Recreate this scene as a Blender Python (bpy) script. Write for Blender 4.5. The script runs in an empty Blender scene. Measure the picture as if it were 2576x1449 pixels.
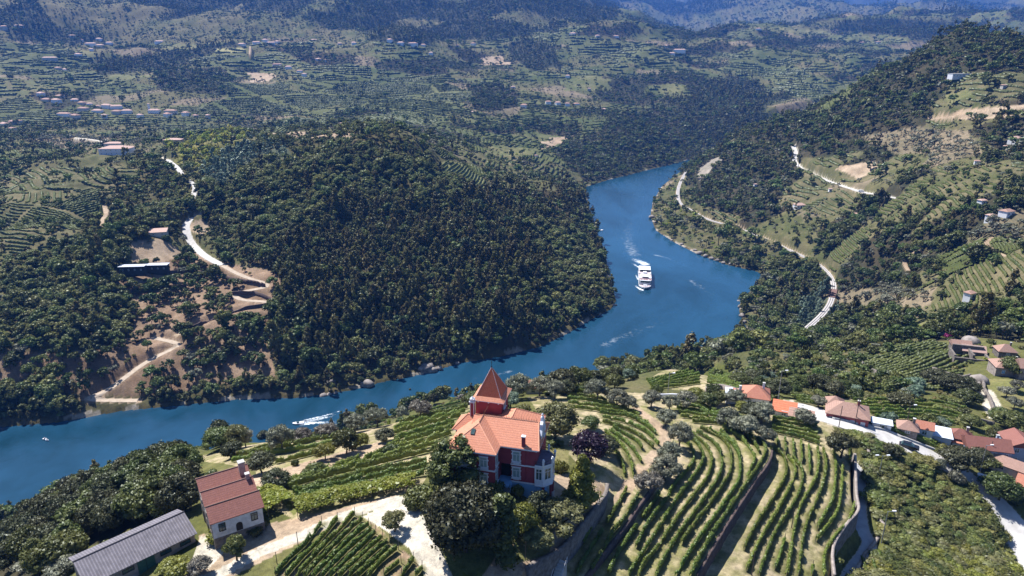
# Valley with a river bend, vineyard terraces and a red mansion
import bpy, bmesh, math, random
import numpy as np
from mathutils import Vector, Matrix
R = math.radians
rng = np.random.default_rng(7)
random.seed(7)
scene = bpy.context.scene
COL = scene.collection

# ------------------------------------------------------------------ camera
H0, PITCH, F, CU, CV = 200.0, R(19.0), 1718.0, 1288.0, 724.5
SP, CP = math.sin(PITCH), math.cos(PITCH)
cam_d = bpy.data.cameras.new('camera'); cam = bpy.data.objects.new('camera', cam_d); COL.objects.link(cam)
cam.location = (0, 0, H0); cam.rotation_euler = (R(90) - PITCH, 0, 0)
cam_d.sensor_width = 36; cam_d.lens = F / 2576 * 36; cam_d.clip_start = 1; cam_d.clip_end = 30000
scene.camera = cam

def PD(u, v, D):
    a, b = (u - CU) / F, (v - CV) / F
    return np.array((a * D, (CP - b * SP) * D, H0 - (SP + b * CP) * D))
def PZ(u, v, z):
    b = (v - CV) / F
    return PD(u, v, (H0 - z) / (SP + b * CP))
def proj(x, y, z):
    dz = z - H0
    d = y * CP - dz * SP
    w = y * SP + dz * CP
    d = np.where(d > 1, d, 1)
    return CU + F * x / d, CV - F * w / d, d

# ------------------------------------------------------------------ noise
def _hash(ix, iy, s):
    n = (ix.astype(np.int64) * 374761393 + iy.astype(np.int64) * 668265263 + s * 974634347) & 0x7fffffff
    n = ((n ^ (n >> 13)) * 1274126177) & 0x7fffffff
    n = (n ^ (n >> 16)) & 0xffffff
    return n / float(0xffffff)
def vnoise(x, y, s=0):
    ix, iy = np.floor(x), np.floor(y)
    fx, fy = x - ix, y - iy
    fx = fx * fx * (3 - 2 * fx); fy = fy * fy * (3 - 2 * fy)
    a = _hash(ix, iy, s); b = _hash(ix + 1, iy, s); c = _hash(ix, iy + 1, s); d = _hash(ix + 1, iy + 1, s)
    return (a * (1 - fx) + b * fx) * (1 - fy) + (c * (1 - fx) + d * fx) * fy
def fbm(x, y, scale, octs=4, s=0):
    t = 0; amp = 1; tot = 0
    for o in range(octs):
        t = t + amp * vnoise(x / scale + 17.3 * o, y / scale - 9.1 * o, s + o); tot += amp
        amp *= .5; scale *= .5
    return t / tot * 2 - 1

# ------------------------------------------------------------------ river outline (photo pixel at water level -> world)
FARBANK = [(-1500, 1290), (-600, 1150), (0, 1075), (150, 1062), (300, 1035), (450, 1020), (600, 1005), (760, 1000), (870, 985), (960, 962), (1080, 938), (1160, 913),
           (1260, 897), (1360, 872), (1430, 838), (1490, 802), (1538, 777), (1550, 757), (1530, 682), (1524, 640), (1500, 580), (1482, 520), (1474, 470),
           (1540, 450), (1640, 425), (1700, 411), (1745, 398)]
NEARBANK = [(1757, 402), (1705, 437), (1664, 470), (1641, 510), (1636, 545), (1650, 580), (1700, 612), (1760, 642), (1830, 667), (1900, 682), (1922, 692),
            (1900, 720), (1862, 757), (1860, 790), (1878, 826), (1850, 847), (1790, 867), (1700, 884), (1600, 905), (1500, 935), (1450, 953), (1300, 988),
            (1150, 1010), (1000, 1042), (800, 1090), (600, 1130), (250, 1230), (0, 1300), (-600, 1490), (-1000, 1620)]
fb = [PZ(u, v, 0)[:2] for u, v in FARBANK]; nb = [PZ(u, v, 0)[:2] for u, v in NEARBANK]
RIVER = np.array(fb + [np.array((560, 1530)), np.array((950, 1720)), np.array((1600, 1900)), np.array((1600, 1750)), np.array((960, 1580)), np.array((640, 1400)), np.array((430, 1290))] + nb)

def inside(px, py, poly):
    r = np.zeros(px.shape, bool)
    n = len(poly)
    for i in range(n):
        x0, y0 = poly[i]; x1, y1 = poly[(i + 1) % n]
        if y0 == y1: continue
        c = ((y0 > py) != (y1 > py)) & (px < (x1 - x0) * (py - y0) / (y1 - y0) + x0)
        r ^= c
    return r
def seg_dist(px, py, pts, closed=True):
    best = np.full(px.shape, 1e18)
    n = len(pts)
    for i in range(n if closed else n - 1):
        x0, y0 = pts[i]; x1, y1 = pts[(i + 1) % n]
        dx, dy = x1 - x0, y1 - y0
        t = np.clip(((px - x0) * dx + (py - y0) * dy) / max(dx * dx + dy * dy, 1e-9), 0, 1)
        best = np.minimum(best, (px - x0 - t * dx) ** 2 + (py - y0 - t * dy) ** 2)
    return np.sqrt(best)

# ------------------------------------------------------------------ terrain control points
# near ones: (u, v, elevation); far ones: (u, v, depth)
CZ = [(1290,1245,130.3),(1200,1350,129.5),(1020,1330,129),(1000,1449,127.5),(700,1449,126),(350,1400,124),(590,1340,125.5),(100,1449,110),(250,1250,85),(480,1200,110),
 (300,1180,65),(650,1150,115),(800,1104,109),(1000,1062,106),(1100,1050,112),(900,1170,121),(1250,1000,109),(1450,980,107),(1600,960,104),(1550,1100,119),(1700,1000,108),
 (1700,925,98),(1850,880,60),(1550,1320,122.5),(1700,1420,119),(1430,1440,123),(1900,1200,115.5),(2000,1100,114),(2100,1300,113),(2130,1420,110.5),(2180,1360,109.5),(2350,1300,105),
 (2080,1045,113),(2285,1125,110),(2450,1220,104),(2576,1400,98),(2400,1440,104),(2250,1449,106.5),(2300,1020,101),(2200,950,85),(2050,900,70),(2400,950,92),(2560,1050,95),(2576,900,92),
 (1890,1000,110),(2480,1120,104),(1780,950,97),(1970,960,98),(820,1260,126.5),(1130,1180,127),(2150,1150,112.5),(700,1240,125),(500,1300,124),(560,1120,95),(430,1130,78),
 # right hillside across the bend
 (2300,800,60),(2150,760,25),(2500,760,80),(2576,650,92),(2300,600,66),(2000,480,50),(2250,500,76),(2500,500,102),(2576,330,132),(2030,830,13),(2095,740,13),(2060,665,13),(1930,602,13),
 (1850,570,13),(1730,500,13),(1722,440,13),(1780,545,13),(2010,900,52),(2100,850,38),(2200,680,36),
 # hill on the far bank
 (1260,850,12),(1000,640,43),(950,500,72),(900,385,103),(1000,345,112),(750,400,97),(620,380,86),(500,620,42),(500,850,22),(500,700,38),(400,590,56),(480,470,74),(100,500,66),(0,600,58),
 (0,850,32),(200,650,52),(200,900,22),(1400,600,22),(1450,700,14),(1300,560,40),(1400,480,37),(1200,450,52),(700,900,14),(300,800,30),(850,800,24),(1250,720,26),(650,620,52),(800,640,44),(1120,380,88)]
CD = [(280,380,900),(20,420,860),(1350,400,1120),(1300,300,1500),(1250,200,1900),(1000,220,1750),(1300,120,2300),(1300,0,2900),(700,110,2100),(640,190,1800),(250,280,1400),(480,300,1350),
 (100,150,1900),(100,0,2500),(1600,350,1370),(1550,300,1500),(1700,250,1700),(1720,330,1500),(1750,280,1650),(2100,25,6000),(1800,10,6500),(2500,40,5200),(2200,75,2600),(2000,112,2300),
 (1850,200,1900),(2050,250,1700),(1900,130,2200),(1650,130,2300),(1600,200,1950),(1500,60,2700),(900,20,2700),(500,60,2500),(300,110,2150),(700,290,1400),(950,300,1250),(60,260,1450),(850,120,2150),
 (1100,150,2050),(1480,260,1650),(-300,100,2100),(-300,300,1300),(-300,500,700),(-300,800,480),
 (1790,385,1200),(1870,330,1150),(2000,300,1100),(2200,190,1050),(2400,88,950),(2576,118,900),(2440,190,800),(2300,330,760),(2000,400,900),(2150,470,720),(2576,200,720),(2800,60,1000),(2800,300,700),
 (2250,30,5600),(1650,60,3200),(1750,95,2750),(2450,100,2500),(2350,180,1000),(2900,700,420),(2900,1000,230)]
# places the camera cannot see: (x, y, z)
CW = [(0,30,124),(-60,30,118),(70,40,122),(-150,60,85),(120,50,108),(0,-150,120),(-250,-100,60),(250,-100,90),(-160,120,60),(-62,205,58),(-20,262,42),(30,300,32),(92,300,44),(150,330,36),
 (-40,330,22),(-120,250,22),(-200,190,22),(-300,120,45),(230,200,90),(300,200,85),(300,100,85),(-112,172,66),(430,300,100),(600,600,160),(800,900,240),(700,1200,150),(900,1300,150),(500,1250,45),(1500,1000,300),
 (1300,500,220),(1200,2100,90),(1800,2300,150),(300,1700,70),(-2200,1600,180),(-2500,3000,500),(0,3800,600),(1000,4500,260),(3000,3500,330),(2500,6500,700),(-1200,4200,640),(5000,6000,700),(0,8000,900),(-3500,6500,800),(4000,2000,400),(3000,8500,900),(-1500,300,200),(-1200,-300,200),(1500,-300,200),(-800,700,90)]
cpts = [PZ(u, v, z) for u, v, z in CZ] + [PD(u, v, d) for u, v, d in CD] + [np.array(c, float) for c in CW]
for i, p in enumerate(fb[::1]): cpts.append(np.array((p[0], p[1], .5)))
for i, p in enumerate(nb[::1]): cpts.append(np.array((p[0], p[1], .5)))
cpts = np.array(cpts)
# thin out coincident points, then biharmonic-ish RBF (linear kernel, stretched coordinates so far land stays smooth)
def kern(d2): return np.sqrt(d2 + 36.0)
def warp(x, y):
    r = np.hypot(x, y) + 1e-6
    k = 420 * np.log1p(r / 420) / r
    return x * k, y * k
wx, wy = warp(cpts[:, 0], cpts[:, 1])
K = kern((wx[:, None] - wx[None]) ** 2 + (wy[:, None] - wy[None]) ** 2)
NCP = len(cpts)
A_ = np.zeros((NCP + 3, NCP + 3)); A_[:NCP, :NCP] = K - np.eye(NCP) * .6; A_[:NCP, NCP] = 1; A_[:NCP, NCP + 1] = wx; A_[:NCP, NCP + 2] = wy; A_[NCP:, :NCP] = A_[:NCP, NCP:].T
WRBF = np.linalg.solve(A_, np.concatenate([cpts[:, 2], np.zeros(3)]))
def base_h(x, y):
    s = x.shape; x = x.ravel(); y = y.ravel(); out = np.empty(x.size)
    for i in range(0, x.size, 60000):
        qx, qy = warp(x[i:i + 60000], y[i:i + 60000])
        d2 = (qx[:, None] - wx[None]) ** 2 + (qy[:, None] - wy[None]) ** 2
        out[i:i + 60000] = kern(d2) @ WRBF[:NCP] + WRBF[NCP] + WRBF[NCP + 1] * qx + WRBF[NCP + 2] * qy
    return out.reshape(s)

# ------------------------------------------------------------------ terraces (raised or lowered ground with a dry-stone edge), pixel outlines
def smooth(t): t = np.clip(t, 0, 1); return t * t * (3 - 2 * t)
GARDEN_PX = [(1527,1228),(1520,1268),(1500,1300),(1478,1330),(1455,1360),(1425,1392),(1392,1418),(1350,1440),(1320,1462)]
TERR_PX = [(1935,1118),(1940,1150),(1930,1180),(1905,1215),(1868,1272),(1832,1330),(1795,1390),(1752,1462)]
TERR2_PX = [(1700,1130),(1690,1170),(1655,1215),(1608,1280),(1560,1340),(1510,1400),(1455,1465)]
LANEW_PX = [(2122,1108),(2146,1130),(2150,1200),(2152,1260),(2155,1303),(2122,1345),(2092,1398),(2096,1470)]
def smooth_line(pts, per=6):
    """Catmull-Rom through the points, dense."""
    P = np.array(pts, float); P = np.vstack([2 * P[0] - P[1], P, 2 * P[-1] - P[-2]]); out = []
    for i in range(1, len(P) - 2):
        for k in range(per):
            t = k / per
            out.append(.5 * (2 * P[i] + (P[i + 1] - P[i - 1]) * t + (2 * P[i - 1] - 5 * P[i] + 4 * P[i + 1] - P[i + 2]) * t * t + (3 * P[i] - P[i - 1] - 3 * P[i + 1] + P[i + 2]) * t ** 3))
    out.append(P[-2]); return np.array(out)
def march_base(pts):
    """pixel -> world on the base surface (before steps and roads)"""
    t = np.geomspace(40, 4000, 1400); out = []
    b0 = np.array([PD(u, v, 1.0) - np.array((0, 0, H0)) for u, v in pts])
    for d in b0:
        q = d[None] * t[:, None]; z = H0 + q[:, 2]
        h = base_h(q[:, 0], q[:, 1]); k = np.argmax(z < h)
        if k == 0: k = len(t) - 1
        f0, f1 = z[k - 1] - h[k - 1], z[k] - h[k]; w = f0 / (f0 - f1 + 1e-9)
        tt = t[k - 1] + (t[k] - t[k - 1]) * w
        out.append((d[0] * tt, d[1] * tt, H0 + d[2] * tt))
    return np.array(out)
def polyline_near(px, py, pts):
    """distance, signed side (+ = left of travel), parameter 0..1, height along"""
    best = np.full(px.shape, 1e18); side = np.zeros(px.shape); par = np.zeros(px.shape); hh = np.zeros(px.shape)
    L = np.concatenate([[0], np.cumsum(np.hypot(*(pts[1:, :2] - pts[:-1, :2]).T))])
    for i in range(len(pts) - 1):
        x0, y0 = pts[i, :2]; x1, y1 = pts[i + 1, :2]; dx, dy = x1 - x0, y1 - y0
        t = np.clip(((px - x0) * dx + (py - y0) * dy) / max(dx * dx + dy * dy, 1e-9), 0, 1)
        ex, ey = px - x0 - t * dx, py - y0 - t * dy; d2 = ex * ex + ey * ey
        m = d2 < best
        best = np.where(m, d2, best); side = np.where(m, np.sign(dx * ey - dy * ex), side)
        par = np.where(m, L[i] + t * (L[i + 1] - L[i]), par); hh = np.where(m, pts[i, 2] * (1 - t) + pts[i + 1, 2] * t, hh)
    return np.sqrt(best), side, par, L[-1], hh
# steps: name, pixel line (higher ground on the LEFT of the picture), up, down, fade lengths, end taper
STEPS = [('garden', GARDEN_PX, 1.3, 1.9, 14, 7, 8), ('terrace', TERR_PX, 1.5, 1.6, 9, 7, 6), ('bank', TERR2_PX, .9, .8, 6, 6, 8), ('lane', LANEW_PX, 1.0, 2.6, 8, 9, 7)]
STEPW = {nm: march_base(smooth_line(px, 4)) for nm, px, *_ in STEPS}
# ways: name, pixel centre line, width, colour class
ROADS = [
 ('village_road', [(1990,1022),(2040,1036),(2080,1048),(2130,1064),(2180,1080),(2230,1098),(2280,1118),(2330,1142),(2380,1170),(2430,1202),(2480,1245),(2530,1300),(2570,1360),(2610,1430),(2650,1500)], 6.6),
 ('walled_lane', [(2128,1112),(2163,1150),(2168,1200),(2170,1260),(2178,1300),(2196,1330),(2180,1362),(2150,1400),(2128,1450),(2110,1500)], 2.5),
 ('hillside_road', [(1995,368),(2002,385),(1998,408),(2020,428),(2050,442),(2080,455),(2110,466),(2140,476),(2180,487),(2220,492),(2256,500)], 5.5),
 ('forest_road', [(420,402),(445,420),(458,440),(475,455),(492,468),(488,485),(482,505)], 5.0),
 ('steep_road', [(500,545),(478,552),(468,570),(472,592),(482,612),(500,632),(525,650),(560,668)], 6.0),
 ('zigzag_track', [(560,668),(600,690),(640,705),(665,712),(672,722),(640,728),(600,735),(585,742),(610,755),(650,758),(690,762),(640,775),(580,792),(530,812),(480,832),(445,842)], 4.0),
 ('lower_track', [(385,850),(430,860),(452,868),(420,885),(380,905),(340,930),(300,962),(260,988),(215,1003),(280,1008),(350,1008)], 4.0),
 ('farm_track', [(470,1470),(560,1440),(640,1395),(700,1370),(760,1348),(810,1322),(860,1300),(920,1280),(985,1262),(1040,1252)], 1.9),
 ('vineyard_path', [(1600,1030),(1640,1058),(1668,1085),(1672,1110),(1650,1140),(1625,1165),(1590,1205),(1560,1260)], 2.2),
 ('east_driveway', [(2478,985),(2488,1005),(2500,1030),(2512,1052)], 5.0),
 ('upper_track', [(190,346),(240,352),(290,366),(330,378),(380,390),(420,402)], 4.5),
 ('hill_path', [(2576,268),(2500,272),(2440,280),(2400,292),(2340,300)], 6.0),
 ('terrace_track', [(2310,625),(2290,640),(2275,660),(2285,680)], 2.6), ('terrace_path', [(2500,598),(2480,612),(2500,632),(2540,650)], 2.6), ('orchard_path', [(630,116),(629,126),(628,138)], 6.0), ('dirt_way', [(262,515),(268,535),(258,555),(262,580)], 3.5),
]
RAIL_PX = [(1728,430),(1716,450),(1706,475),(1706,500),(1715,515),(1740,530),(1765,545),(1790,556),(1850,572),(1900,592),(1940,608),(1990,632),(2030,650),(2062,668),(2085,690),(2097,715),(2094,745),(2085,770),(2065,795),(2040,818),(2008,846)]
ROADW = {nm: (march_base(smooth_line(px, 5)), w) for nm, px, w in ROADS}
RAILW = np.array([PZ(u, v, 13.0) for u, v in smooth_line(RAIL_PX, 5)])
ROADW['railway'] = (RAILW, 4.4)
def relax(z, k):
    z = z.copy()
    for _ in range(k): z[1:-1] = (z[:-2] + z[1:-1] * 2 + z[2:]) / 4
    return z
for nm in ROADW:
    P, w = ROADW[nm]; P = P.copy()
    for ax in (0, 1, 2): P[:, ax] = relax(P[:, ax], 12 if ax == 2 else 3)
    ROADW[nm] = (P, w)

def terrain_h(x, y):
    h = base_h(x, y)
    r = np.hypot(x, y)
    sd = seg_dist(x, y, RIVER) * np.where(inside(x, y, RIVER), -1, 1)
    amp = np.interp(r, [0, 150, 260, 420, 900, 1600, 2600, 5000, 9000], [.12, .25, .6, 8.0, 13, 14, 34, 110, 160])
    scl = np.interp(r, [0, 260, 900, 2600, 6000], [14, 22, 70, 260, 800])
    nz = fbm(x, y, 16, 4, 3) * np.interp(r, [0, 200, 500, 5000], [.3, .5, .8, 0])
    big = np.where(r < 300, fbm(x, y, 22, 3, 11), np.where(r < 1500, 1 - 2.2 * np.abs(fbm(x, y, 120, 4, 21)) - .35, 0))
    far = fbm(x, y, 330, 5, 31); vf = fbm(x, y, 1100, 5, 41)
    k = smooth((sd - 6) / 50)
    h = h + (nz + big * amp * (r < 1500) * smooth((1500 - r) / 500) + (far * np.interp(r, [0, 900, 1800, 3000, 9000], [0, 0, 30, 105, 110])) + vf * np.interp(r, [0, 2500, 4500, 9000], [0, 0, 90, 170])) * k
    # river bed and banks
    land = np.clip(sd, 0, None)
    h = np.where(sd > 0, np.minimum(np.maximum(h, np.minimum(.25 + .1 * land, 3.0)), .5 + .95 * land), np.maximum(-1.0 + .22 * sd, -9))
    near = r < 330
    if near.any():
        xs, ys, hs = x[near], y[near], h[near]
        for nm, px, up, dn, lu, ld, tp in STEPS:
            d, side, par, L, hh = polyline_near(xs, ys, STEPW[nm])
            # pixel lines run downwards in the picture, i.e. towards the camera: higher ground lies on the right of travel
            sgn = -side * d
            taper = smooth(par / tp) * (smooth((L - par) / tp) if nm in ('bank',) else 1)
            q = smooth(sgn / .55 + .5)
            hs = hs + taper * (q * up * np.exp(-d / lu) - (1 - q) * dn * np.exp(-d / ld))
        h = h.copy(); h[near] = hs
    for nm, (P, w) in ROADW.items():
        lo, hi = P[:, :2].min(0) - 14, P[:, :2].max(0) + 14
        m = (x > lo[0]) & (x < hi[0]) & (y > lo[1]) & (y < hi[1])
        if not m.any(): continue
        d, side, par, L, hh = polyline_near(x[m], y[m], P)
        if nm == 'walled_lane': hh = hh - 3.6
        k = 1 - smooth((d - w * .5 - .2) / (1.2 if nm == 'walled_lane' else 3.5))
        hm = h[m]; h[m] = hm * (1 - k) + hh * k
    return h, sd

# ------------------------------------------------------------------ one ground sheet, finer near and in front
AZ = np.concatenate([np.linspace(-180, -75, 16)[:-1], np.linspace(-75, -42, 30)[:-1], np.linspace(-42, 42, 1150), np.linspace(42, 75, 30)[1:], np.linspace(75, 180, 16)[1:]]) * math.pi / 180
RR = np.concatenate([np.linspace(8, 60, 14)[:-1], np.geomspace(60, 330, 420)[:-1], np.geomspace(330, 4500, 620)[:-1], np.geomspace(4500, 16000, 60)])
NA, NR = len(AZ), len(RR)
GA, GR = np.meshgrid(AZ, RR)                       # [NR, NA]
GX, GY = np.sin(GA) * GR, np.cos(GA) * GR
GH, GSD = terrain_h(GX.ravel(), GY.ravel()); GH = GH.reshape(GX.shape); GSD = GSD.reshape(GX.shape)
AZI = np.arange(NA); RRI = np.arange(NR)
def gidx(x, y):
    a = np.interp(np.arctan2(x, y), AZ, AZI); r = np.interp(np.hypot(x, y), RR, RRI)
    i = np.clip(r.astype(int), 0, NR - 2); j = np.clip(a.astype(int), 0, NA - 2)
    return i, j, r - i, a - j
def gsample(A, x, y):
    x = np.asarray(x, float); y = np.asarray(y, float)
    i, j, fr, fa = gidx(x, y)
    return (A[i, j] * (1 - fa) + A[i, j + 1] * fa) * (1 - fr) + (A[i + 1, j] * (1 - fa) + A[i + 1, j + 1] * fa) * fr
def hz(x, y):
    return gsample(GH, x, y)
ELEV = (GH - H0) / GR
HORI = np.maximum.accumulate(ELEV, axis=0)         # skyline angle up to each ring: what the ground hides
def G(u, v, lift=0.0):
    """where the sight line of photo pixel (u, v) meets the ground"""
    a = (u - CU) / F; b = (v - CV) / F
    dx, dy, dzz = a, CP - b * SP, -(SP + b * CP)
    az = math.atan2(dx, dy); hr = math.hypot(dx, dy); sl = dzz / hr
    j = np.interp(az, AZ, AZI); j0 = min(int(j), NA - 2); f = j - j0
    e = ELEV[:, j0] * (1 - f) + ELEV[:, j0 + 1] * f
    e = e + lift / RR
    k = int(np.argmax(e >= sl))
    if k == 0: k = NR - 1
    e0, e1 = e[k - 1], e[k]; w = (sl - e0) / (e1 - e0 + 1e-12); w = min(max(w, 0), 1)
    r = RR[k - 1] + (RR[k] - RR[k - 1]) * w
    x, y = math.sin(az) * r, math.cos(az) * r
    return np.array((x, y, float(hz(x, y))))
def GP(pts): return np.array([G(u, v) for u, v in pts])
GU, GV, GD = proj(GX, GY, GH)
VISIBLE = ELEV >= HORI - 2e-3
# ------------------------------------------------------------------ materials
def new_mat(name):
    m = bpy.data.materials.new(name); m.use_nodes = True; nt = m.node_tree; nt.nodes.clear()
    out = nt.nodes.new('ShaderNodeOutputMaterial'); return m, nt, out
def N(nt, t, **kw):
    n = nt.nodes.new(t)
    for k, v in kw.items(): setattr(n, k, v)
    return n
def mixc(nt, fac, a, b, mode='MIX'):
    n = N(nt, 'ShaderNodeMix', data_type='RGBA', blend_type=mode)
    for idx, val in ((0, fac), (6, a), (7, b)):
        if isinstance(val, (int, float)): n.inputs[idx].default_value = val
        elif isinstance(val, (tuple, list)): n.inputs[idx].default_value = (*val[:3], 1)
        else: nt.links.new(val, n.inputs[idx])
    return n.outputs[2]
def ramp(nt, val, lo, hi, a=0., b=1.):
    n = N(nt, 'ShaderNodeMapRange'); n.inputs[1].default_value = lo; n.inputs[2].default_value = hi; n.inputs[3].default_value = a; n.inputs[4].default_value = b
    nt.links.new(val, n.inputs[0]); return n.outputs[0]
def noise(nt, scale, detail=4, rough=.6, coord='Object', dist=0., stretch=None):
    tc = N(nt, 'ShaderNodeTexCoord'); n = N(nt, 'ShaderNodeTexNoise'); n.inputs['Scale'].default_value = scale; n.inputs['Detail'].default_value = detail
    n.inputs['Roughness'].default_value = rough; n.inputs['Distortion'].default_value = dist
    src = tc.outputs[coord]
    if stretch:
        mp = N(nt, 'ShaderNodeMapping'); mp.inputs['Scale'].default_value = stretch; nt.links.new(src, mp.inputs[0]); src = mp.outputs[0]
    nt.links.new(src, n.inputs['Vector']); return n.outputs[0]
MATS = {}
CLEAR = []   # (x, y, radius) kept free of trees for buildings
def mat(name, col, col2=None, scale=1.5, rough=.8, bump=0., spec=.3, metal=0., detail=5, dist=0., stretch=None, lo=.35, hi=.65, bscale=None):
    """two-tone noise material"""
    if name in MATS: return MATS[name]
    m, nt, out = new_mat(name); b = N(nt, 'ShaderNodeBsdfPrincipled'); nt.links.new(b.outputs[0], out.inputs[0])
    b.inputs['Roughness'].default_value = rough; b.inputs['Specular IOR Level'].default_value = spec; b.inputs['Metallic'].default_value = metal
    col2 = col2 or tuple(c * .75 for c in col)
    nz = noise(nt, scale, detail, dist=dist, stretch=stretch)
    nt.links.new(mixc(nt, ramp(nt, nz, lo, hi), col, col2), b.inputs['Base Color'])
    if bump:
        bp = N(nt, 'ShaderNodeBump'); bp.inputs['Strength'].default_value = bump; bp.inputs['Distance'].default_value = .1
        nt.links.new(noise(nt, bscale or scale * 3, 4), bp.inputs['Height']); nt.links.new(bp.outputs[0], b.inputs['Normal'])
    MATS[name] = m; return m
def leaf_mat(name, col, col2, trans=.25, vary=.5, scale=.35, gloss=.08):
    """foliage: colour varies from plant to plant and from clump to clump, thin leaves let some sun through"""
    if name in MATS: return MATS[name]
    m, nt, out = new_mat(name)
    oi = N(nt, 'ShaderNodeObjectInfo')
    c = mixc(nt, ramp(nt, noise(nt, scale, 3), .35, .65), col, col2)
    hsv = N(nt, 'ShaderNodeHueSaturation'); nt.links.new(c, hsv.inputs['Color'])
    nt.links.new(ramp(nt, oi.outputs['Random'], 0, 1, 1 - vary * .75, 1 + vary), hsv.inputs['Value'])
    mm = N(nt, 'ShaderNodeMath', operation='MULTIPLY'); mm.inputs[1].default_value = 7.31; nt.links.new(oi.outputs['Random'], mm.inputs[0])
    fr = N(nt, 'ShaderNodeMath', operation='FRACT'); nt.links.new(mm.outputs[0], fr.inputs[0])
    nt.links.new(ramp(nt, fr.outputs[0], 0, 1, .5 - .035 * vary * 2, .5 + .03 * vary * 2), hsv.inputs['Hue'])
    d = N(nt, 'ShaderNodeBsdfDiffuse'); t = N(nt, 'ShaderNodeBsdfTranslucent'); g = N(nt, 'ShaderNodeBsdfGlossy'); g.inputs['Roughness'].default_value = .45
    nt.links.new(hsv.outputs[0], d.inputs[0]); nt.links.new(hsv.outputs[0], t.inputs[0]); g.inputs[0].default_value = (.8, .85, .8, 1)
    s1 = N(nt, 'ShaderNodeMixShader'); s1.inputs[0].default_value = trans; nt.links.new(d.outputs[0], s1.inputs[1]); nt.links.new(t.outputs[0], s1.inputs[2])
    s2 = N(nt, 'ShaderNodeMixShader'); s2.inputs[0].default_value = gloss * .35; nt.links.new(s1.outputs[0], s2.inputs[1]); nt.links.new(g.outputs[0], s2.inputs[2])
    nt.links.new(s2.outputs[0], out.inputs[0]); MATS[name] = m; return m
BARK = mat('bark', (.07, .055, .04), (.035, .028, .022), 4, .9)
BARKP = mat('pale_bark', (.2, .17, .13), (.1, .085, .07), 4, .9)

# ------------------------------------------------------------------ mesh helpers
def mesh_np(name, co, faces, mats=(), mi=None, smooth_=False):
    """faces: [n,3] or [n,4] array, or list of such arrays"""
    me = bpy.data.meshes.new(name); co = np.asarray(co, np.float32)
    fl = faces if isinstance(faces, list) else [faces]
    fl = [np.asarray(f, np.int32) for f in fl if len(f)]
    me.vertices.add(len(co)); me.vertices.foreach_set('co', co.ravel())
    li = np.concatenate([f.ravel() for f in fl]); tot = np.concatenate([np.full(len(f), f.shape[1], np.int32) for f in fl])
    st = np.concatenate([[0], np.cumsum(tot)[:-1]]).astype(np.int32)
    me.loops.add(len(li)); me.loops.foreach_set('vertex_index', li); me.polygons.add(len(tot)); me.polygons.foreach_set('loop_start', st); me.polygons.foreach_set('loop_total', tot)
    for m in mats: me.materials.append(m)
    if mi is not None: me.polygons.foreach_set('material_index', np.asarray(mi, np.int32))
    if smooth_: me.polygons.foreach_set('use_smooth', np.ones(len(tot), bool))
    me.update(calc_edges=True); return me
def link(name, me, parent=None, loc=None, rz=0):
    o = bpy.data.objects.new(name, me); COL.objects.link(o)
    if parent is not None: o.parent = parent
    if loc is not None: o.location = loc
    if rz: o.rotation_euler.z = rz
    return o
def tag(o, label=None, cat=None, group=None, kind=None):
    if label: o['label'] = label
    if cat: o['category'] = cat
    if group: o['group'] = group
    if kind: o['kind'] = kind
    return o
def empty(name, loc, rz=0):
    o = bpy.data.objects.new(name, None); COL.objects.link(o); o.location = loc; o.rotation_euler.z = rz; o.empty_display_size = .5; return o
def copy_tree(o, loc, rz=0, sc=1.0, label=None, group=None):
    r = o.copy(); COL.objects.link(r); r.location = loc; r.rotation_euler.z = rz; r.scale = (sc, sc, sc) if isinstance(sc, (int, float)) else sc
    if label: r['label'] = label
    if group: r['group'] = group
    for ch in list(o.children):
        c = ch.copy(); COL.objects.link(c); c.parent = r
        for g in list(ch.children):
            d = g.copy(); COL.objects.link(d); d.parent = c
    return r
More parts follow.
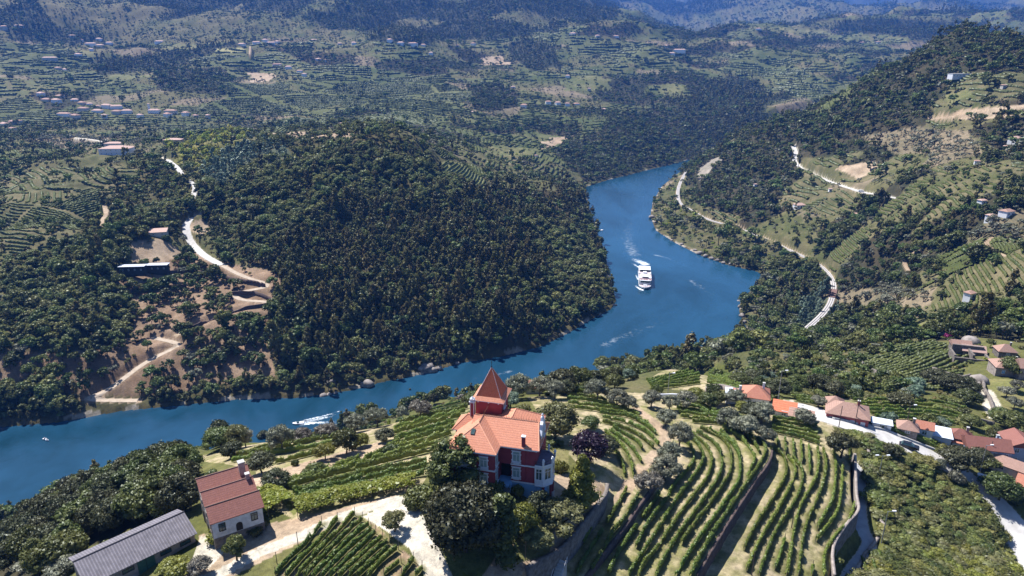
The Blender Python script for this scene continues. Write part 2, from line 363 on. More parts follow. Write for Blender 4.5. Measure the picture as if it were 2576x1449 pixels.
class MB:
    """collects boxes, prisms, tubes ... and links them as ONE mesh"""
    def __init__(s): s.v = []; s.f = []; s.m = []; s.k = 0
    def add(s, v, f):
        b = len(s.v); s.v += [tuple(p) for p in v]; s.f += [[b + i for i in q] for q in f]; s.m += [s.k] * len(f); return s
    def mat(s, k): s.k = k; return s
    def box(s, x0, x1, y0, y1, z0, z1):
        return s.add([(x, y, z) for z in (z0, z1) for y in (y0, y1) for x in (x0, x1)], [(0, 2, 3, 1), (4, 5, 7, 6), (0, 1, 5, 4), (2, 6, 7, 3), (0, 4, 6, 2), (1, 3, 7, 5)])
    def prism(s, poly, z0, z1):
        n = len(poly); v = [(*p[:2], z0) for p in poly] + [(*p[:2], z1) for p in poly]
        return s.add(v, [list(range(n))[::-1], list(range(n, 2 * n))] + [(i, (i + 1) % n, n + (i + 1) % n, n + i) for i in range(n)])
    def tube(s, p, q, r, r2=None, n=8, cap=True):
        p, q = Vector(p), Vector(q); d = (q - p).normalized(); a = d.orthogonal().normalized(); b = d.cross(a); r2 = r if r2 is None else r2
        v = []
        for c, rr in ((p, r), (q, r2)):
            for i in range(n):
                t = 2 * math.pi * i / n; v.append(c + (a * math.cos(t) + b * math.sin(t)) * rr)
        f = [(i, (i + 1) % n, n + (i + 1) % n, n + i) for i in range(n)]
        if cap: f += [list(range(n))[::-1], list(range(n, 2 * n))]
        return s.add(v, f)
    def lathe(s, prof, c=(0, 0), n=14):
        v = [(c[0] + r * math.cos(2 * math.pi * i / n), c[1] + r * math.sin(2 * math.pi * i / n), z) for r, z in prof for i in range(n)]
        f = [(k * n + i, k * n + (i + 1) % n, (k + 1) * n + (i + 1) % n, (k + 1) * n + i) for k in range(len(prof) - 1) for i in range(n)]
        return s.add(v, f + [list(range(n))[::-1], list(range((len(prof) - 1) * n, len(prof) * n))])
    def build(s, name, mats, parent=None, loc=None, rz=0, smooth_=False):
        me = bpy.data.meshes.new(name); me.from_pydata([tuple(map(float, p)) for p in s.v], [], s.f)
        for m in (mats if isinstance(mats, (list, tuple)) else [mats]): me.materials.append(m)
        me.polygons.foreach_set('material_index', s.m)
        if smooth_: me.polygons.foreach_set('use_smooth', [True] * len(s.f))
        me.update(); return link(name, me, parent, loc, rz)
# ------------------------------------------------------------------ land cover (outlines followed on the photo, laid on the ground)
SCRUB, EUC, WOOD, VINE, DIRT, GRASS, ROCK, GRAVEL, FVINE, LAWN, OLIVE, MOUNT, BRAMBLE, OPEN, TEAL, BRIGHT, MIXED, OAK, LIMEW = range(19)
COVER = [
 (MOUNT, 1200, 9999, [(-60,-500),(1500,-500),(1560,40),(1500,62),(1440,66),(1330,88),(1110,118),(850,95),(700,82),(520,102),(330,112),(180,112),(-60,95)]),
 (SCRUB, 1200, 9999, [(60,-60),(300,-60),(330,40),(250,85),(130,70)]), (SCRUB, 1200, 9999, [(430,50),(560,20),(720,30),(700,95),(470,112),(380,100)]),
 (MOUNT, 2000, 9999, [(1990,60),(2100,50),(2250,45),(2400,62),(2410,85),(2380,110),(2250,92),(2100,75)]),
 (WOOD, 900, 1900, [(1500,330),(1560,295),(1640,270),(1800,290),(1780,390),(1640,425),(1480,462),(1440,430),(1390,380)]),
 (MOUNT, 1000, 2300, [(1640,245),(1720,250),(1830,190),(1900,200),(1950,260),(1900,320),(1790,380),(1720,310)]),
 (WOOD, 1000, 2600, [(380,180),(560,168),(605,220),(560,238),(400,228)]), (WOOD, 1000, 2600, [(940,160),(1000,150),(1110,150),(1130,185),(1060,192),(950,182)]), (MOUNT, 1000, 3000, [(1280,105),(1340,100),(1400,120),(1412,182),(1340,178),(1290,150)]),
 (WOOD, 900, 2400, [(1180,215),(1290,220),(1310,270),(1200,280)]), (WOOD, 900, 2400, [(660,110),(780,130),(900,140),(880,165),(780,165),(740,140)]), (MOUNT, 900, 2400, [(230,150),(500,125),(560,110),(640,105),(560,135),(430,170),(250,190)]),
 (VINE, 1000, 3000, [(790,168),(870,160),(960,172),(1100,200),(1165,225),(1182,265),(1100,277),(900,282),(775,240)]), (VINE, 1000, 3000, [(480,150),(560,125),(620,118),(625,138),(760,150),(770,175),(640,172),(490,166)]),
 (VINE, 900, 3000, [(560,205),(690,215),(810,240),(835,292),(500,292),(500,262),(560,250)]), (VINE, 900, 3000, [(0,108),(150,113),(240,150),(180,205),(0,185)]), (BRIGHT, 900, 3000, [(545,122),(616,119),(618,132),(540,134)]),
 (VINE, 800, 2000, [(0,255),(130,265),(90,312),(0,302)]), (VINE, 900, 2500, [(985,270),(1100,262),(1140,290),(1120,312),(990,305)]), (VINE, 1500, 3500, [(1330,80),(1440,85),(1640,110),(1720,140),(1640,175),(1440,120)]), (VINE, 1200, 3500, [(1800,130),(1960,150),(2080,200),(2060,260),(1900,190)]),
 (GRASS, 900, 3500, [(1400,205),(1480,190),(1530,200),(1530,225),(1430,230)]), (GRASS, 900, 3500, [(1655,215),(1700,208),(1730,225),(1670,240)]), (GRASS, 900, 3500, [(1950,70),(2050,72),(2110,90),(2000,90)]), (DIRT, 1300, 3500, [(1210,145),(1260,140),(1280,162),(1220,165)]),
 (DIRT, 900, 2500, [(630,182),(690,185),(690,205),(630,208)]), (DIRT, 900, 2500, [(1380,345),(1440,340),(1400,365),(1360,375)]), (GRASS, 800, 2500, [(1240,368),(1340,372),(1330,395),(1240,388)]),
 # hill on the far bank of the near bend
 (SCRUB, 380, 1000, [(-50,400),(420,380),(560,330),(1010,315),(1130,400),(1480,470),(1560,760),(1430,845),(870,990),(-50,1080)]),
 (EUC, 380, 900, [(500,440),(560,400),(700,350),(830,325),(960,322),(1060,365),(1130,410),(1200,490),(1300,470),(1472,490),(1530,650),(1552,765),(1430,848),(1240,902),(1050,940),(870,990),(770,1004),(690,900),(690,790),(700,720),(640,665),(585,610),(550,560),(500,535)]),
 (OAK, 380, 900, [(270,430),(480,412),(505,545),(430,600),(330,610),(230,640),(0,700),(0,650),(230,570)]), (OAK, 380, 900, [(0,650),(260,590),(330,620),(300,690),(330,770),(340,850),(200,880),(0,880)]),
 (OPEN, 380, 900, [(0,880),(200,880),(340,850),(330,770),(300,680),(480,630),(690,800),(700,1000),(600,1008),(300,1038),(0,1078)]), (OAK, 300, 900, [(0,975),(60,960),(200,990),(330,1000),(700,950),(1240,880),(1240,902),(870,990),(600,1008),(300,1038),(0,1078)]),
 (VINE, 450, 1100, [(0,440),(120,420),(320,420),(345,450),(260,520),(235,560),(120,640),(0,662)]), (LIMEW, 500, 1200, [(440,365),(520,330),(600,325),(640,345),(580,395),(510,440),(430,410)]), (OAK, 380, 900, [(500,440),(560,400),(700,350),(830,325),(960,322),(1060,365),(1130,410),(1200,490),(1120,540),(960,500),(830,520),(740,610),(640,665),(585,610),(550,560),(500,535)]), (OAK, 380, 900, [(1300,560),(1480,560),(1552,765),(1430,848),(1350,810),(1390,690)]), (TEAL, 500, 1000, [(510,450),(620,395),(720,365),(740,390),(640,425),(550,480)]),
 (BRIGHT, 500, 1200, [(1088,412),(1140,403),(1215,432),(1230,487),(1170,470),(1120,440)]), (DIRT, 400, 800, [(475,560),(520,545),(545,575),(500,590)]), (DIRT, 400, 800, [(325,612),(400,600),(455,640),(455,662),(335,662)]), (DIRT, 400, 800, [(590,690),(670,690),(690,770),(590,800),(480,840),(560,760)]), (OPEN, 380, 800, [(470,640),(700,690),(710,800),(600,850),(440,900),(330,975),(215,1015),(200,1000),(330,940),(400,860),(330,790),(330,700)]), (DIRT, 600, 1200, [(650,338),(760,330),(890,335),(880,345),(700,350)]),
 # right bank
 (WOOD, 450, 1600, [(1700,430),(1790,385),(1870,330),(1960,298),(2100,283),(2200,183),(2330,100),(2400,60),(2640,80),(2640,190),(2440,200),(2370,250),(2310,330),(2220,372),(2130,390),(2020,400),(1990,450),(1940,540),(1900,560),(1780,520),(1745,500),(1725,440)]),
 (MIXED, 350, 1200, [(1640,510),(1700,440),(1745,500),(1800,556),(1900,600),(2060,680),(2080,740),(2060,810),(1960,850),(1880,845),(1865,760),(1925,690),(1760,642),(1650,582)]), (WOOD, 350, 900, [(1880,850),(1940,740),(2060,690),(2120,760),(2250,800),(2300,870),(2050,860)]), (TEAL, 350, 700, [(2000,770),(2070,745),(2100,770),(2030,840),(1990,840)]),
 (OLIVE, 330, 700, [(2060,745),(2250,718),(2310,760),(2150,792)]), (OLIVE, 500, 900, [(2170,342),(2300,318),(2430,330),(2400,382),(2250,388)]), (DIRT, 500, 1000, [(2340,300),(2440,274),(2600,260),(2600,285),(2480,300)]), (DIRT, 500, 1000, [(2090,425),(2180,402),(2205,420),(2140,450)]), (ROCK, 700, 1200, [(1760,420),(1800,395),(1830,400),(1760,450)]),
 (VINE, 500, 1100, [(2400,182),(2600,182),(2600,258),(2470,245),(2380,235)]), (GRASS, 600, 1100, [(2380,240),(2440,225),(2470,245),(2400,262)]), (VINE, 300, 600, [(2310,775),(2400,745),(2500,762),(2490,800),(2380,812)]), (VINE, 450, 900, [(1990,490),(2070,470),(2180,490),(2160,540),(2060,545),(1990,520)]), (VINE, 350, 700, [(2350,640),(2480,600),(2600,600),(2600,740),(2400,740)]),
 # near side
 (MIXED, 180, 520, [(1330,985),(1420,950),(1500,935),(1700,880),(1880,840),(2050,850),(2300,870),(2360,960),(2260,1010),(2050,1012),(1950,965),(1780,905),(1680,915),(1560,985),(1400,992)]),
 (VINE, 180, 420, [(2120,905),(2340,855),(2440,890),(2410,1000),(2260,965)]), (FVINE, 150, 300, [(1980,1008),(2100,1000),(2290,1008),(2430,1062),(2200,1056)]), (DIRT, 120, 300, [(1728,922),(1745,922),(1768,940),(1772,958),(1752,972),(1742,966),(1756,950),(1748,938)]), (LAWN, 150, 330, [(2440,960),(2640,945),(2640,1070),(2480,1062)]),
 (WOOD, 120, 360, [(-80,1230),(100,1240),(250,1200),(420,1165),(485,1195),(480,1290),(200,1395),(180,1500),(-80,1500)]),
 (FVINE, 60, 260, [(470,1150),(640,1110),(850,1050),(1000,1005),(1190,985),(1200,1100),(1090,1180),(1060,1230),(760,1325),(650,1255),(640,1180)]), (SCRUB, 140, 290, [(1500,985),(1600,930),(1700,905),(1780,920),(1930,962),(1880,1000),(1640,1005)]), (FVINE, 140, 290, [(1625,965),(1690,925),(1765,928),(1870,955),(1850,985),(1700,985)]),
 (LAWN, 60, 200, [(640,1200),(700,1195),(850,1170),(960,1140),(1000,1150),(860,1190),(700,1225)]), (DIRT, 60, 200, [(620,1195),(760,1155),(850,1130),(950,1105),(990,1112),(965,1138),(850,1165),(700,1200),(600,1235)]), (LAWN, 60, 170, [(690,1240),(740,1225),(760,1270),(735,1300)]),
 (FVINE, 60, 200, [(870,1300),(930,1310),(1050,1415),(1068,1500),(640,1500),(780,1370)]), (FVINE, 60, 260, [(1330,995),(1480,985),(1600,992),(1900,1000),(2090,1070),(2130,1115),(2160,1140),(2160,1305),(2090,1400),(2090,1500),(1340,1500),(1530,1250),(1400,1100)]),
 (BRAMBLE, 60, 240, [(2100,1066),(2170,1092),(2300,1145),(2420,1225),(2550,1390),(2600,1500),(2130,1500),(2215,1340),(2190,1250),(2185,1150),(2140,1115)]),
 (GRAVEL, 60, 160, [(905,1302),(985,1265),(1052,1268),(1080,1330),(1115,1400),(1160,1500),(1095,1500),(1030,1380),(960,1330)]), (DIRT, 60, 160, [(495,1350),(560,1340),(640,1325),(770,1300),(870,1275),(1000,1245),(1010,1262),(880,1300),(705,1390),(560,1470),(460,1500),(420,1500),(500,1400)]), (GRAVEL, 60, 160, [(500,1355),(530,1345),(560,1395),(520,1440),(470,1440)]),
 (DIRT, 60, 160, [(1400,1200),(1480,1190),(1527,1228),(1520,1268),(1478,1330),(1425,1392),(1350,1442),(1290,1500),(1180,1500),(1250,1400),(1380,1300)]), (LAWN, 60, 160, [(1390,1140),(1440,1135),(1440,1170),(1395,1180)]), (LAWN, 60, 160, [(1290,1330),(1400,1300),(1380,1400),(1300,1420)]),
]
def worley(x, y, c, s, seeds=False):
    gx, gy = np.floor(x / c), np.floor(y / c); best = np.full(x.shape, 1e18); sx = np.zeros(x.shape); sy = np.zeros(x.shape); sec = np.full(x.shape, 1e18); idv = np.zeros(x.shape)
    for dx in (-1, 0, 1):
        for dy in (-1, 0, 1):
            cx, cy = gx + dx, gy + dy
            px = (cx + _hash(cx, cy, s)) * c; py = (cy + _hash(cx, cy, s + 5)) * c
            d = (px - x) ** 2 + (py - y) ** 2; m = d < best
            sec = np.where(m, best, np.minimum(sec, d)); best = np.where(m, d, best); sx = np.where(m, px, sx); sy = np.where(m, py, sy); idv = np.where(m, _hash(cx, cy, s + 9), idv)
    return (idv, np.sqrt(sec) - np.sqrt(best), sx, sy) if seeds else (idv, np.sqrt(sec) - np.sqrt(best))
def cover(x, y, h, sd):
    u, v, d = proj(x, y, h); r = np.hypot(x, y)
    jx = x + fbm(x, y, 40, 3, 51) * 14 * np.clip(r / 900, .02, 1.5); jy = y + fbm(x, y, 40, 3, 61) * 14 * np.clip(r / 900, .02, 1.5)
    ju, jv, jd = proj(jx, jy, h)
    out = np.full(x.shape, BRAMBLE)
    i1, e1 = worley(jx, jy * 1.6, 62, 3); i2, e2 = worley(jx, jy * 1.5, 120, 4)
    right = x > 120
    far = r > 330
    idv = np.where(r < 1000, i1, i2)
    pc = np.select([idv < np.where(x > 120, .47, .54), idv < np.where(x > 120, .74, np.where(r < 1000, .66, .64)), idv < .88, idv < .90], [VINE, WOOD, SCRUB, GRASS], OLIVE)
    out = np.where(far, pc, out)
    out = np.where(far & (np.where(r < 1000, e1, e2) < np.where(r < 1000, 5.5, 10)) & (pc != WOOD), SCRUB, out)
    out = np.where((r > 4200), np.where(fbm(x, y, 500, 4, 71) > .0, MOUNT, SCRUB), out)
    for cls, d0, d1, pts in COVER:
        us = [p[0] for p in pts]; vs = [p[1] for p in pts]
        m = (ju > min(us)) & (ju < max(us)) & (jv > min(vs)) & (jv < max(vs)) & (d > d0) & (d < d1)
        if m.any():
            k = np.nonzero(m)[0]; k = k[inside(ju[k], jv[k], pts)]; out[k] = cls
    out = np.where((out == MOUNT) & (r < 4200) & (fbm(x, y, 190, 4, 73) > .16), SCRUB, out)
    out = np.where((sd < 2.5), np.where(vnoise(x / 9, y / 9, 77) > .66, ROCK, EUC), out)
    for nm, (P, w) in ROADW.items():
        lo, hi = P[:, :2].min(0) - 6, P[:, :2].max(0) + 6
        m = np.nonzero((x > lo[0]) & (x < hi[0]) & (y > lo[1]) & (y < hi[1]))[0]
        if len(m):
            dd = polyline_near(x[m], y[m], P)[0]; out[m[dd < w * .5 + (.3 if r.min() > 300 else .2)]] = GRAVEL if nm in ('village_road', 'walled_lane', 'hillside_road', 'steep_road', 'forest_road', 'farm_track', 'east_driveway', 'upper_track') else DIRT
    return out
_s = GX.ravel(), GY.ravel(), GH.ravel(), GSD.ravel()
GC = cover(*_s).reshape(GX.shape)
def class_at(x, y):
    i, j, fr, fa = gidx(x, y); return GC[np.clip(np.round(i + fr).astype(int), 0, NR - 1), np.clip(np.round(j + fa).astype(int), 0, NA - 1)]
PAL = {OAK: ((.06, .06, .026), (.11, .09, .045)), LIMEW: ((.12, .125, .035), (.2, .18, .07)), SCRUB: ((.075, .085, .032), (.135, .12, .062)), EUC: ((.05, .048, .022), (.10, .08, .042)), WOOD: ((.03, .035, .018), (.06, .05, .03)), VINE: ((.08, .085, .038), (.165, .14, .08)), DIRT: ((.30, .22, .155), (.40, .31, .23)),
 GRASS: ((.10, .115, .045), (.17, .16, .075)), ROCK: ((.20, .18, .15), (.33, .29, .25)), GRAVEL: ((.40, .36, .30), (.56, .52, .46)), FVINE: ((.20, .185, .085), (.44, .355, .25)), LAWN: ((.13, .14, .045), (.21, .18, .09)), OLIVE: ((.13, .115, .07), (.22, .175, .12)),
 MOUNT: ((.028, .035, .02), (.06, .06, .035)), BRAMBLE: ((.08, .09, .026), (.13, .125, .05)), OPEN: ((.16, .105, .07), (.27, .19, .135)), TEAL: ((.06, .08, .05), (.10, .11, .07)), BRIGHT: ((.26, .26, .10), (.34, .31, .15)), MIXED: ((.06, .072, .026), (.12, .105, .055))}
ta = np.zeros((19, 3)); tb = np.zeros((19, 3))
for k, (a, b) in PAL.items(): ta[k] = a; tb[k] = b
rr_ = GR.ravel()
t = np.where(rr_ < 300, .5 + .75 * fbm(_s[0], _s[1], 9, 5, 81), np.where(rr_ < 1200, .5 + .7 * fbm(_s[0], _s[1], 34, 4, 82) + .75 * fbm(_s[0], _s[1], 7, 3, 86), .5 + .8 * fbm(_s[0], _s[1], 150, 4, 83) + .7 * fbm(_s[0], _s[1], 32, 3, 87)))
t = np.where((GC.ravel() == FVINE), .5 + .55 * fbm(_s[0], _s[1], 7, 3, 84) + .75 * fbm(_s[0], _s[1], 1.6, 3, 85), t)
t = np.clip(t, 0, 1)[:, None]
gc = GC.ravel(); colr = ta[gc] * (1 - t) + tb[gc] * t
fv = (gc == VINE) & (rr_ > 1100); colr[fv] = colr[fv] * np.array((.78, .95, .72))
LOWER_SOIL = inside(GU.ravel(), GV.ravel(), [(870,1300),(930,1310),(1050,1415),(1068,1500),(640,1500),(780,1370)]) & (rr_ < 200) & (gc == FVINE)
colr[LOWER_SOIL] = colr[LOWER_SOIL] * np.array((.85, .72, .8))
def ground_material():
    m, nt, out = new_mat('ground'); b = N(nt, 'ShaderNodeBsdfPrincipled'); nt.links.new(b.outputs[0], out.inputs[0])
    b.inputs['Roughness'].default_value = .95; b.inputs['Specular IOR Level'].default_value = .1
    at = N(nt, 'ShaderNodeAttribute', attribute_name='Col')
    n1 = noise(nt, .9, 6, .7); n2 = noise(nt, .12, 6, .7); n3 = noise(nt, 5, 3, .7)
    f = mixc(nt, 1.0, mixc(nt, ramp(nt, n1, .3, .7), (.62, .62, .62), (1.3, 1.28, 1.22)), mixc(nt, ramp(nt, n2, .3, .7), (.74, .76, .72), (1.2, 1.18, 1.16)), 'MULTIPLY')
    f = mixc(nt, 1.0, f, mixc(nt, ramp(nt, n3, .3, .7), (.8, .8, .8), (1.18, 1.18, 1.18)), 'MULTIPLY')
    nt.links.new(mixc(nt, 1.0, at.outputs[0], f, 'MULTIPLY'), b.inputs['Base Color'])
    bp = N(nt, 'ShaderNodeBump'); bp.inputs['Strength'].default_value = .7; bp.inputs['Distance'].default_value = .25; nt.links.new(n1, bp.inputs['Height']); nt.links.new(bp.outputs[0], b.inputs['Normal'])
    return m
i, j = np.meshgrid(np.arange(NR - 1), np.arange(NA - 1), indexing='ij')
quad = np.stack([i * NA + j, i * NA + j + 1, (i + 1) * NA + j + 1, (i + 1) * NA + j], -1).reshape(-1, 4)
gm = mesh_np('ground', np.stack([GX, GY, GH], -1).reshape(-1, 3), quad, [ground_material()], smooth_=True)
ca = gm.attributes.new('Col', 'FLOAT_COLOR', 'POINT'); ca.data.foreach_set('color', np.concatenate([colr, np.ones((len(colr), 1))], 1).astype(np.float32).ravel())
tag(link('ground', gm), kind='structure', label='sloping ground of the valley sides')
# ------------------------------------------------------------------ trees: leaf clumps on a tapered trunk with limbs
def ico(sub=1):
    bm = bmesh.new(); bmesh.ops.create_icosphere(bm, subdivisions=sub, radius=1); v = np.array([p.co[:] for p in bm.verts]); f = np.array([[q.index for q in p.verts] for p in bm.faces]); bm.free(); return v, f
ICO1 = ico(1); ICO2 = ico(2)
def leaf_quads(c, nrm, size, rg, aspect=.7):
    n = len(c); t = rg.normal(size=(n, 3)); t -= (t * nrm).sum(1)[:, None] * nrm; t /= np.linalg.norm(t, axis=1)[:, None] + 1e-9; b = np.cross(nrm, t)
    s = size * rg.uniform(.6, 1.35, n)[:, None]
    t = t * s; b = b * s * aspect
    co = np.stack([c - t, c - b * .9 + t * .1, c + t, c + b * .9 - t * .1], 1) + rg.normal(size=(n, 4, 3)) * size * .12
    return co.reshape(-1, 3), np.arange(n * 4).reshape(-1, 4)
def crown(kind, seed, nclump, nleaf, leaf):
    """unit-ish crown in metres; returns verts, quads, tris (inner masses)"""
    rg = np.random.default_rng(seed); V = []; Q = []; T = []; off = 0; cl = []
    for k in range(nclump):
        a = rg.uniform(0, 2 * math.pi); q = rg.uniform()
        if kind == 'euc': z = 3.2 + 8.6 * q; R0 = 2.1 * math.sin(math.pi * min(1, .18 + .8 * q)) * rg.uniform(.35, 1.0); rc = rg.uniform(.8, 1.35) * (1.15 - .45 * q)
        elif kind == 'broad':
            el = math.asin(rg.uniform(-.25, 1)); R0 = 2.9 * math.cos(el) * rg.uniform(.75, 1.05); z = 3.6 + 2.7 * math.sin(el) * rg.uniform(.85, 1.1); rc = rg.uniform(.9, 1.55)
        elif kind == 'tall': el = math.asin(rg.uniform(-.75, 1)); R0 = 2.5 * math.cos(el) * rg.uniform(.7, 1.08); z = 4.6 + 4.0 * math.sin(el); rc = rg.uniform(.8, 1.25) * (1.1 - .3 * max(0, math.sin(el)))
        elif kind == 'olive':
            el = math.asin(rg.uniform(-.3, 1)); R0 = 2.3 * math.cos(el) * rg.uniform(.6, 1.1); z = 3.0 + 1.7 * math.sin(el) * rg.uniform(.8, 1.15); rc = rg.uniform(.6, 1.1)
        elif kind == 'cone': z = .8 + 9.2 * q; R0 = 2.6 * (1 - q) ** .8 * rg.uniform(.6, 1); rc = .5 + 1.0 * (1 - q)
        elif kind == 'column': z = .8 + 8.6 * q; R0 = 1.0 * rg.uniform(.3, 1) * (1 - q * .5); rc = rg.uniform(.55, .9) * (1.1 - .4 * q)
        elif kind == 'pinepar': R0 = 3.2 * math.sqrt(rg.uniform()); z = 6.2 + .9 * (1 - (R0 / 3.2) ** 2) + rg.uniform(-.3, .3); rc = rg.uniform(.7, 1.1)
        else: R0 = 1.35 * math.sqrt(q) ; z = .7 + .5 * (1 - q) * rg.uniform(.6, 1.2); rc = rg.uniform(.45, .85)
        cl.append((R0 * math.cos(a), R0 * math.sin(a), z, rc))
    for (cx, cy, cz, rc) in cl:
        c = np.array((cx, cy, cz)); d = rg.normal(size=(nleaf, 3)); d[:, 2] = d[:, 2] * .8 + .25; d /= np.linalg.norm(d, axis=1)[:, None]
        sq = np.array((1, 1, .8 if kind not in ('euc', 'column') else 1.25)); p = c + d * sq * rc * rg.uniform(.72, 1.12, nleaf)[:, None]
        nn = d + rg.normal(size=(nleaf, 3)) * .55; nn /= np.linalg.norm(nn, axis=1)[:, None]
        v, f = leaf_quads(p, nn, leaf, rg); V.append(v); Q.append(f + off); off += len(v)
        w = ICO1[0] * (1 + rg.normal(size=(len(ICO1[0]), 1)) * .1) * rc * .74 * sq + c
        V.append(w); T.append(ICO1[1] + off); off += len(w)
    return np.concatenate(V), np.concatenate(Q), np.concatenate(T), cl
def trunk_geo(kind, seed, cl, n=7):
    rg = np.random.default_rng(seed + 99); m = MB()
    top = {'euc': 10, 'tall': 7, 'broad': 3.8, 'olive': 2.4, 'cone': 9, 'column': 8, 'pinepar': 6.2}.get(kind, .5); r0 = {'euc': .2, 'broad': .28, 'olive': .3, 'cone': .22, 'column': .16, 'pinepar': .22}.get(kind, .07)
    p = Vector((0, 0, -.6)); lean = Vector((rg.normal() * .05, rg.normal() * .05, 1))
    for k in range(3):
        q = p + lean * (top + .6) / 3 + Vector((rg.normal(), rg.normal(), 0)) * .08; m.tube(p, q, r0 * (1 - k * .27), r0 * (1 - (k + 1) * .27), n, cap=False); p = q
    for (cx, cy, cz, rc) in cl[::max(1, len(cl) // 7)]:
        zb = min(top * .92, max(.3 * top, cz - 1.6)); m.tube((lean.x * zb, lean.y * zb, zb), (cx * .85, cy * .85, cz - .2), r0 * .42, r0 * .12, 5, cap=False)
    return m
KINDS = ['broad', 'cone', 'euc', 'olive', 'pinepar', 'shrub']
LEAFM = {'broad': leaf_mat('broadleaf_foliage', (.058, .084, .02), (.105, .125, .032), .3, .55), 'euc': leaf_mat('eucalyptus_foliage', (.078, .08, .022), (.13, .118, .036), .3, .5), 'olive': leaf_mat('olive_foliage', (.16, .165, .11), (.24, .24, .17), .28, .4),
 'cone': leaf_mat('conifer_foliage', (.03, .042, .017), (.052, .066, .025), .15, .6), 'pinepar': leaf_mat('pine_foliage', (.04, .058, .02), (.068, .086, .032), .15, .5), 'shrub': leaf_mat('shrub_foliage', (.09, .10, .028), (.15, .15, .046), .3, .9),
 'teal': leaf_mat('bluegreen_foliage', (.12, .165, .115), (.17, .225, .155), .25, .4), 'oak': leaf_mat('oak_foliage', (.10, .125, .036), (.165, .175, .055), .32, .45), 'lime': leaf_mat('lime_foliage', (.22, .26, .035), (.32, .33, .06), .35, .5)}
def tree_mesh(name, kind, seed, nclump, nleaf, leaf, lm=None):
    v, q, t, cl = crown(kind, seed, nclump, nleaf, leaf)
    tm = trunk_geo(kind, seed, cl, 5); tv = np.array([p[:] for p in tm.v]); tf = np.array(tm.f, int)
    co = np.concatenate([v, tv]); mi = [0] * (len(q)) + [1] * len(tf) + [0] * len(t)
    return mesh_np(name, co, [np.concatenate([q, tf + len(v)]), t], [lm or LEAFM[kind], BARK], mi)
def proto_collection(name, specs):
    c = bpy.data.collections.new(name)
    for k, (kind, seed, nc, nl, lf, lm) in enumerate(specs):
        o = bpy.data.objects.new('%s_%02d' % (name, k), tree_mesh('tree', kind, seed, nc, nl, lf, lm)); c.objects.link(o)
    return c
def gn_scatter(name, pts, idx, sc, rz, coll, label):
    me = bpy.data.meshes.new(name); me.vertices.add(len(pts)); me.vertices.foreach_set('co', np.asarray(pts, np.float32).ravel())
    me.attributes.new('pi', 'INT', 'POINT').data.foreach_set('value', np.asarray(idx, np.int32))
    me.attributes.new('sc', 'FLOAT_VECTOR', 'POINT').data.foreach_set('vector', np.asarray(sc, np.float32).ravel())
    me.attributes.new('rv', 'FLOAT_VECTOR', 'POINT').data.foreach_set('vector', np.stack([np.zeros(len(pts)), np.zeros(len(pts)), rz], -1).astype(np.float32).ravel())
    o = link(name, me); tag(o, label=label, kind='stuff')
    g = bpy.data.node_groups.new(name, 'GeometryNodeTree'); g.interface.new_socket('Geometry', in_out='INPUT', socket_type='NodeSocketGeometry'); g.interface.new_socket('Geometry', in_out='OUTPUT', socket_type='NodeSocketGeometry')
    a = g.nodes.new('NodeGroupInput'); z = g.nodes.new('NodeGroupOutput'); ip = g.nodes.new('GeometryNodeInstanceOnPoints'); ci = g.nodes.new('GeometryNodeCollectionInfo')
    ci.inputs['Collection'].default_value = coll; ci.inputs['Separate Children'].default_value = True; ci.inputs['Reset Children'].default_value = True
    def at(nm, ty): n = g.nodes.new('GeometryNodeInputNamedAttribute'); n.data_type = ty; n.inputs['Name'].default_value = nm; return n.outputs['Attribute']
    L = g.links.new
    L(a.outputs[0], ip.inputs['Points']); L(ci.outputs[0], ip.inputs['Instance']); ip.inputs['Pick Instance'].default_value = True
    L(at('pi', 'INT'), ip.inputs['Instance Index']); L(at('sc', 'FLOAT_VECTOR'), ip.inputs['Scale'])
    e = g.nodes.new('FunctionNodeEulerToRotation'); L(at('rv', 'FLOAT_VECTOR'), e.inputs[0]); L(e.outputs[0], ip.inputs['Rotation'])
    L(ip.outputs[0], z.inputs[0])
    md = o.modifiers.new('scatter', 'NODES'); md.node_group = g
    return o
# scatter candidates
def jgrid(cell, r0, r1, seed):
    rg = np.random.default_rng(seed); n = int(r1 / cell) + 1
    x, y = np.meshgrid(np.arange(-n, n + 1), np.arange(-2, n + 1)); x = (x.ravel() + rg.uniform(-.48, .48, x.size)) * cell; y = (y.ravel() + rg.uniform(-.48, .48, y.size)) * cell
    r = np.hypot(x, y); az = np.abs(np.arctan2(x, y)); m = (r > r0) & (r < r1) & (az < R(42)); return x[m], y[m]
def seen(x, y, z, top, tol=0.004):
    i, j, fr, fa = gidx(x, y); e = (z + top - H0) / np.hypot(x, y); return e > HORI[np.clip(i - 2, 0, NR - 1), j] - tol
DENS = {SCRUB: 1.0, EUC: .97, OAK: .97, LIMEW: 1.0, WOOD: .95, VINE: .15, DIRT: .14, GRASS: .2, OLIVE: .9, MOUNT: 1, OPEN: .72, TEAL: .95, BRIGHT: 0, MIXED: 1.25, ROCK: .12, BRAMBLE: .3}
dens_t = np.zeros(19)
for k, v in DENS.items(): dens_t[k] = v
MID = [(k, s, *p) for k, p in {'broad': (16, 34, .4, None), 'cone': (14, 28, .36, None), 'euc': (15, 30, .36, None), 'olive': (10, 32, .3, None), 'pinepar': (10, 28, .36, None), 'shrub': (8, 28, .26, None)}.items() for s in (1, 2, 3)] + [('euc', s, 13, 28, .38, LEAFM['teal']) for s in (5, 6)] + [('shrub', s, 6, 14, .36, LEAFM['lime']) for s in (7, 8)] + [('broad', s, 17, 32, .4, LEAFM['oak']) for s in (11, 12, 13)] + [('broad', s, 14, 30, .4, LEAFM['lime']) for s in (14, 15)]
MIDX = {}
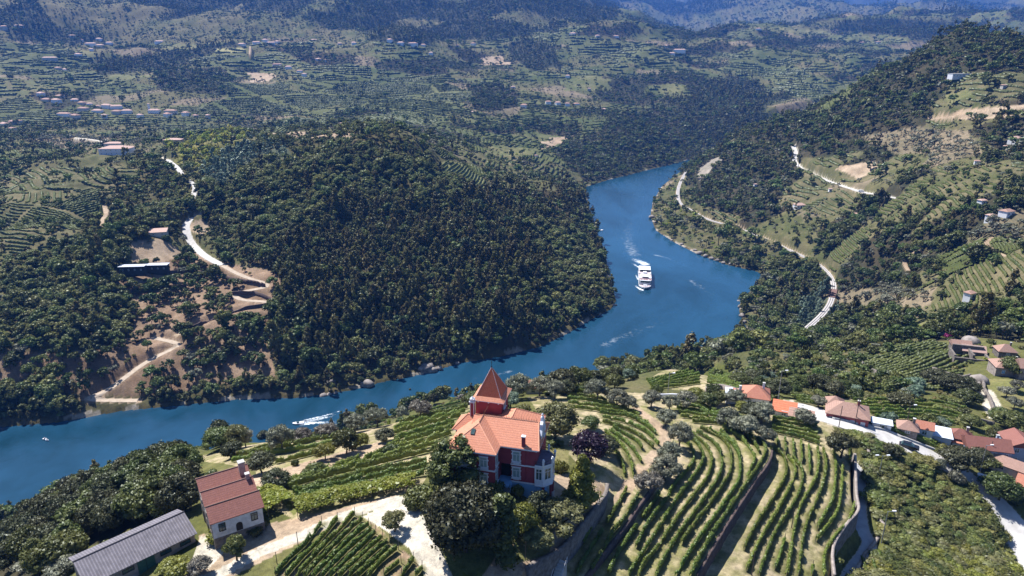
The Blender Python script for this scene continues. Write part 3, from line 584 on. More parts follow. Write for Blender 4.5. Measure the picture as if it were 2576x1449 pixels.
for k, sp in enumerate(MID): MIDX.setdefault(sp[0] if sp[5] is None else ('teal' if sp[5] is LEAFM['teal'] else 'oak' if sp[5] is LEAFM['oak'] else 'limetree' if sp[0] == 'broad' else 'lime'), []).append(k)
LOW = [(a, b, max(4, c // 2), 9, l * 2.0, m) for a, b, c, dd, l, m in MID]
pc_mid = proto_collection('forest_tree', MID); pc_low = proto_collection('distant_tree', LOW)
def choose(cls, rg):
    n = len(cls); k = np.zeros(n, int); q = rg.uniform(size=n); w = rg.integers(0, 99, n)
    mix = {OAK: [('oak', .74), ('broad', .14), ('euc', .06), ('shrub', .06)], LIMEW: [('limetree', .6), ('lime', .2), ('broad', .2)], SCRUB: [('shrub', .5), ('broad', .3), ('olive', .2)], EUC: [('euc', .56), ('broad', .38), ('pinepar', .06)], WOOD: [('broad', .62), ('olive', .1), ('euc', .1), ('shrub', .12), ('cone', .06)], OLIVE: [('olive', 1)], MOUNT: [('euc', .5), ('broad', .4), ('cone', .1)], OPEN: [('broad', .66), ('shrub', .16), ('olive', .1), ('cone', .08)],
           TEAL: [('teal', 1)], MIXED: [('broad', .24), ('oak', .13), ('shrub', .3), ('lime', .18), ('olive', .15)], BRAMBLE: [('shrub', .75), ('lime', .15), ('broad', .1)], GRASS: [('lime', .6), ('broad', .4)]}
    for c in range(19):
        acc = 0
        for nm, p in mix.get(c, [('broad', .6), ('shrub', .4)]):
            m = (cls == c) & (q >= acc) & (q < acc + p + 1e-6); ids = np.array(MIDX[nm]); k[m] = ids[w[m] % len(ids)]; acc += p
    return k
# ------------------------------------------------------------------ building materials
def tile_mat(name, a, b, pitch=.3, dark=.55):
    """clay tiles: courses at even heights, each tile a slightly different firing"""
    m, nt, out = new_mat(name); bs = N(nt, 'ShaderNodeBsdfPrincipled'); nt.links.new(bs.outputs[0], out.inputs[0]); bs.inputs['Roughness'].default_value = .8; bs.inputs['Specular IOR Level'].default_value = .2
    tc = N(nt, 'ShaderNodeTexCoord'); sx = N(nt, 'ShaderNodeSeparateXYZ'); nt.links.new(tc.outputs['Object'], sx.inputs[0])
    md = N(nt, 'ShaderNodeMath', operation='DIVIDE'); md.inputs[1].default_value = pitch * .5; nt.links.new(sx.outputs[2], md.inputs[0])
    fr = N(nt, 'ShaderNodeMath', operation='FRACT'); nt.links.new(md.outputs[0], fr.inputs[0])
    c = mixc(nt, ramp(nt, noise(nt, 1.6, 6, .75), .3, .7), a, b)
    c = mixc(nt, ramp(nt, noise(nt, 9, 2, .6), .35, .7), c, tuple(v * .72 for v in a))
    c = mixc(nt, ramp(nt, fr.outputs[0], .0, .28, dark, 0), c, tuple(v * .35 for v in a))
    nt.links.new(c, bs.inputs['Base Color'])
    bp = N(nt, 'ShaderNodeBump'); bp.inputs['Strength'].default_value = .8; bp.inputs['Distance'].default_value = .06; nt.links.new(fr.outputs[0], bp.inputs['Height']); nt.links.new(bp.outputs[0], bs.inputs['Normal'])
    MATS[name] = m; return m
TILE_O = tile_mat('orange_tiles', (.62, .25, .155), (.72, .34, .22), .42, .65); TILE_R = tile_mat('red_tower_tiles', (.64, .17, .09), (.70, .25, .13), .42, .55); TILE_B = tile_mat('brown_tiles', (.25, .105, .085), (.36, .165, .13), .36, .7); TILE_OLD = tile_mat('weathered_tiles', (.36, .22, .17), (.50, .32, .26), .4, .6)
TILE_N = tile_mat('new_orange_tiles', (.52, .2, .13), (.6, .3, .21), .3); TILE_P = tile_mat('pale_tiles', (.52, .34, .28), (.60, .42, .35), .4)
RED = mat('red_render', (.235, .04, .055), (.29, .058, .07), .8, .85, detail=8); WHITE = mat('white_paint', (.74, .75, .78), (.62, .63, .66), 1.2, .6); LIME_ = mat('lime_wash', (.66, .67, .68), (.44, .44, .45), .9, .9, detail=8, bump=.3); BLUEP = mat('pale_blue_plinth', (.24, .44, .68), (.2, .38, .6), .9, .8)
STONE = mat('granite_wall', (.22, .19, .165), (.10, .085, .075), 1.4, .95, bump=.8, detail=8); STONEL = mat('pale_granite', (.36, .31, .27), (.22, .18, .16), 1.1, .95, bump=.7, detail=8); GLASS = mat('window_glass', (.03, .06, .065), (.05, .09, .09), 2, .12, spec=.6); CURT = mat('curtained_glass', (.30, .40, .40), (.20, .30, .31), 3, .25, spec=.5)
IRON = mat('wrought_iron', (.03, .045, .045), (.02, .03, .03), 5, .5); DARKW = mat('dark_wood', (.035, .028, .022), (.02, .017, .014), 4, .8); PLUMF = mat('terrace_floor', (.17, .14, .19), (.12, .10, .14), 2, .7); CONC = mat('pale_concrete', (.5, .49, .47), (.36, .35, .34), .8, .9, bump=.3); SLATEG = mat('slab_white', (.62, .66, .72), (.45, .49, .56), .6, .8)
PINKW = mat('pink_red_render', (.30, .075, .075), (.36, .10, .095), .7, .85); GREEND = mat('green_door', (.03, .09, .07), (.05, .12, .09), 2, .6); BLUE = mat('blue_paint', (.05, .24, .5), (.06, .3, .58), 3, .45); CREAM = mat('cream_wall', (.62, .57, .50), (.5, .46, .4), .8, .9); BLUEW = mat('bluish_wall', (.36, .43, .52), (.28, .34, .42), .7, .85, detail=8)
def corr_mat():
    m, nt, out = new_mat('corrugated_roof'); bs = N(nt, 'ShaderNodeBsdfPrincipled'); nt.links.new(bs.outputs[0], out.inputs[0]); bs.inputs['Roughness'].default_value = .8
    tc = N(nt, 'ShaderNodeTexCoord'); sx = N(nt, 'ShaderNodeSeparateXYZ'); nt.links.new(tc.outputs['Object'], sx.inputs[0]); mu = N(nt, 'ShaderNodeMath', operation='MULTIPLY'); mu.inputs[1].default_value = 2 * math.pi / .42; nt.links.new(sx.outputs[0], mu.inputs[0]); si = N(nt, 'ShaderNodeMath', operation='SINE'); nt.links.new(mu.outputs[0], si.inputs[0])
    c = mixc(nt, ramp(nt, noise(nt, .9, 7, .75), .35, .68), (.23, .21, .235), (.12, .11, .125)); c = mixc(nt, ramp(nt, si.outputs[0], -1, .2, .55, 0), c, (.055, .05, .06)); nt.links.new(c, bs.inputs['Base Color'])
    bp = N(nt, 'ShaderNodeBump'); bp.inputs['Distance'].default_value = .05; nt.links.new(si.outputs[0], bp.inputs['Height']); nt.links.new(bp.outputs[0], bs.inputs['Normal']); return m
CORR = corr_mat()
def hip(m, x0, x1, y0, y1, z, rise, axis='x', h0=True, h1=True, th=.14, run=None):
    """hip or gable roof into MB m: material 0 tiles, 1 trim"""
    W = (y1 - y0) if axis == 'x' else (x1 - x0); Ln = (x1 - x0) if axis == 'x' else (y1 - y0); r = min(W / 2 if run is None else run, Ln * (.48 if h0 and h1 else .96))
    if axis == 'x': cy_ = (y0 + y1) / 2; a, b = (x0 + (r if h0 else 0), cy_, z + rise), (x1 - (r if h1 else 0), cy_, z + rise)
    else: cx_ = (x0 + x1) / 2; a, b = (cx_, y0 + (r if h0 else 0), z + rise), (cx_, y1 - (r if h1 else 0), z + rise)
    c = [(x0, y0, z), (x1, y0, z), (x1, y1, z), (x0, y1, z)]; v = c + [a, b] + [(p[0], p[1], z - th) for p in c]
    f = [(0, 1, 5, 4), (2, 3, 4, 5), (1, 2, 5), (3, 0, 4)] if axis == 'x' else [(1, 2, 5, 4), (3, 0, 4, 5), (0, 1, 4), (2, 3, 5)]
    m.mat(0).add(v, f); m.mat(1).add(v, [(6, 7, 1, 0), (7, 8, 2, 1), (8, 9, 3, 2), (9, 6, 0, 3), (9, 8, 7, 6)]); m.mat(0); return a, b, c
def caps(parent, segs, mt, r=.1, name='ridge_cap'):
    for p, q in segs: b = MB(); b.tube(p, q, r, r, 6); b.build(name, mt, parent)
def window(parent, x, y, z, nx, ny, w, h, frame=WHITE, glass=CURT, proud=.07, ornate=False, label=None, bars=True):
    """window centred at (x, y, z) on a wall facing (nx, ny)"""
    tx, ty = -ny, nx; m = MB()
    def bx(s0, s1, z0, z1, d0, d1):
        P = [(x + tx * s + nx * d, y + ty * s + ny * d, z + zz) for zz in (z0, z1) for d in (d0, d1) for s in (s0, s1)]
        m.add(P, [(0, 2, 3, 1), (4, 5, 7, 6), (0, 1, 5, 4), (2, 6, 7, 3), (0, 4, 6, 2), (1, 3, 7, 5)])
    fw = .16 if ornate else .1; p = proud
    bx(-w / 2 - fw, -w / 2, -h / 2, h / 2, -.05, p); bx(w / 2, w / 2 + fw, -h / 2, h / 2, -.05, p); bx(-w / 2 - fw, w / 2 + fw, h / 2, h / 2 + fw, -.05, p + .005); bx(-w / 2 - fw, w / 2 + fw, -h / 2 - fw, -h / 2, -.05, p + .01)
    if ornate:
        bx(-w / 2 - fw - .1, w / 2 + fw + .1, h / 2 + fw, h / 2 + fw + .12, -.05, p + .12); bx(-w / 2 - fw - .12, w / 2 + fw + .12, -h / 2 - fw - .14, -h / 2 - fw, -.05, p + .14)
        for s in (-1, 1): bx(min(s * (w / 2 + fw), s * (w / 2 + fw + .14)), max(s * (w / 2 + fw), s * (w / 2 + fw + .14)), h / 2 - .55, h / 2 - .3, -.05, p - .01); bx(min(s * (w / 2 + fw), s * (w / 2 + fw + .12)), max(s * (w / 2 + fw), s * (w / 2 + fw + .12)), -h / 2, -h / 2 + .3, -.05, p - .015)
        bx(-w / 2 + .05, w / 2 - .05, -h / 2 - fw - .4, -h / 2 - fw - .14, -.05, p - .02)
    if bars: bx(-.04, .04, -h / 2, h / 2 * (.45 if ornate else 1), -.04, p - .02); bx(-w / 2, w / 2, h / 2 * .45 - .04, h / 2 * .45 + .04, -.04, p - .03)
    o = m.build('window', frame, parent); g = MB(); m2 = m; m = g; bx(-w / 2, w / 2, -h / 2, h / 2, -.06, .012); g.build('pane', glass, o)
    if label: o['label'] = label
    return o
# ------------------------------------------------------------------ the red mansion
A = np.array((-1.7, 97.45)); ZB = 130.3
man = empty('mansion', (A[0], A[1], ZB), R(-14)); tag(man, 'red mansion with orange tile roofs, white trim and a pointed square tower', 'mansion')
W_ = lambda n='wall': None
b = MB(); b.prism([(-8.1, -2.45), (-.6, -2.45), (-.6, 1.6), (1.5, 1.6), (1.5, .35), (5.75, .35), (5.75, 8.6), (-8.1, 8.6)], 2.1, 5.3); b.prism([(-8.1, -2.45), (-.6, -2.45), (-.6, .35), (5.75, .35), (5.75, 8.6), (-8.1, 8.6)], 5.3, 8.75); b.build('wall', RED, man)
b = MB(); b.prism([(-8.12, -2.5), (-.58, -2.5), (-.58, .3), (5.78, .3), (5.78, 8.63), (-8.12, 8.63)], -1.5, 2.1); b.build('plinth', BLUEP, man)
b = MB(); b.box(-4.2, 4.6, 8.5, 11.0, -1.5, 8.7); b.build('rear_wing', RED, man); b = MB(); b.box(-9.1, -8, 3.6, 7.4, -1.5, 8.7); b.build('left_wing', RED, man)
b = MB(); b.box(-6.9, -2.2, 8.2, 12.8, 8, 12.2); b.build('tower', RED, man)
for x0, x1, y, z, hgt in ((-8.15, -.55, -2.45, 5.28, .24), (-8.15, -.55, -2.45, 8.3, .3), (1.45, 5.8, .35, 5.28, .24), (-.6, 5.8, .35, 8.3, .3), (1.45, 5.8, .35, 2.0, .22), (-8.15, -.55, -2.45, 2.0, .22), (-8.15, -5.6, -2.45, 7.6, .2)):
    b = MB(); b.box(x0, x1, y - .12, y + .02, z, z + hgt); b.build('cornice', WHITE, man)
for y0, y1, x, z in ((-2.6, .3, -.6, 5.28), (-2.6, .3, -.6, 8.3), (.22, 8.7, 5.75, 8.3)):
    b = MB(); b.box(x - .02, x + .125, y0, y1, z + .004, z + .235); b.build('cornice', WHITE, man)
for x, y in ((-.6, -2.45), (-8.1, -2.45)):
    b = MB(); b.box(x - .3, x + .06, y - .07, y + .3, 2.2, 5.25); b.build('corner_pilaster', RED, man)
b = MB(); b.box(3.25, 3.95, .25, .5, 2.3, 8.3); b.build('pilaster', RED, man)
for x, z, h, g in ((2.4, 6.9, 1.75, CURT), (2.4, 3.85, 1.75, CURT)): window(man, x, .35, z, 0, -1, 1.1, h, WHITE, g, ornate=True)
for x, z, g in ((-2.4, 6.85, CURT), (-2.4, 3.75, CURT), (-5.6, 6.85, CURT), (-5.6, 3.75, CURT)): window(man, x, -2.45, z, 0, -1, 1.1, 1.75, WHITE, g, ornate=True)
window(man, -.6, -1.1, 6.85, 1, 0, 1.0, 1.75, WHITE, CURT, ornate=True); window(man, -.6, -1.1, 3.7, 1, 0, 1.0, 2.0, WHITE, CURT, ornate=True)
window(man, -2.2, 10.3, 11.1, 1, 0, 1.0, 1.6, WHITE, GLASS, ornate=True)
b = MB(); b.box(-.45, 1.3, 1.5, 1.6, 2.2, 4.6); b.build('porch_door', DARKW, man)
RT = [TILE_O, WHITE]; RC = mat('ridge_tile', (.6, .27, .17), (.68, .34, .22), 3, .8)
def roof(nm, *a, **k):
    b = MB(); r = hip(b, *a, **k); o = b.build(nm, k.pop('mats', RT) if 'mats' in k else RT, man); return r, o
(ra, rb, rc), o = roof('roof', -8.55, -.15, -2.95, 9.1, 8.8, 2.65, 'y', True, True, run=4.6); caps(man, [(ra, rb), (rc[0], ra), (rc[1], ra)], RC)
sk = MB(); sk.mat(0); sk.box(-.28, .28, -.45, .45, 0, .08); so_ = sk.build('skylight', GLASS, man, (-4.9, .15, 10.66)); so_.rotation_euler.x = math.atan2(2.65, 4.6)
b = MB(); b.box(-.34, .34, -.51, -.45, -.02, .1); b.box(-.34, .34, .45, .51, -.02, .1); b.box(-.34, -.28, -.45, .45, -.02, .1); b.box(.28, .34, -.45, .45, -.02, .1); b.build('skylight_frame', IRON, so_)
(rd, re_, rf), o = roof('roof', -6.0, 6.3, -.15, 9.15, 8.8, 2.6, 'x', False, True, run=1.1); caps(man, [((-4.35, 4.5, 11.4), (5.2, 4.5, 11.4)), (rf[1], re_), (rf[2], re_)], RC)
(rg_, rh, ri), o = roof('roof', -4.4, 5.1, 5.0, 11.5, 8.75, 2.4, 'y', False, True, run=3.0); caps(man, [(rg_, rh), (ri[2], rh)], RC)
(rj, rk, rl), o = roof('roof', -9.6, -4.0, 3.0, 7.9, 8.78, 1.95, 'x', True, False, run=2.1); caps(man, [(rj, rk), (rl[0], rj)], RC)
# tower roof: steep spire on a flared skirt
b = MB(); c = (-4.55, 10.5); E, I_ = 2.95, 2.2
def ring(r, z): return [(c[0] - r, c[1] - r, z), (c[0] + r, c[1] - r, z), (c[0] + r, c[1] + r, z), (c[0] - r, c[1] + r, z)]
b.mat(1).add(ring(E, 12.2) + ring(E, 12.32), [(0, 1, 5, 4), (1, 2, 6, 5), (2, 3, 7, 6), (3, 0, 4, 7), (3, 2, 1, 0)]); b.mat(2).add(ring(E, 12.32) + ring(I_, 12.85), [(0, 1, 5, 4), (1, 2, 6, 5), (2, 3, 7, 6), (3, 0, 4, 7)]); b.mat(0).add(ring(I_, 12.85) + [(c[0], c[1], 17.6)], [(0, 1, 4), (1, 2, 4), (2, 3, 4), (3, 0, 4)])
tr = b.build('tower_roof', [TILE_R, WHITE, TILE_O], man)
hipm = mat('pale_ridge_tile', (.62, .5, .5), (.5, .3, .27), 5, .7)
for p in ring(I_, 12.85): b = MB(); b.tube(p, (c[0], c[1], 17.6), .07, .06, 6); b.build('hip_cap', hipm, tr)
b = MB(); b.lathe([(.09, 17.5), (.14, 17.7), (.05, 17.85), (.04, 18.5), (.1, 18.6), (.02, 18.75), (.015, 19.3)], c); b.build('finial', IRON, man)
for x in (-6.4, -4.5, -2.7): b = MB(); b.box(x - .12, x + .12, 8.0, 8.22, 11.75, 12.2); b.build('eave_bracket', WHITE, man)
b = MB(); b.box(-6.95, -2.15, 8.08, 8.2, 11.95, 12.2); b.box(-2.2, -2.08, 8.21, 12.85, 11.95, 12.2); b.build('tower_cornice', WHITE, man)
# iron cresting along the ridges
b = MB()
for i in range(22):
    x = -4.2 + i * .43; b.tube((x, 4.5, 11.4), (x, 4.5, 11.95 + (.25 if i % 3 == 0 else 0)), .03, .015, 5); b.tube((x, 4.5, 11.6), (x + .43, 4.5, 11.6), .02, .02, 4)
for i in range(14):
    y = 1.9 + i * .45; b.tube((-4.35, y, 11.4), (-4.35, y, 11.95 + (.25 if i % 3 == 0 else 0)), .03, .015, 5); b.tube((-4.35, y, 11.6), (-4.35, y + .45, 11.6), .02, .02, 4)
b.build('ridge_cresting', mat('rusty_iron', (.16, .06, .035), (.09, .035, .025), 6, .7), man)
# white gable on the right end
b = MB(); pr = [(2.3, 8.3), (2.3, 9.2), (2.7, 9.25), (2.7, 9.9), (3.3, 10.7), (3.5, 11.5), (4.0, 11.9), (4.2, 12.4), (4.7, 12.4), (4.9, 11.9), (5.4, 11.5), (5.6, 10.7), (6.2, 9.9), (6.2, 9.25), (6.6, 9.2), (6.6, 8.3)]
n = len(pr); b.add([(5.62, y, z) for y, z in pr] + [(6.12, y, z) for y, z in pr], [tuple(range(n))[::-1], tuple(range(n, 2 * n))] + [(i, (i + 1) % n, n + (i + 1) % n, n + i) for i in range(n)]); b.build('gable', WHITE, man)
window(man, 6.12, 4.45, 9.9, 1, 0, .8, 1.1, WHITE, GLASS, ornate=True); b = MB(); b.lathe([(.22, 12.4), (.26, 12.55), (.1, 12.7), (.2, 12.95), (.02, 13.25)], (5.87, 4.45)); b.build('gable_finial', WHITE, man)
b = MB(); b.box(3.3, 3.85, .2, .7, 8.7, 10.75); ch = b.build('chimney', RED, man); b = MB(); b.box(3.22, 3.93, .12, .78, 10.75, 10.9); b.build('chimney_cap', WHITE, ch)
b = MB(); b.box(-6.95, -6.3, 5.2, 5.85, 9.6, 13.1); ch = b.build('chimney', RED, man)
for x, y in ((-6.99, 5.16), (-6.36, 5.16), (-6.99, 5.79), (-6.36, 5.79)): b = MB(); b.box(x, x + .1, y, y + .1, 9.6, 13.1); b.build('chimney_corner', WHITE, ch)
b = MB(); b.box(-7.1, -6.15, 5.05, 6.0, 13.1, 13.3); b.box(-7.0, -6.25, 5.15, 5.9, 13.3, 13.75); b.lathe([(.42, 13.75), (.1, 14.1), (.02, 14.2)], (-6.63, 5.52), 8); b.build('chimney_cap', WHITE, ch)
# corner bay with roof terrace
bp_ = [(5.55, .12), (7.0, .12), (8.25, 1.35), (8.25, 3.5), (7.0, 4.7), (5.55, 4.7)]
b = MB(); b.prism(bp_, 2.05, 5.75); b.build('bay', WHITE, man)
cx_, cy2 = 6.6, 2.4
gr = lambda k: [(cx_ + (x - cx_) * k, cy2 + (y - cy2) * k) for x, y in bp_]
for z0, z1, k in ((1.95, 2.15, 1.06), (3.0, 3.12, 1.03), (5.35, 5.5, 1.03), (5.75, 5.95, 1.08)): b = MB(); b.prism([(max(x, 5.6), y) for x, y in gr(k)], z0, z1); b.build('bay_cornice', WHITE, man)
b = MB(); b.prism([(max(x, 5.62), y) for x, y in gr(1.0)], 5.95, 5.99); b.build('bay_terrace', PLUMF, man)
for i in range(5):
    (x0, y0), (x1, y1) = bp_[i], bp_[i + 1]; L = math.hypot(x1 - x0, y1 - y0); nx, ny = (y1 - y0) / L, -(x1 - x0) / L
    window(man, (x0 + x1) / 2, (y0 + y1) / 2, 4.22, nx, ny, L * .62, 1.95, WHITE, GLASS, proud=.06)
    a, c2 = gr(1.02)[i], gr(1.02)[i + 1]; b = MB()
    for j in range(9):
        t = (j + .5) / 9; p = (a[0] + (c2[0] - a[0]) * t, a[1] + (c2[1] - a[1]) * t); b.tube((*p, 5.95), (*p, 6.6), .02, .02, 4)
    b.tube((*a, 6.62), (*c2, 6.62), .035, .035, 5); b.tube((*a, 6.1), (*c2, 6.1), .025, .025, 5); b.build('railing', IRON, man)
for x, y in gr(1.02)[1:5]:
    b = MB(); b.box(x - .14, x + .14, y - .14, y + .14, 5.95, 6.75); b.box(x - .2, x + .2, y - .2, y + .2, 6.75, 6.87); b.lathe([(.1, 6.87), (.19, 7.05), (.12, 7.2), (.02, 7.24)], (x, y), 8); b.build('baluster_post', WHITE, man)
for x, y in ((7.0, .3), (8.05, 1.45), (8.05, 3.4)): b = MB(); b.box(x - .17, x + .17, y - .17, y + .17, -2.2, 1.96); b.build('bay_post', RED, man); b = MB(); b.box(x - .24, x + .24, y - .24, y + .24, -2.2, -.9); b.build('post_base', WHITE, man)
b = MB(); b.prism([(5.8, .35), (6.6, .35), (7.4, 1.2), (7.4, 3.5), (6.6, 4.4), (5.8, 4.4)], -1.5, 1.95); b.build('bay_plinth', BLUEP, man)
# curved outside staircase in the front corner
b = MB(); b.box(-.55, 1.7, -1.3, .3, -1, 2.12); b.build('stair_landing', BLUEP, man)
C0 = (-.5, -1.45); N_ = 13; st = MB()
for k in range(N_):
    a0, a1 = R(0) - R(96) * k / N_, R(0) - R(96) * (k + 1) / N_; z = 1.98 - k * .165
    v = [(C0[0] + r * math.cos(a), C0[1] + r * math.sin(a)) for r, a in ((.75, a0), (2.35, a0), (2.35, a1), (.75, a1))]; st.prism(v[::-1], -1.2, z)
st.build('staircase', mat('stair_stone', (.2, .21, .24), (.13, .14, .16), 2, .9), man)
ra_ = MB()
for k in range(N_ + 1):
    a = -R(96) * k / N_; z = 2.1 - k * .165; p = (C0[0] + 2.3 * math.cos(a), C0[1] + 2.3 * math.sin(a)); ra_.tube((*p, z - .2), (*p, z + .8), .025, .025, 5)
    if k: ra_.tube((*pp, zz + .8), (*p, z + .8), .035, .035, 5)
    pp, zz = p, z
ra_.build('stair_railing', IRON, man)
# ------------------------------------------------------------------ white house with three tiled gables
hz_ = 125.3; wh = empty('gabled_house', (-46.9, 88.65, hz_), R(32.8)); tag(wh, 'white and stone house with three tiled saw-tooth roofs beside the long grey barn', 'house')
prof = [(0, 0), (0, 5.6), (2.5, 6.85), (4.1, 5.95), (6.6, 7.15), (8.2, 6.2), (10.6, 7.35), (12.8, 6.0), (12.8, 0)]
def saw(m, x0, x1, pr, z0=None):
    n = len(pr); v = [(x0, y, z) for y, z in pr] + [(x1, y, z) for y, z in pr]; return m.add(v, [tuple(range(n)), tuple(range(n, 2 * n))[::-1]] + [(i, n + i, n + (i + 1) % n, (i + 1) % n) for i in range(n)])
b = MB(); saw(b, .1, 7.75, [(.1, 2.3)] + [(min(max(y, .1), 12.7), z - .12) for y, z in prof[1:-1]] + [(12.7, 2.3)]); b.build('wall', LIME_, wh)
b = MB(); b.box(.06, 7.79, .06, 12.74, -2.2, 2.3); b.build('stone_base', STONE, wh)
b = MB(); b.box(.03, .12, .5, 12.2, 2.3, 4.7); b.build('weathered_side', STONEL, wh)
for (y0, z0), (y1, z1), (y2, z2) in (((-.35, 5.42), (2.5, 6.9), (4.1, 6.0)), ((4.1, 6.0), (6.6, 7.2), (8.2, 6.25)), ((8.2, 6.25), (10.6, 7.4), (13.1, 5.95))):
    b = MB(); t = .12; v = [(x, y, z + o) for o in (0, -t) for x in (-.2, 8.05) for y, z in ((y0, z0), (y1, z1), (y2, z2))]
    b.add(v, [(0, 3, 4, 1), (1, 4, 5, 2), (6, 7, 10, 9), (7, 8, 11, 10), (0, 1, 7, 6), (1, 2, 8, 7), (3, 9, 10, 4), (4, 10, 11, 5), (0, 6, 9, 3), (2, 5, 11, 8)]); r = b.build('roof', TILE_B, wh)
    b = MB(); b.tube((-.25, y1, z1 + .03), (8.1, y1, z1 + .03), .1, .1, 6); b.build('ridge_cap', TILE_OLD, r)
for x in (1.5, 6.4): window(wh, x, .1, 4.0, 0, -1, .85, 1.25, DARKW, GLASS, proud=.06)
b = MB(); n = 12; v = [(4.0 + .5 * math.cos(math.pi * k / n), .06, 3.4 + .5 * math.sin(math.pi * k / n)) for k in range(n + 1)] + [(3.5, .06, 2.4), (4.5, .06, 2.4)]; v2 = [(x, y + .06, z) for x, y, z in v]; m_ = len(v)
b.add(v + v2, [tuple(range(m_))[::-1]] + [(i, (i + 1) % m_, m_ + (i + 1) % m_, m_ + i) for i in range(m_)]); b.build('arched_door', DARKW, wh)
for y in (1.6, 5.2, 9.2): window(wh, .03, y, 3.6, -1, 0, .8, 1.2, STONEL, GLASS, bars=False)
for y in (2.4, 6.0, 10.2): b = MB(); b.box(-.02, .07, y - .55, y + .55, -1.2, 1.5); b.build('door', DARKW, wh)
for x, y, w, z0, z1 in ((6.9, 9.3, .95, 6.2, 8.9), (7.2, 6.6, .6, 6.6, 8.0)): b = MB(); b.box(x - w / 2, x + w / 2, y - w / 2, y + w / 2, z0, z1); c_h = b.build('chimney', mat('chimney_render', (.4, .3, .27), (.3, .22, .2), 2, .9), wh); b = MB(); b.box(x - w / 2 - .07, x + w / 2 + .07, y - w / 2 - .07, y + w / 2 + .07, z1, z1 + .14); b.build('chimney_cap', CONC, c_h)
# ------------------------------------------------------------------ long grey barn
bn = empty('barn', (-51.0, 91.2, 124.2), R(46.5)); tag(bn, 'long stone barn under a grey corrugated roof at the bottom left corner', 'barn')
b = MB(); saw(b, -15.6, -.15, [(.15, -2), (.15, 2.65), (4.4, 4.2), (7.2, 3.2), (7.2, -2)]); b.build('wall', STONEL, bn)
b = MB(); t = .1; v = [(x, y, z + o) for o in (0, -t) for x in (-16.0, .2) for y, z in ((-.25, 2.62), (4.4, 4.34), (7.5, 3.25))]; b.add(v, [(0, 3, 4, 1), (1, 4, 5, 2), (6, 7, 10, 9), (7, 8, 11, 10), (0, 1, 7, 6), (1, 2, 8, 7), (3, 9, 10, 4), (4, 10, 11, 5), (0, 6, 9, 3), (2, 5, 11, 8)]); r = b.build('roof', CORR, bn)
b = MB(); b.tube((-16.05, 4.4, 4.36), (.25, 4.4, 4.36), .12, .12, 6); b.build('ridge_cap', mat('dark_ridge', (.1, .09, .1), (.06, .055, .06), 3, .8), r)
for x in (-1.7, -4.7, -10.2, -13.4): window(bn, x, .15, 1.7, 0, -1, 1.5, .55, DARKW, GLASS, proud=.04)
b = MB(); b.box(-8.9, -6.4, .06, .14, -.6, 2.35); d = b.build('barn_door', GREEND, bn); b = MB(); b.box(-7.68, -7.62, .03, .06, -.6, 2.3); b.build('door_seam', DARKW, d)
for o_, w, d in ((man, 14, 10), (wh, 8, 13), (bn, -16, 7)):
    ca_, sa_ = math.cos(o_.rotation_euler.z), math.sin(o_.rotation_euler.z)
    for fx in (0, .25, .5, .75, 1):
        CLEAR.append((o_.location.x + ca_ * w * fx - sa_ * d / 2, o_.location.y + sa_ * w * fx + ca_ * d / 2, abs(d) * .5 + 3))
# ------------------------------------------------------------------ village houses: walls, roof, windows, chimney
def house(name, p, w, d, h, yaw, roof, tiles, wallm, label, cat='house', rise=None, wins=2, chim=True, group=None, over=.35, storeys=1, name_wall='wall', axis='x', glass=GLASS, frame=WHITE, deep=2.0):
    e = empty(name, p, R(yaw)); tag(e, label, cat, group); ca_, sa_ = math.cos(R(yaw)), math.sin(R(yaw)); CLEAR.append((p[0] + ca_ * w / 2 - sa_ * d / 2, p[1] + sa_ * w / 2 + ca_ * d / 2, .5 * math.hypot(w, d) + 1.5)); rise = rise or d * .28
    b = MB()
    if roof == 'gable' and axis == 'y':
        saw_ = [(0, -deep), (0, h), (w / 2, h + rise * .97), (w, h), (w, -deep)]; n = 5; v = [(x, .0, z) for x, z in saw_] + [(x, d, z) for x, z in saw_]; b.add(v, [tuple(range(n))[::-1], tuple(range(n, 2 * n))] + [(i, (i + 1) % n, n + (i + 1) % n, n + i) for i in range(n)])
    elif roof == 'gable': saw(b, 0, w, [(0, -deep), (0, h), (d / 2, h + rise * .97), (d, h), (d, -deep)])
    else: b.box(0, w, 0, d, -deep, h)
    b.build(name_wall, wallm, e)
    b = MB()
    if roof == 'flat': b.box(-over, w + over, -over, d + over, h, h + .22); r = b.build('roof', [tiles], e)
    elif roof == 'shed':
        v = [(-over, -over, h + .03), (w + over, -over, h + .03), (w + over, d + over, h + rise), (-over, d + over, h + rise)]; b.add(v + [(x, y, z - .13) for x, y, z in v], [(0, 1, 2, 3), (7, 6, 5, 4), (0, 4, 5, 1), (1, 5, 6, 2), (2, 6, 7, 3), (3, 7, 4, 0)]); r = b.build('roof', [tiles], e)
    else:
        hh = roof == 'hip'; hip(b, -over, w + over, -over, d + over, h + .02, rise * (1 + 2 * over / d), axis, hh, hh); r = b.build('roof', [tiles, tiles], e)
    for s in range(storeys):
        for k in range(wins):
            window(e, w * (k + .5) / wins, 0, (s + .55) * h / storeys, 0, -1, min(.9, w / wins * .35), min(1.15, h / storeys * .42), frame, glass, proud=.05)
    if chim: b = MB(); b.box(w * .72, w * .72 + .55, d * .55, d * .55 + .55, h, h + rise + .75); c = b.build('chimney', wallm, r); b = MB(); b.box(w * .72 - .07, w * .72 + .62, d * .55 - .07, d * .55 + .62, h + rise + .75, h + rise + .88); b.build('chimney_cap', CONC, c)
    return e
def at(u, v, dz=0): p = G(u, v); return (p[0], p[1], p[2] + dz)
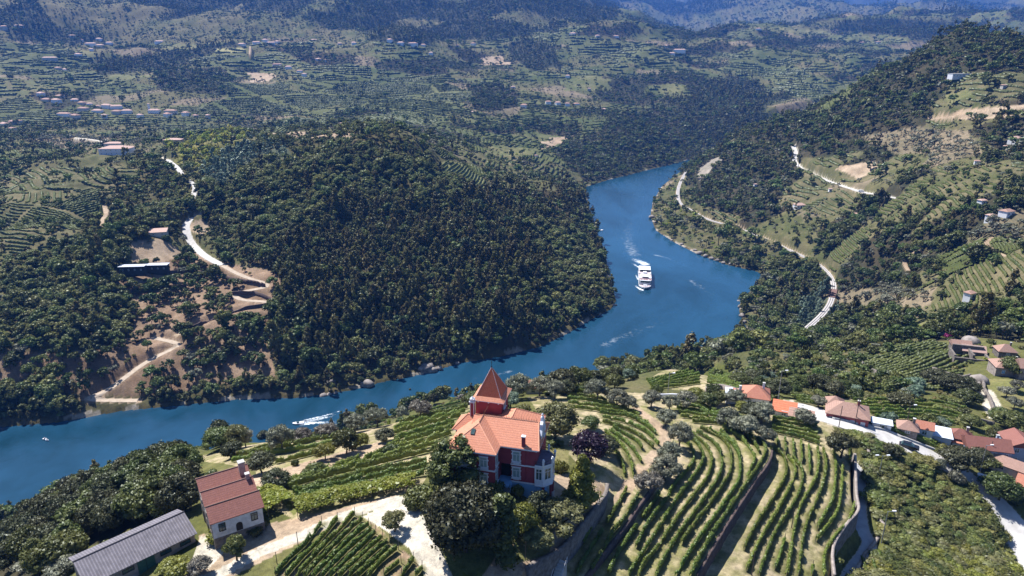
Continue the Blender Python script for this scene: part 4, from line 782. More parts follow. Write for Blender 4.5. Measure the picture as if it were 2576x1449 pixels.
# red walled house on the road
e = house('village_house', (79.5, 152.9, 110.6), 9.6, 7.4, 3.5, -23.7, 'hip', TILE_OLD, PINKW, 'long red walled house with four small white windows on the white road', rise=1.9, wins=4, glass=mat('white_shutter', (.6, .62, .68), (.5, .52, .58), 3, .6))
e = house('village_house', (81.2, 157.0, 110.2), 4.0, 4.4, 3.9, -23.7, 'hip', TILE_OLD, PINKW, 'taller hipped block attached behind the long red walled house', rise=1.6, wins=0, chim=False)
house('shed', at(2194, 1070), 4.2, 2.6, .8, -24, 'flat', SLATEG, WHITE, 'low pale roofed shed right of the red walled house', 'shed', wins=1, chim=False)
# roofs below the knoll
house('village_house', at(1868, 1020), 6.4, 6.4, 2.7, -18, 'hip', TILE_N, WHITE, 'house with a big four sided orange roof behind the olive trees', rise=2.1, wins=2)
house('village_house', at(1826, 1016), 4.4, 3.6, 2.9, -14, 'flat', SLATEG, WHITE, 'white cube house with a flat roof left of the big orange roof', wins=1, chim=True)
house('annex', at(1846, 1016), 5.0, 3, 2.2, -14, 'shed', TILE_N, WHITE, 'narrow orange roofed annex between the white cube and the big orange roof', 'annex', rise=.9, wins=1, chim=False)
house('annex', at(1876, 1014), 3.8, 3, 1.9, -20, 'gable', TILE_R, WHITE, 'small red roofed annex in front of the big orange roof', 'annex', rise=.9, wins=1, chim=False)
house('village_house', at(1943, 1044), 5.2, 3.6, 1.5, -24, 'shed', TILE_R, WHITE, 'low house with a sloping dark red roof behind the olives', rise=1.2, wins=1, chim=False)
house('shed', at(1968, 1046), 5.4, 3.6, 1.3, -24, 'flat', CONC, CREAM, 'grey concrete roofed shed behind the olives', 'shed', wins=1, chim=False)
house('shed', at(1984, 1054), 5.4, 3.0, 1.1, -26, 'shed', TILE_OLD, CREAM, 'low tiled shed at the lower end of the roofs behind the olives', 'shed', rise=.8, wins=1, chim=False)
house('hut', at(1322, 992), 4.2, 3.6, 2.2, -8, 'gable', TILE_N, WHITE, 'small orange roofed hut among the olives behind the mansion tower', 'hut', rise=1.2, wins=1, chim=False)
# village along the right edge
house('village_house', at(2257, 1088), 4.3, 4.0, 1.3, -26, 'hip', TILE_OLD, STONEL, 'low house with a brown hipped roof, first below the road', rise=1.4, wins=1)
house('village_house', at(2302, 1095), 3.7, 3.6, 2.2, -26, 'gable', TILE_N, WHITE, 'small white house with a fresh salmon roof below the road', rise=1.2, wins=1, chim=False, over=.25)
house('village_house', at(2338, 1107), 4.6, 5.4, 1.4, -26, 'flat', SLATEG, WHITE, 'house with a wide white flat roof next to the fresh salmon roof', wins=0, chim=False)
house('village_house', at(2384, 1114), 5.0, 4.2, 1.8, -28, 'hip', TILE_B, STONEL, 'brown roofed house right of the wide white flat roof', rise=1.6, wins=1)
house('annex', at(2394, 1121), 4.0, 2.4, 1.2, -28, 'shed', TILE_N, WHITE, 'orange lean-to roof in front of the brown roofed house', 'annex', rise=.9, wins=0, chim=False)
house('village_house', at(2430, 1150), 9.6, 5.6, 2.7, -14, 'gable', TILE_B, BLUEW, 'long house with a big worn brown roof and bluish walls', rise=1.8, wins=4)
house('village_house', at(2531, 1166), 6.4, 6.4, 5.0, -12, 'gable', TILE_B, BLUEW, 'two storey bluish house with its gable to the front at the right edge', rise=1.6, wins=2, storeys=2, axis='y', chim=False)
house('annex', at(2442, 1152), 3.6, 3.4, 1.5, -32, 'hip', TILE_N, WHITE, 'small bright orange hipped roof below the long brown roof', 'annex', rise=1.4, wins=1, chim=False)
house('village_house', at(2480, 1172), 12, 4.2, 1.8, -48, 'gable', TILE_OLD, CREAM, 'long narrow tiled house running down beside the blue cabinet', rise=1.3, wins=2)
house('village_house', at(2550, 1236), 8, 4.6, 2.2, -46, 'gable', TILE_N, CREAM, 'orange roofed house at the right edge beside the big round tree', rise=1.5, wins=1, chim=False)
ru = empty('ruined_house', at(2532, 1180), R(-20)); tag(ru, 'roofless white ruin with broken walls in front of the two storey house', 'ruin')
for x0, x1, y0, y1, h in ((0, 6, 0, .35, 1.6), (0, .35, .35, 4, 2.6), (5.65, 6, .35, 4, 2.4), (.35, 5.65, 3.65, 4, 3.2)): b = MB(); b.box(x0, x1, y0, y1, -2, h); b.build('wall', LIME_, ru)
# stone hamlet
house('stone_house', at(2394, 888), 6.5, 5, 3.2, -16, 'gable', TILE_OLD, STONE, 'dark stone house with a pinkish tile roof among the terraces', rise=1.6, wins=1, chim=False)
house('stone_house', at(2420, 896), 7.5, 5, 2.4, -20, 'gable', TILE_P, STONE, 'stone house with a broken pale roof beside the dark stone house', rise=1.6, wins=1, chim=False)
house('stone_house', at(2510, 900), 6, 5, 2.6, -12, 'hip', TILE_OLD, STONE, 'small stone house with a pyramid roof above the large stone house', rise=2, wins=1)
house('stone_house', at(2502, 946), 9.5, 7, 3.4, -14, 'hip', TILE_OLD, STONEL, 'large stone house with a greyish pink hipped roof at the right edge', rise=2.2, wins=2, glass=BLUE)
house('stone_house', at(2562, 955), 6, 6, 4.4, -14, 'gable', TILE_OLD, STONEL, 'tall stone house with a square chimney cut by the right edge', rise=2.2, wins=1)
ru = empty('stone_ruin', at(2398, 914), R(-18)); tag(ru, 'roofless stone ruin with a dark doorway among the terraces', 'ruin')
for x0, x1, y0, y1, h in ((0, 12, 0, .7, 2.6), (0, .7, .7, 8, 3.2), (11.3, 12, .7, 8, 3.0), (.7, 11.3, 7.3, 8, 5.0), (6, 6.7, .7, 7.3, 4.0)): b = MB(); b.box(x0, x1, y0, y1, -2, h); b.build('wall', STONE, ru)
b = MB(); b.box(8.4, 9.8, -.06, .02, 0, 1.8); b.build('doorway', DARKW, ru)
cp = empty('canopy', at(2373, 846)); tag(cp, 'pale teal pyramid canopy on thin posts above the stone hamlet', 'canopy')
b = MB(); hip(b, -5, 5, -4, 4, 2.6, 1.7, 'x', True, True); b.build('roof', [mat('teal_fabric', (.33, .46, .45), (.27, .4, .4), .5, .6)] * 2, cp)
for x, y in ((-4.8, -3.8), (4.8, -3.8), (4.8, 3.8), (-4.8, 3.8)): b = MB(); b.tube((x, y, -1), (x, y, 2.6), .1, .1, 6); b.build('post', WHITE, cp)
# ------------------------------------------------------------------ houses of the far villages
FARH = []
def ordinal(k):
    a = 'first second third fourth fifth sixth seventh eighth ninth tenth eleventh twelfth thirteenth fourteenth fifteenth sixteenth seventeenth eighteenth nineteenth'.split()
    return a[k] if k < 19 else ('twentieth' if k == 19 else 'twenty-' + a[k - 20] if k < 29 else 'thirtieth' if k == 29 else 'thirty-' + a[k - 30])
c6 = lambda L, q=.3506, ou=0: [(ou + x * q, y * q, w * q) for x, y, w in L]
FARH += c6([(290,690,70),(420,700,70),(330,725,80),(400,738,60),(530,728,60),(580,748,60),(640,757,50),(590,800,80),(700,772,50),(690,806,70),(760,778,70),(830,788,80),(455,832,105),(540,850,70),(745,850,50),(830,822,80),(905,818,100),(1000,848,40),(1070,790,22),(1100,815,80),(1220,820,90),(1200,840,60),(1330,832,80),(1400,840,40),(1490,850,50),(25,900,70),(85,895,50),(80,935,50),(140,890,40)])
NV = len(FARH)
FARH += c6([(515,270,55),(585,300,30),(707,293,40),(650,333,80),(715,342,70),(780,320,50),(655,368,30),(1140,315,60),(350,440,130),(555,406,60),(410,497,50),(465,508,55),(40,213,80),(130,200,50)])
FARH += c6([(1735,325,75),(1840,320,65),(1900,300,50),(1945,322,60),(1985,312,50)])
FARH += c6([(1990,482,70),(2070,497,60),(2150,527,60),(2180,548,50),(2280,432,40),(2330,445,30),(2250,294,50),(2540,322,50),(2440,326,40)])
FARH += c6([(400,300,50),(480,322,50),(570,332,80),(640,330,50),(150,320,40),(700,395,45),(890,340,40),(1000,326,50),(1715,247,50),(2025,266,50),(1900,270,40),(2390,342,50),(2480,378,110),(2430,396,60),(1365,775,55),(1455,765,30),(1545,750,50),(1620,757,60),(1680,763,45),(1755,757,55),(1935,794,60),(1290,633,40),(1020,815,60),(1460,1130,40),(60,916,50),(1680,560,40),(1835,654,40)], .3506, 838.6)
c8_ = lambda L: [(1741.8 + x * .5788, y * .5788, w * .5788) for x, y, w in L]
FARH += c8_([(285,128,30),(570,183,48),(735,188,25),(820,186,30),(1425,618,60),(600,834,20),(475,906,50),(705,944,25),(745,1062,35),(1390,942,55),(1310,958,40),(1270,892,40),(1225,1303,48),(275,812,15),(1235,716,25),(1355,650,20),(1358,384,20),(800,424,15)])
SKEW = random.Random(4); RK = ['pale', 'weathered', 'pale']; WK = [(WHITE, 'white'), (CREAM, 'cream'), (LIME_, 'whitewashed'), (WHITE, 'white')]; RT_ = [TILE_P, TILE_OLD, TILE_P]
FARW = [mat('bright_wall', (.85, .85, .86), (.78, .78, .8), .3, .8), CREAM]
WIN_F = mat('far_window', (.08, .1, .13), (.05, .07, .09), 2, .4)
for k, (u, v, pw) in enumerate(FARH):
    p = G(u, v); d_ = np.linalg.norm(p - np.array((0, 0, H0))); w = pw * d_ / F * SKEW.uniform(.55, .85)
    if d_ > 6000: continue
    ti = SKEW.randrange(3); wi = SKEW.randrange(4); wall_, wn = WK[wi]; h = (SKEW.choice([3.2, 5.6, 5.8]) if w > 7 else 3.0) * max(1, min(1.4, w / 22)) * 1.2; d2 = min(w * .75, 11); yaw = SKEW.uniform(-38, 34)
    if k >= NV + 55: h = 3.3
    tower = abs(pw - 22 * .3506) < .01 and k < NV
    if tower: h, d2 = 13, w
    e = empty('far_house', (p[0] - w / 2, p[1], p[2]), R(yaw)); CLEAR.append((p[0], p[1], w * .7 + 2)); CLEAR.append((p[0] - 4, p[1] - w * .8, w * (.5 if k < NV + 55 else .2))); b = MB(); b.box(0, w, 0, d2, -3, h)
    b.build('wall', FARW[0] if wi != 1 else CREAM, e); b = MB(); hip(b, -.4, w + .4, -.4, d2 + .4, h, d2 * .24, 'x' if w >= d2 else 'y', True, True, run=d2 * .4); b.build('roof', [RT_[ti]] * 2, e)
    n = max(1, min(5, int(w / 3.4)))
    for s in range(2 if h > 4.5 else 1):
        for q in range(n):
            if d_ < 1500: b = MB(); x = w * (q + .5) / n; zc = (1.5 if s == 0 else 4.3) * h / (5.6 if h > 4.5 else 3.2); b.box(x - .55, x + .55, -.08, .05, zc - .7, zc + .7); b.build('window', WIN_F, e)
    gi = 0 if k < NV else 1 if k < NV + 14 else 2 if k < NV + 19 else 3 if k < NV + 28 else 4 if k < NV + 55 else 5
    lo_, hi_ = ((0, NV), (NV, NV + 14), (NV + 14, NV + 19), (NV + 19, NV + 28), (NV + 28, NV + 55), (NV + 55, 999))[gi]; nth = sum(1 for q in FARH[lo_:hi_] if q[0] < u or (q[0] == u and q[1] < v))
    place = ('in the left village', 'in the top left hamlet', 'in the white hilltop row', 'above the big terraced field', 'on the slopes beyond the river', 'on the right hillside')[gi]
    size = 'broad' if w > 22 else 'mid-sized' if w > 11 else 'small'
    if tower: tag(e, 'slender pale church tower rising from the pale village on the left', 'church tower', 'houses of the far villages'); e.name = 'church_tower'
    else: tag(e, '%s %s house, %s roof, %s from the left %s' % (size, wn, RK[ti], ordinal(nth), place), 'house', 'houses of the far villages')
def big_white(name, u, v, pw, h, label, rf, wl, n, st=2):
    p = G(u, v); d_ = np.linalg.norm(p - np.array((0, 0, H0))); w = pw * d_ / F
    for kk in (-.5, 0, .5):
        for qq in (6, 16, 28): CLEAR.append((p[0] + kk * w, p[1] - qq, w * .35))
    house(name, (p[0] - w / 2, p[1], p[2]), w, w * .55, h, 4, 'hip', rf, wl, label, rise=w * .08, wins=n, storeys=st, chim=False, frame=WHITE, glass=WIN_F)
big_white('manor_house', 286, 391, 62, 8, 'big white manor with many windows and a pinkish roof beside the pale road', TILE_P, WHITE, 6)
big_white('farm_building', 282, 371, 34, 5, 'pink roofed building just behind the big white manor', TILE_P, CREAM, 3, 1)
big_white('stone_farmhouse', 432, 366, 38, 7, 'grey stone farmhouse with dormers right of the big white manor', TILE_P, STONEL, 4)
p = G(2424, 196); house('modern_villa', (p[0] - 13, p[1], p[2]), 26, 9, 4.6, 4, 'flat', CONC, WHITE, 'modern flat roofed white villa on the meadow below the ridge', 'villa', wins=7, chim=False)
p = G(388, 596); house('lodge', (p[0] - 4, p[1], p[2]), 13, 8, 3.4, 16, 'shed', TILE_P, CREAM, 'lodge with a pale pink roof on the wooded hill left of the steep road', 'lodge', rise=1.6, wins=2, chim=False)
for u, v, w in ((302, 690, 17.5), (361, 686, 17.5)):
    p = G(u, v); d_ = np.linalg.norm(p - np.array((0, 0, H0))); c = house('cabin', (p[0], p[1], p[2]), w, 5, 5.6, 5, 'flat', mat('cabin_roof', (.5, .53, .6), (.42, .45, .5), 1, .5), mat('dark_cladding', (.02, .024, .03), (.035, .04, .045), 2, .7), '%s of the two long dark cabins with thin pale roofs on the wooded terraces' % ('left' if u < 330 else 'right'), 'cabin', wins=4, storeys=1, chim=False, group='dark cabins on the terraces', over=.7)
ROADKEEP = [(P, w) for nm, (P, w) in ROADW.items()]
def off_road(x, y, extra=2.0):
    ok = np.ones(x.shape, bool)
    for P, w in ROADKEEP:
        lo, hi = P[:, :2].min(0) - 12, P[:, :2].max(0) + 12
        m = np.nonzero((x > lo[0]) & (x < hi[0]) & (y > lo[1]) & (y < hi[1]))[0]
        if len(m): ok[m] = polyline_near(x[m], y[m], P)[0] > w * .5 + extra
    return ok
def view_clear(x, y):
    r = np.hypot(x, y); ok = np.ones(x.shape, bool)
    for k in (4, 8, 12): ok &= off_road(x + x / r * k, y + y / r * k, .5) | (r < 330)
    return ok
def off_build(x, y):
    ok = np.ones(x.shape, bool)
    for a, b, r in CLEAR: ok &= (x - a) ** 2 + (y - b) ** 2 > r * r
    return ok
FOREST = []
for (cell, r0, r1, seed, big) in ((4.3, 215, 720, 1, 1.0), (6.6, 720, 1700, 2, 1.18), (10.5, 1700, 4300, 3, 1.4), (24, 4300, 7200, 4, 2.6)):
    x, y = jgrid(cell, r0, r1, seed); z = hz(x, y); sd = gsample(GSD, x, y); c = class_at(x, y); rg = np.random.default_rng(seed + 40)
    patch = .55 + .9 * (fbm(x, y, 26 if r1 < 800 else 60, 3, 91) + .15)
    pr = np.clip(dens_t[c] * np.where((c == EUC) | (c == OAK) | (c == MOUNT) | (c == TEAL), 1, np.where(c == WOOD, np.clip(patch + .5, .5, 1), np.clip(patch, .05, 1.6))), 0, 1)
    ok = (rg.uniform(size=len(x)) < pr) & (sd > 1.2) & seen(x, y, z, 9) & off_road(x, y) & off_build(x, y) & view_clear(x, y)
    x, y, z, c = x[ok], y[ok], z[ok], c[ok]
    edge = (c == SCRUB) & (r1 < 1800) & (rg.uniform(size=len(c)) < .4); k = choose(np.where(edge, WOOD, c), rg); s = big * np.clip(np.exp(rg.normal(-.17, .32, len(x))), .4, 1.75) * np.where(c == SCRUB, .9, 1) * np.where(c == EUC, 1.12, 1) * np.where(c == MIXED, 1.15, 1)
    s = s * (1 + .25 * fbm(x, y, 50, 2, 95)) * np.clip(gsample(GSD, x, y) / 14 + .5, .5, 1)
    s = np.where(np.hypot(x, y) < 330, np.minimum(s, .72), s)
    FOREST.append(dict(x=x, y=y, z=z, c=c, k=k, s=s, r=rg.uniform(0, 6.28, len(x)), cell=cell))
# ------------------------------------------------------------------ vine rows of the distant terraces: hedges along the contours
def contour_rows(mask, dz, hh, ww, hs):
    ii, jj = np.nonzero(mask[:-1, :-1] & mask[1:, 1:] & VISIBLE[:-1, :-1])
    z00, z01, z10, z11 = hs[ii, jj], hs[ii, jj + 1], hs[ii + 1, jj], hs[ii + 1, jj + 1]
    lo = np.minimum(np.minimum(z00, z01), np.minimum(z10, z11)); lv = np.ceil(lo / dz) * dz
    hi = np.maximum(np.maximum(z00, z01), np.maximum(z10, z11)); m = (lv < hi) & (hi - lo < dz * 2.5)
    ii, jj, lv, z00, z01, z10, z11 = [a[m] for a in (ii, jj, lv, z00, z01, z10, z11)]
    P = []
    def cross(za, zb, ia, ja, ib, jb):
        ok = (za < lv) != (zb < lv); t = np.clip((lv - za) / np.where(np.abs(zb - za) < 1e-9, 1, zb - za), 0, 1)
        x = GX[ia, ja] * (1 - t) + GX[ib, jb] * t; y = GY[ia, ja] * (1 - t) + GY[ib, jb] * t; return ok, x, y
    E = [cross(z00, z01, ii, jj, ii, jj + 1), cross(z01, z11, ii, jj + 1, ii + 1, jj + 1), cross(z11, z10, ii + 1, jj + 1, ii + 1, jj), cross(z10, z00, ii + 1, jj, ii, jj)]
    S = []
    for a in range(4):
        for b in range(a + 1, 4):
            k = E[a][0] & E[b][0] & (sum(e[0] for e in E) == 2); S.append(np.stack([E[a][1][k], E[a][2][k], E[b][1][k], E[b][2][k]], -1))
    return np.concatenate(S)
def boxblur(A, k):
    for ax in (0, 1):
        P = np.pad(A, [(k + 1, k) if q == ax else (0, 0) for q in (0, 1)], mode='edge'); c = np.cumsum(P, axis=ax)
        A = (np.take(c, np.arange(2 * k + 1, c.shape[ax]), ax) - np.take(c, np.arange(0, c.shape[ax] - 2 * k - 1), ax)) / (2 * k + 1)
    return A
HS = boxblur(boxblur(GH, 7), 7)
def hedge_strips(S, hh, ww, rg):
    n = len(S); d = S[:, 2:] - S[:, :2]; L = np.hypot(d[:, 0], d[:, 1]) + 1e-6; nx, ny = -d[:, 1] / L, d[:, 0] / L
    V = np.zeros((n, 8, 3))
    for e in (0, 1):
        p = S[:, 2 * e:2 * e + 2]; z = hz(p[:, 0], p[:, 1])
        jt = .7 + .6 * _hash(np.round(p[:, 0] * 8), np.round(p[:, 1] * 8), 5); jw = .75 + .5 * _hash(np.round(p[:, 0] * 8), np.round(p[:, 1] * 8), 6)
        for q, (off, top) in enumerate(((-.5, 0), (-.42, 1), (.42, 1), (.5, 0))):
            V[:, e * 4 + q, 0] = p[:, 0] + nx * off * ww * jw; V[:, e * 4 + q, 1] = p[:, 1] + ny * off * ww * jw; V[:, e * 4 + q, 2] = z - .3 + top * (hh * jt + .3)
    b = np.arange(n)[:, None] * 8
    F_ = np.concatenate([b + np.array([[0, 4, 5, 1]]), b + np.array([[1, 5, 6, 2]]), b + np.array([[2, 6, 7, 3]])])
    return V.reshape(-1, 3), F_
VINEM = leaf_mat('vine_foliage', (.075, .10, .026), (.13, .15, .042), .3, .3, .1)
def row_field(c, s):
    """metres across the rows: follows the slope, field by field"""
    x, y = GX.ravel(), GY.ravel(); wb = fbm(x, y, 70, 2, 33) * 5
    i_, e_, sx, sy = worley(x, y * 1.35, c, s, True); sy = sy / 1.35; e = 28.
    gx = (gsample(HS, sx + e, sy) - gsample(HS, sx - e, sy)) / (2 * e); gy = (gsample(HS, sx, sy + e) - gsample(HS, sx, sy - e)) / (2 * e); g = np.hypot(gx, gy)
    an = np.arctan2(gy, gx) + (i_ - .5) * np.where(g > .1, .5, 1.6); an = np.where(g < .03, i_ * 6.28, an)
    st = np.cos(an) * (x - sx) + np.sin(an) * (y - sy); cu = (HS.ravel() - gsample(HS, sx, sy)) / np.maximum(g, .08)
    k = np.clip((g - .08) / .12, 0, .75); return (st * (1 - k) + cu * k + wb + i_ * 400).reshape(GX.shape), e_.reshape(GX.shape)
L1, E1 = row_field(95, 201); L2, E2 = row_field(190, 202)
vv, ff, off = [], [], 0
for d0, d1, sp, hh, ww in ((240, 520, 2.5, 1.15, 1.2), (520, 800, 3.8, 1.15, 1.95), (800, 1250, 7.5, 1.25, 4.2), (1250, 1900, 13, 1.5, 8.0), (1900, 3200, 22, 2.2, 14)):
    LF, EF = (L1, E1) if d1 < 1000 else (L2, E2)
    S = contour_rows(((GC == VINE) | (GC == BRIGHT)) & (GR > d0) & (GR <= d1) & (EF > sp * .6), sp, hh, ww, LF)
    gap = vnoise(S[:, 0] / (d0 / 60), S[:, 1] / (d0 / 60), 15) > .13; S = S[gap]
    v, f = hedge_strips(S, hh, ww, rng); vv.append(v); ff.append(f + off); off += len(v)
tag(link('vine_terraces', mesh_np('vine_terraces', np.concatenate(vv), np.concatenate(ff), [VINEM])), label='vine rows following the slopes of the distant terraced fields', kind='stuff')
print('far vine segs', off // 8)
# ------------------------------------------------------------------ vine rows near the mansion, each a thing of its own
cA = lambda p: [(1419.2 + .3321 * x, 967.7 + .3321 * y) for x, y in p]
cB = lambda p: [(580.6 + .3322 * x, 967.7 + .3322 * y) for x, y in p]
cC = lambda p: [(1870.8 + .3321 * x, 967.7 + .3321 * y) for x, y in p]
cD = lambda p: [(1612.8 + .2254 * x, 935.4 + .2254 * y) for x, y in p]
cE = lambda p: [(1741.8 + .4211 * x, 838.6 + .4211 * y) for x, y in p]
cH = lambda p: [(2193.4 + .1781 * x, 1032.2 + .1781 * y) for x, y in p]
def between(g0, g1, n):
    a, b = [smooth_line(g, 5) for g in (g0, g1)]
    def rs(p, k): L = np.concatenate([[0], np.cumsum(np.hypot(*np.diff(p, axis=0).T))]); q = np.linspace(0, L[-1], k); return np.stack([np.interp(q, L, p[:, 0]), np.interp(q, L, p[:, 1])], -1)
    a, b = rs(a, 14), rs(b, 14); return [list(map(tuple, a * (1 - t) + b * t)) for t in np.linspace(0, 1, n)]
BLOCKS = [
 ('the vine fan right of the mansion, counted from the garden wall', 'vine rows fanning out below the purple tree', .62, 1.5, [cA(p) for p in (
  [(310,430),(370,490),(420,560),(445,630),(460,705)], [(310,370),(400,440),(470,520),(505,600),(525,700)], [(340,350),(450,430),(520,500),(560,560),(585,600)], [(370,335),(470,390),(550,440),(592,500)], [(290,290),(400,320),(520,370),(600,420),(680,490)],
  [(290,255),(450,290),(560,335),(650,390),(715,465)], [(270,225),(480,250),(600,305),(700,385)], [(30,180),(150,190),(300,210),(450,225),(560,270),(650,320)], [(30,145),(180,165),(330,185),(480,205),(570,240)], [(20,112),(200,130),(360,162),(480,190)], [(20,85),(170,95),(330,130)], [(10,60),(170,62)])]),
 ('the curved terrace above the long dark wall, from its upper bank', 'curved vine rows on the long terrace', .62, 1.5, [cA(p) for p in (
  [(905,430),(950,470),(980,540),(975,600),(940,650),(860,740),(790,840)], [(930,400),(1000,450),(1045,530),(1050,590),(1010,670),(920,790),(840,900),(740,1060),(640,1220),(540,1370),(480,1470)], [(960,380),(1060,460),(1105,540),(1115,620),(1080,720),(1000,830),(900,960),(820,1080),(710,1240),(600,1380),(560,1470)],
  [(1000,370),(1120,440),(1180,530),(1195,620),(1165,720),(1080,850),(980,990),(880,1130),(780,1290),(690,1470)], [(1030,340),(1180,410),(1250,500),(1265,600),(1250,690),(1180,810),(1080,950),(980,1080),(885,1220)], [(1100,340),(1230,420),(1310,520),(1330,620),(1320,740),(1260,840),(1150,1000),(1050,1140),(940,1300),(840,1470)],
  [(1180,360),(1280,450),(1330,555)], [(1200,330),(1340,420),(1420,520),(1440,590),(1410,650),(1385,720)], [(1200,300),(1350,370),(1440,460),(1480,530)], [(1290,880),(1200,1030),(1090,1210),(1000,1370),(950,1470)], [(970,290),(1200,310),(1400,390),(1495,450),(1525,510),(1495,590),(1430,690),(1335,830),(1235,980),(1120,1140),(1040,1290),(985,1420)])]),
 ('the narrow strip below the garden wall, counted from the wall', 'vine rows on the strip below the garden wall', .6, 1.4, [cA(p) for p in (
  [(200,1110),(140,1220)], [(285,1130),(185,1280),(90,1450)], [(470,810),(420,900),(360,1000),(320,1070)], [(560,850),(500,950),(430,1060),(370,1130),(290,1280),(200,1430)], [(720,840),(640,960),(590,1030)], [(545,1090),(470,1200),(400,1310),(330,1460)], [(800,850),(760,900),(690,990),(620,1090),(540,1250)])]),
 ('the lower terrace beside the walled lane, from the dark wall', 'vine rows on the terrace beside the walled lane', .62, 1.6, [cC(p) for p in (
  [(205,490),(290,545),(320,640),(310,720),(250,830),(170,960),(80,1100),(0,1260)], [(330,560),(380,620),(385,700),(340,810),(260,960),(170,1110),(90,1260),(20,1420)], [(370,560),(430,640),(445,730),(410,850),(330,990),(240,1130),(170,1300),(110,1470)], [(310,1180),(280,1280),(235,1410)], [(555,500),(565,600),(545,720),(480,840),(420,960),(380,1120),(350,1300),(320,1470)],
  [(600,510),(620,620),(600,760),(560,870),(510,980),(460,1120),(430,1300),(410,1470)], [(680,510),(695,640),(685,780),(665,900),(600,1020),(553,1110)], [(745,640),(737,800),(712,960),(640,1080),(540,1200)], [(800,500),(805,600)], [(808,620),(822,800),(828,950),(780,1070),(700,1160),(622,1270),(600,1390),(615,1470)], [(520,1390),(514,1470)])]),
 ('the short upright rows heading the lower terrace, from the left', 'short upright vine rows', .5, 1.5, [cC(p) for p in ([(250,410),(258,490)], [(310,420),(318,535)], [(370,430),(378,565)], [(430,440),(440,605)], [(490,470),(500,680)])]),
 ('the level rows above the short upright ones, from the top', 'level vine rows below the olive trees', .6, 1.4, between(cC([(215,258),(400,285),(560,320)]), cC([(210,362),(400,402),(582,460)]), 5)),
 ('the rows under the olives right of the path, from the top', 'vine rows among the olive trees', .6, 1.4, between(cA([(820,120),(1000,150),(1170,215),(1400,270)]), cA([(880,250),(1050,270),(1250,320),(1420,385)]), 5)),
 ('the knoll vineyard left of its path, from the far end', 'vine rows on the knoll above the river', .6, 1.4, between(cD([(60,108),(350,42),(640,-30)]), cD([(130,195),(400,168),(660,132)]), 6)),
 ('the knoll vineyard right of its path, from the far end', 'vine rows on the right flank of the knoll', .6, 1.4, between(cD([(760,-40),(950,25),(1130,85)]), cD([(735,130),(900,165),(1100,212)]), 8)),
 ('the strip behind the red walled house, from the top', 'vine rows behind the red walled house', .65, 1.5, between(cE([(960,405),(1200,408),(1480,420),(1640,462)]), cE([(1090,505),(1300,515),(1500,535),(1560,545)]), 6)),
 ('the strip left of the red walled house, from the top', 'vine rows left of the red walled house', .65, 1.4, between(cE([(590,380),(700,395),(790,415)]), cE([(620,412),(700,425),(780,440)]), 3)),
 ('the bank between white road and village roofs, from the road', 'vine rows between road and village', .75, 1.4, between(cH([(205,258),(480,365),(700,450),(960,575)]), cH([(240,225),(500,325),(740,410),(980,505)]), 3)),
 ('the sloping vineyard left of the mansion, from the river side', 'vine rows left of the mansion', .75, 1.6, [cB(p) for p in (
  [(1500,200),(1650,160),(1820,115)], [(1350,260),(1550,210),(1810,150)], [(1280,300),(1500,250),(1800,180)], [(1240,350),(1450,290),(1780,210)], [(1230,380),(1450,320),(1740,250)], [(1240,430),(1450,370),(1700,290)], [(1180,490),(1350,430),(1550,380),(1700,330)],
  [(280,805),(420,760),(600,700),(760,650),(1000,580),(1180,530),(1350,470),(1550,420),(1680,375)], [(420,780),(600,720),(800,670),(1000,610),(1180,560),(1350,512),(1580,455)], [(440,790),(600,740),(800,690),(1000,640),(1200,590),(1400,540),(1560,500)], [(470,830),(620,790),(800,740),(1000,700),(1250,640),(1500,590)], [(490,850),(700,800),(900,760),(1100,715),(1350,660),(1500,630)], [(520,880),(700,850),(900,805),(1100,765),(1300,720),(1480,690)])]),
 ('the narrow vineyard along the riverside trees, from the bare track', 'vine rows along the trees above the river', .7, 1.4, [cB(p) for p in (
  [(340,600),(480,570),(640,530),(780,495)], [(10,590),(200,555),(400,520),(640,480),(800,450)], [(0,560),(200,520),(420,480),(650,430),(800,400)], [(60,540),(260,490),(460,440),(650,400)], [(450,440),(700,380),(1000,340),(1200,300)], [(480,415),(700,358),(950,315),(1180,275)], [(560,390),(760,340),(1000,290),(1250,245)])]),
 ('the steep brown plot below the farm track, from the white house', 'slanting vine rows on brown soil', .55, 1.35, [cB(p) for p in (
  [(340,1450),(450,1330),(560,1230),(640,1130),(690,1060)], [(420,1470),(540,1330),(650,1220),(740,1120),(810,1030)], [(490,1470),(640,1310),(760,1180),(860,1080),(940,990)], [(560,1470),(700,1320),(820,1200),(920,1100),(1000,1030)], [(625,1470),(760,1330),(880,1210),(970,1130),(1045,1075)], [(690,1470),(830,1325),(950,1210),(1065,1110)], [(750,1470),(880,1345),(1000,1235),(1100,1130)],
  [(820,1470),(950,1345),(1060,1245),(1150,1165)], [(890,1470),(1020,1345),(1130,1245),(1205,1200)], [(960,1470),(1080,1355),(1190,1255)], [(1035,1470),(1150,1345),(1270,1250)], [(1160,1450),(1260,1370),(1290,1350)], [(1295,1460),(1340,1400),(1385,1340)], [(1400,1460),(1450,1405)])]),
 ('the corner plot at the end of the lane, from the lane', 'vine rows in the corner plot', .6, 1.4, [cC(p) for p in ([(890,1320),(930,1460)], [(950,1290),(1000,1440)], [(1010,1290),(1080,1400)])]),
]
ORD = 'first second third fourth fifth sixth seventh eighth ninth tenth eleventh twelfth thirteenth fourteenth'.split()
ROWM = leaf_mat('vine_row_foliage', (.105, .155, .026), (.18, .225, .044), .38, .25, .8)
LIMEM = leaf_mat('pergola_foliage', (.19, .25, .03), (.28, .31, .05), .4, .3, .6)
WOODM = mat('weathered_post', (.16, .13, .1), (.09, .075, .06), 6, .9)
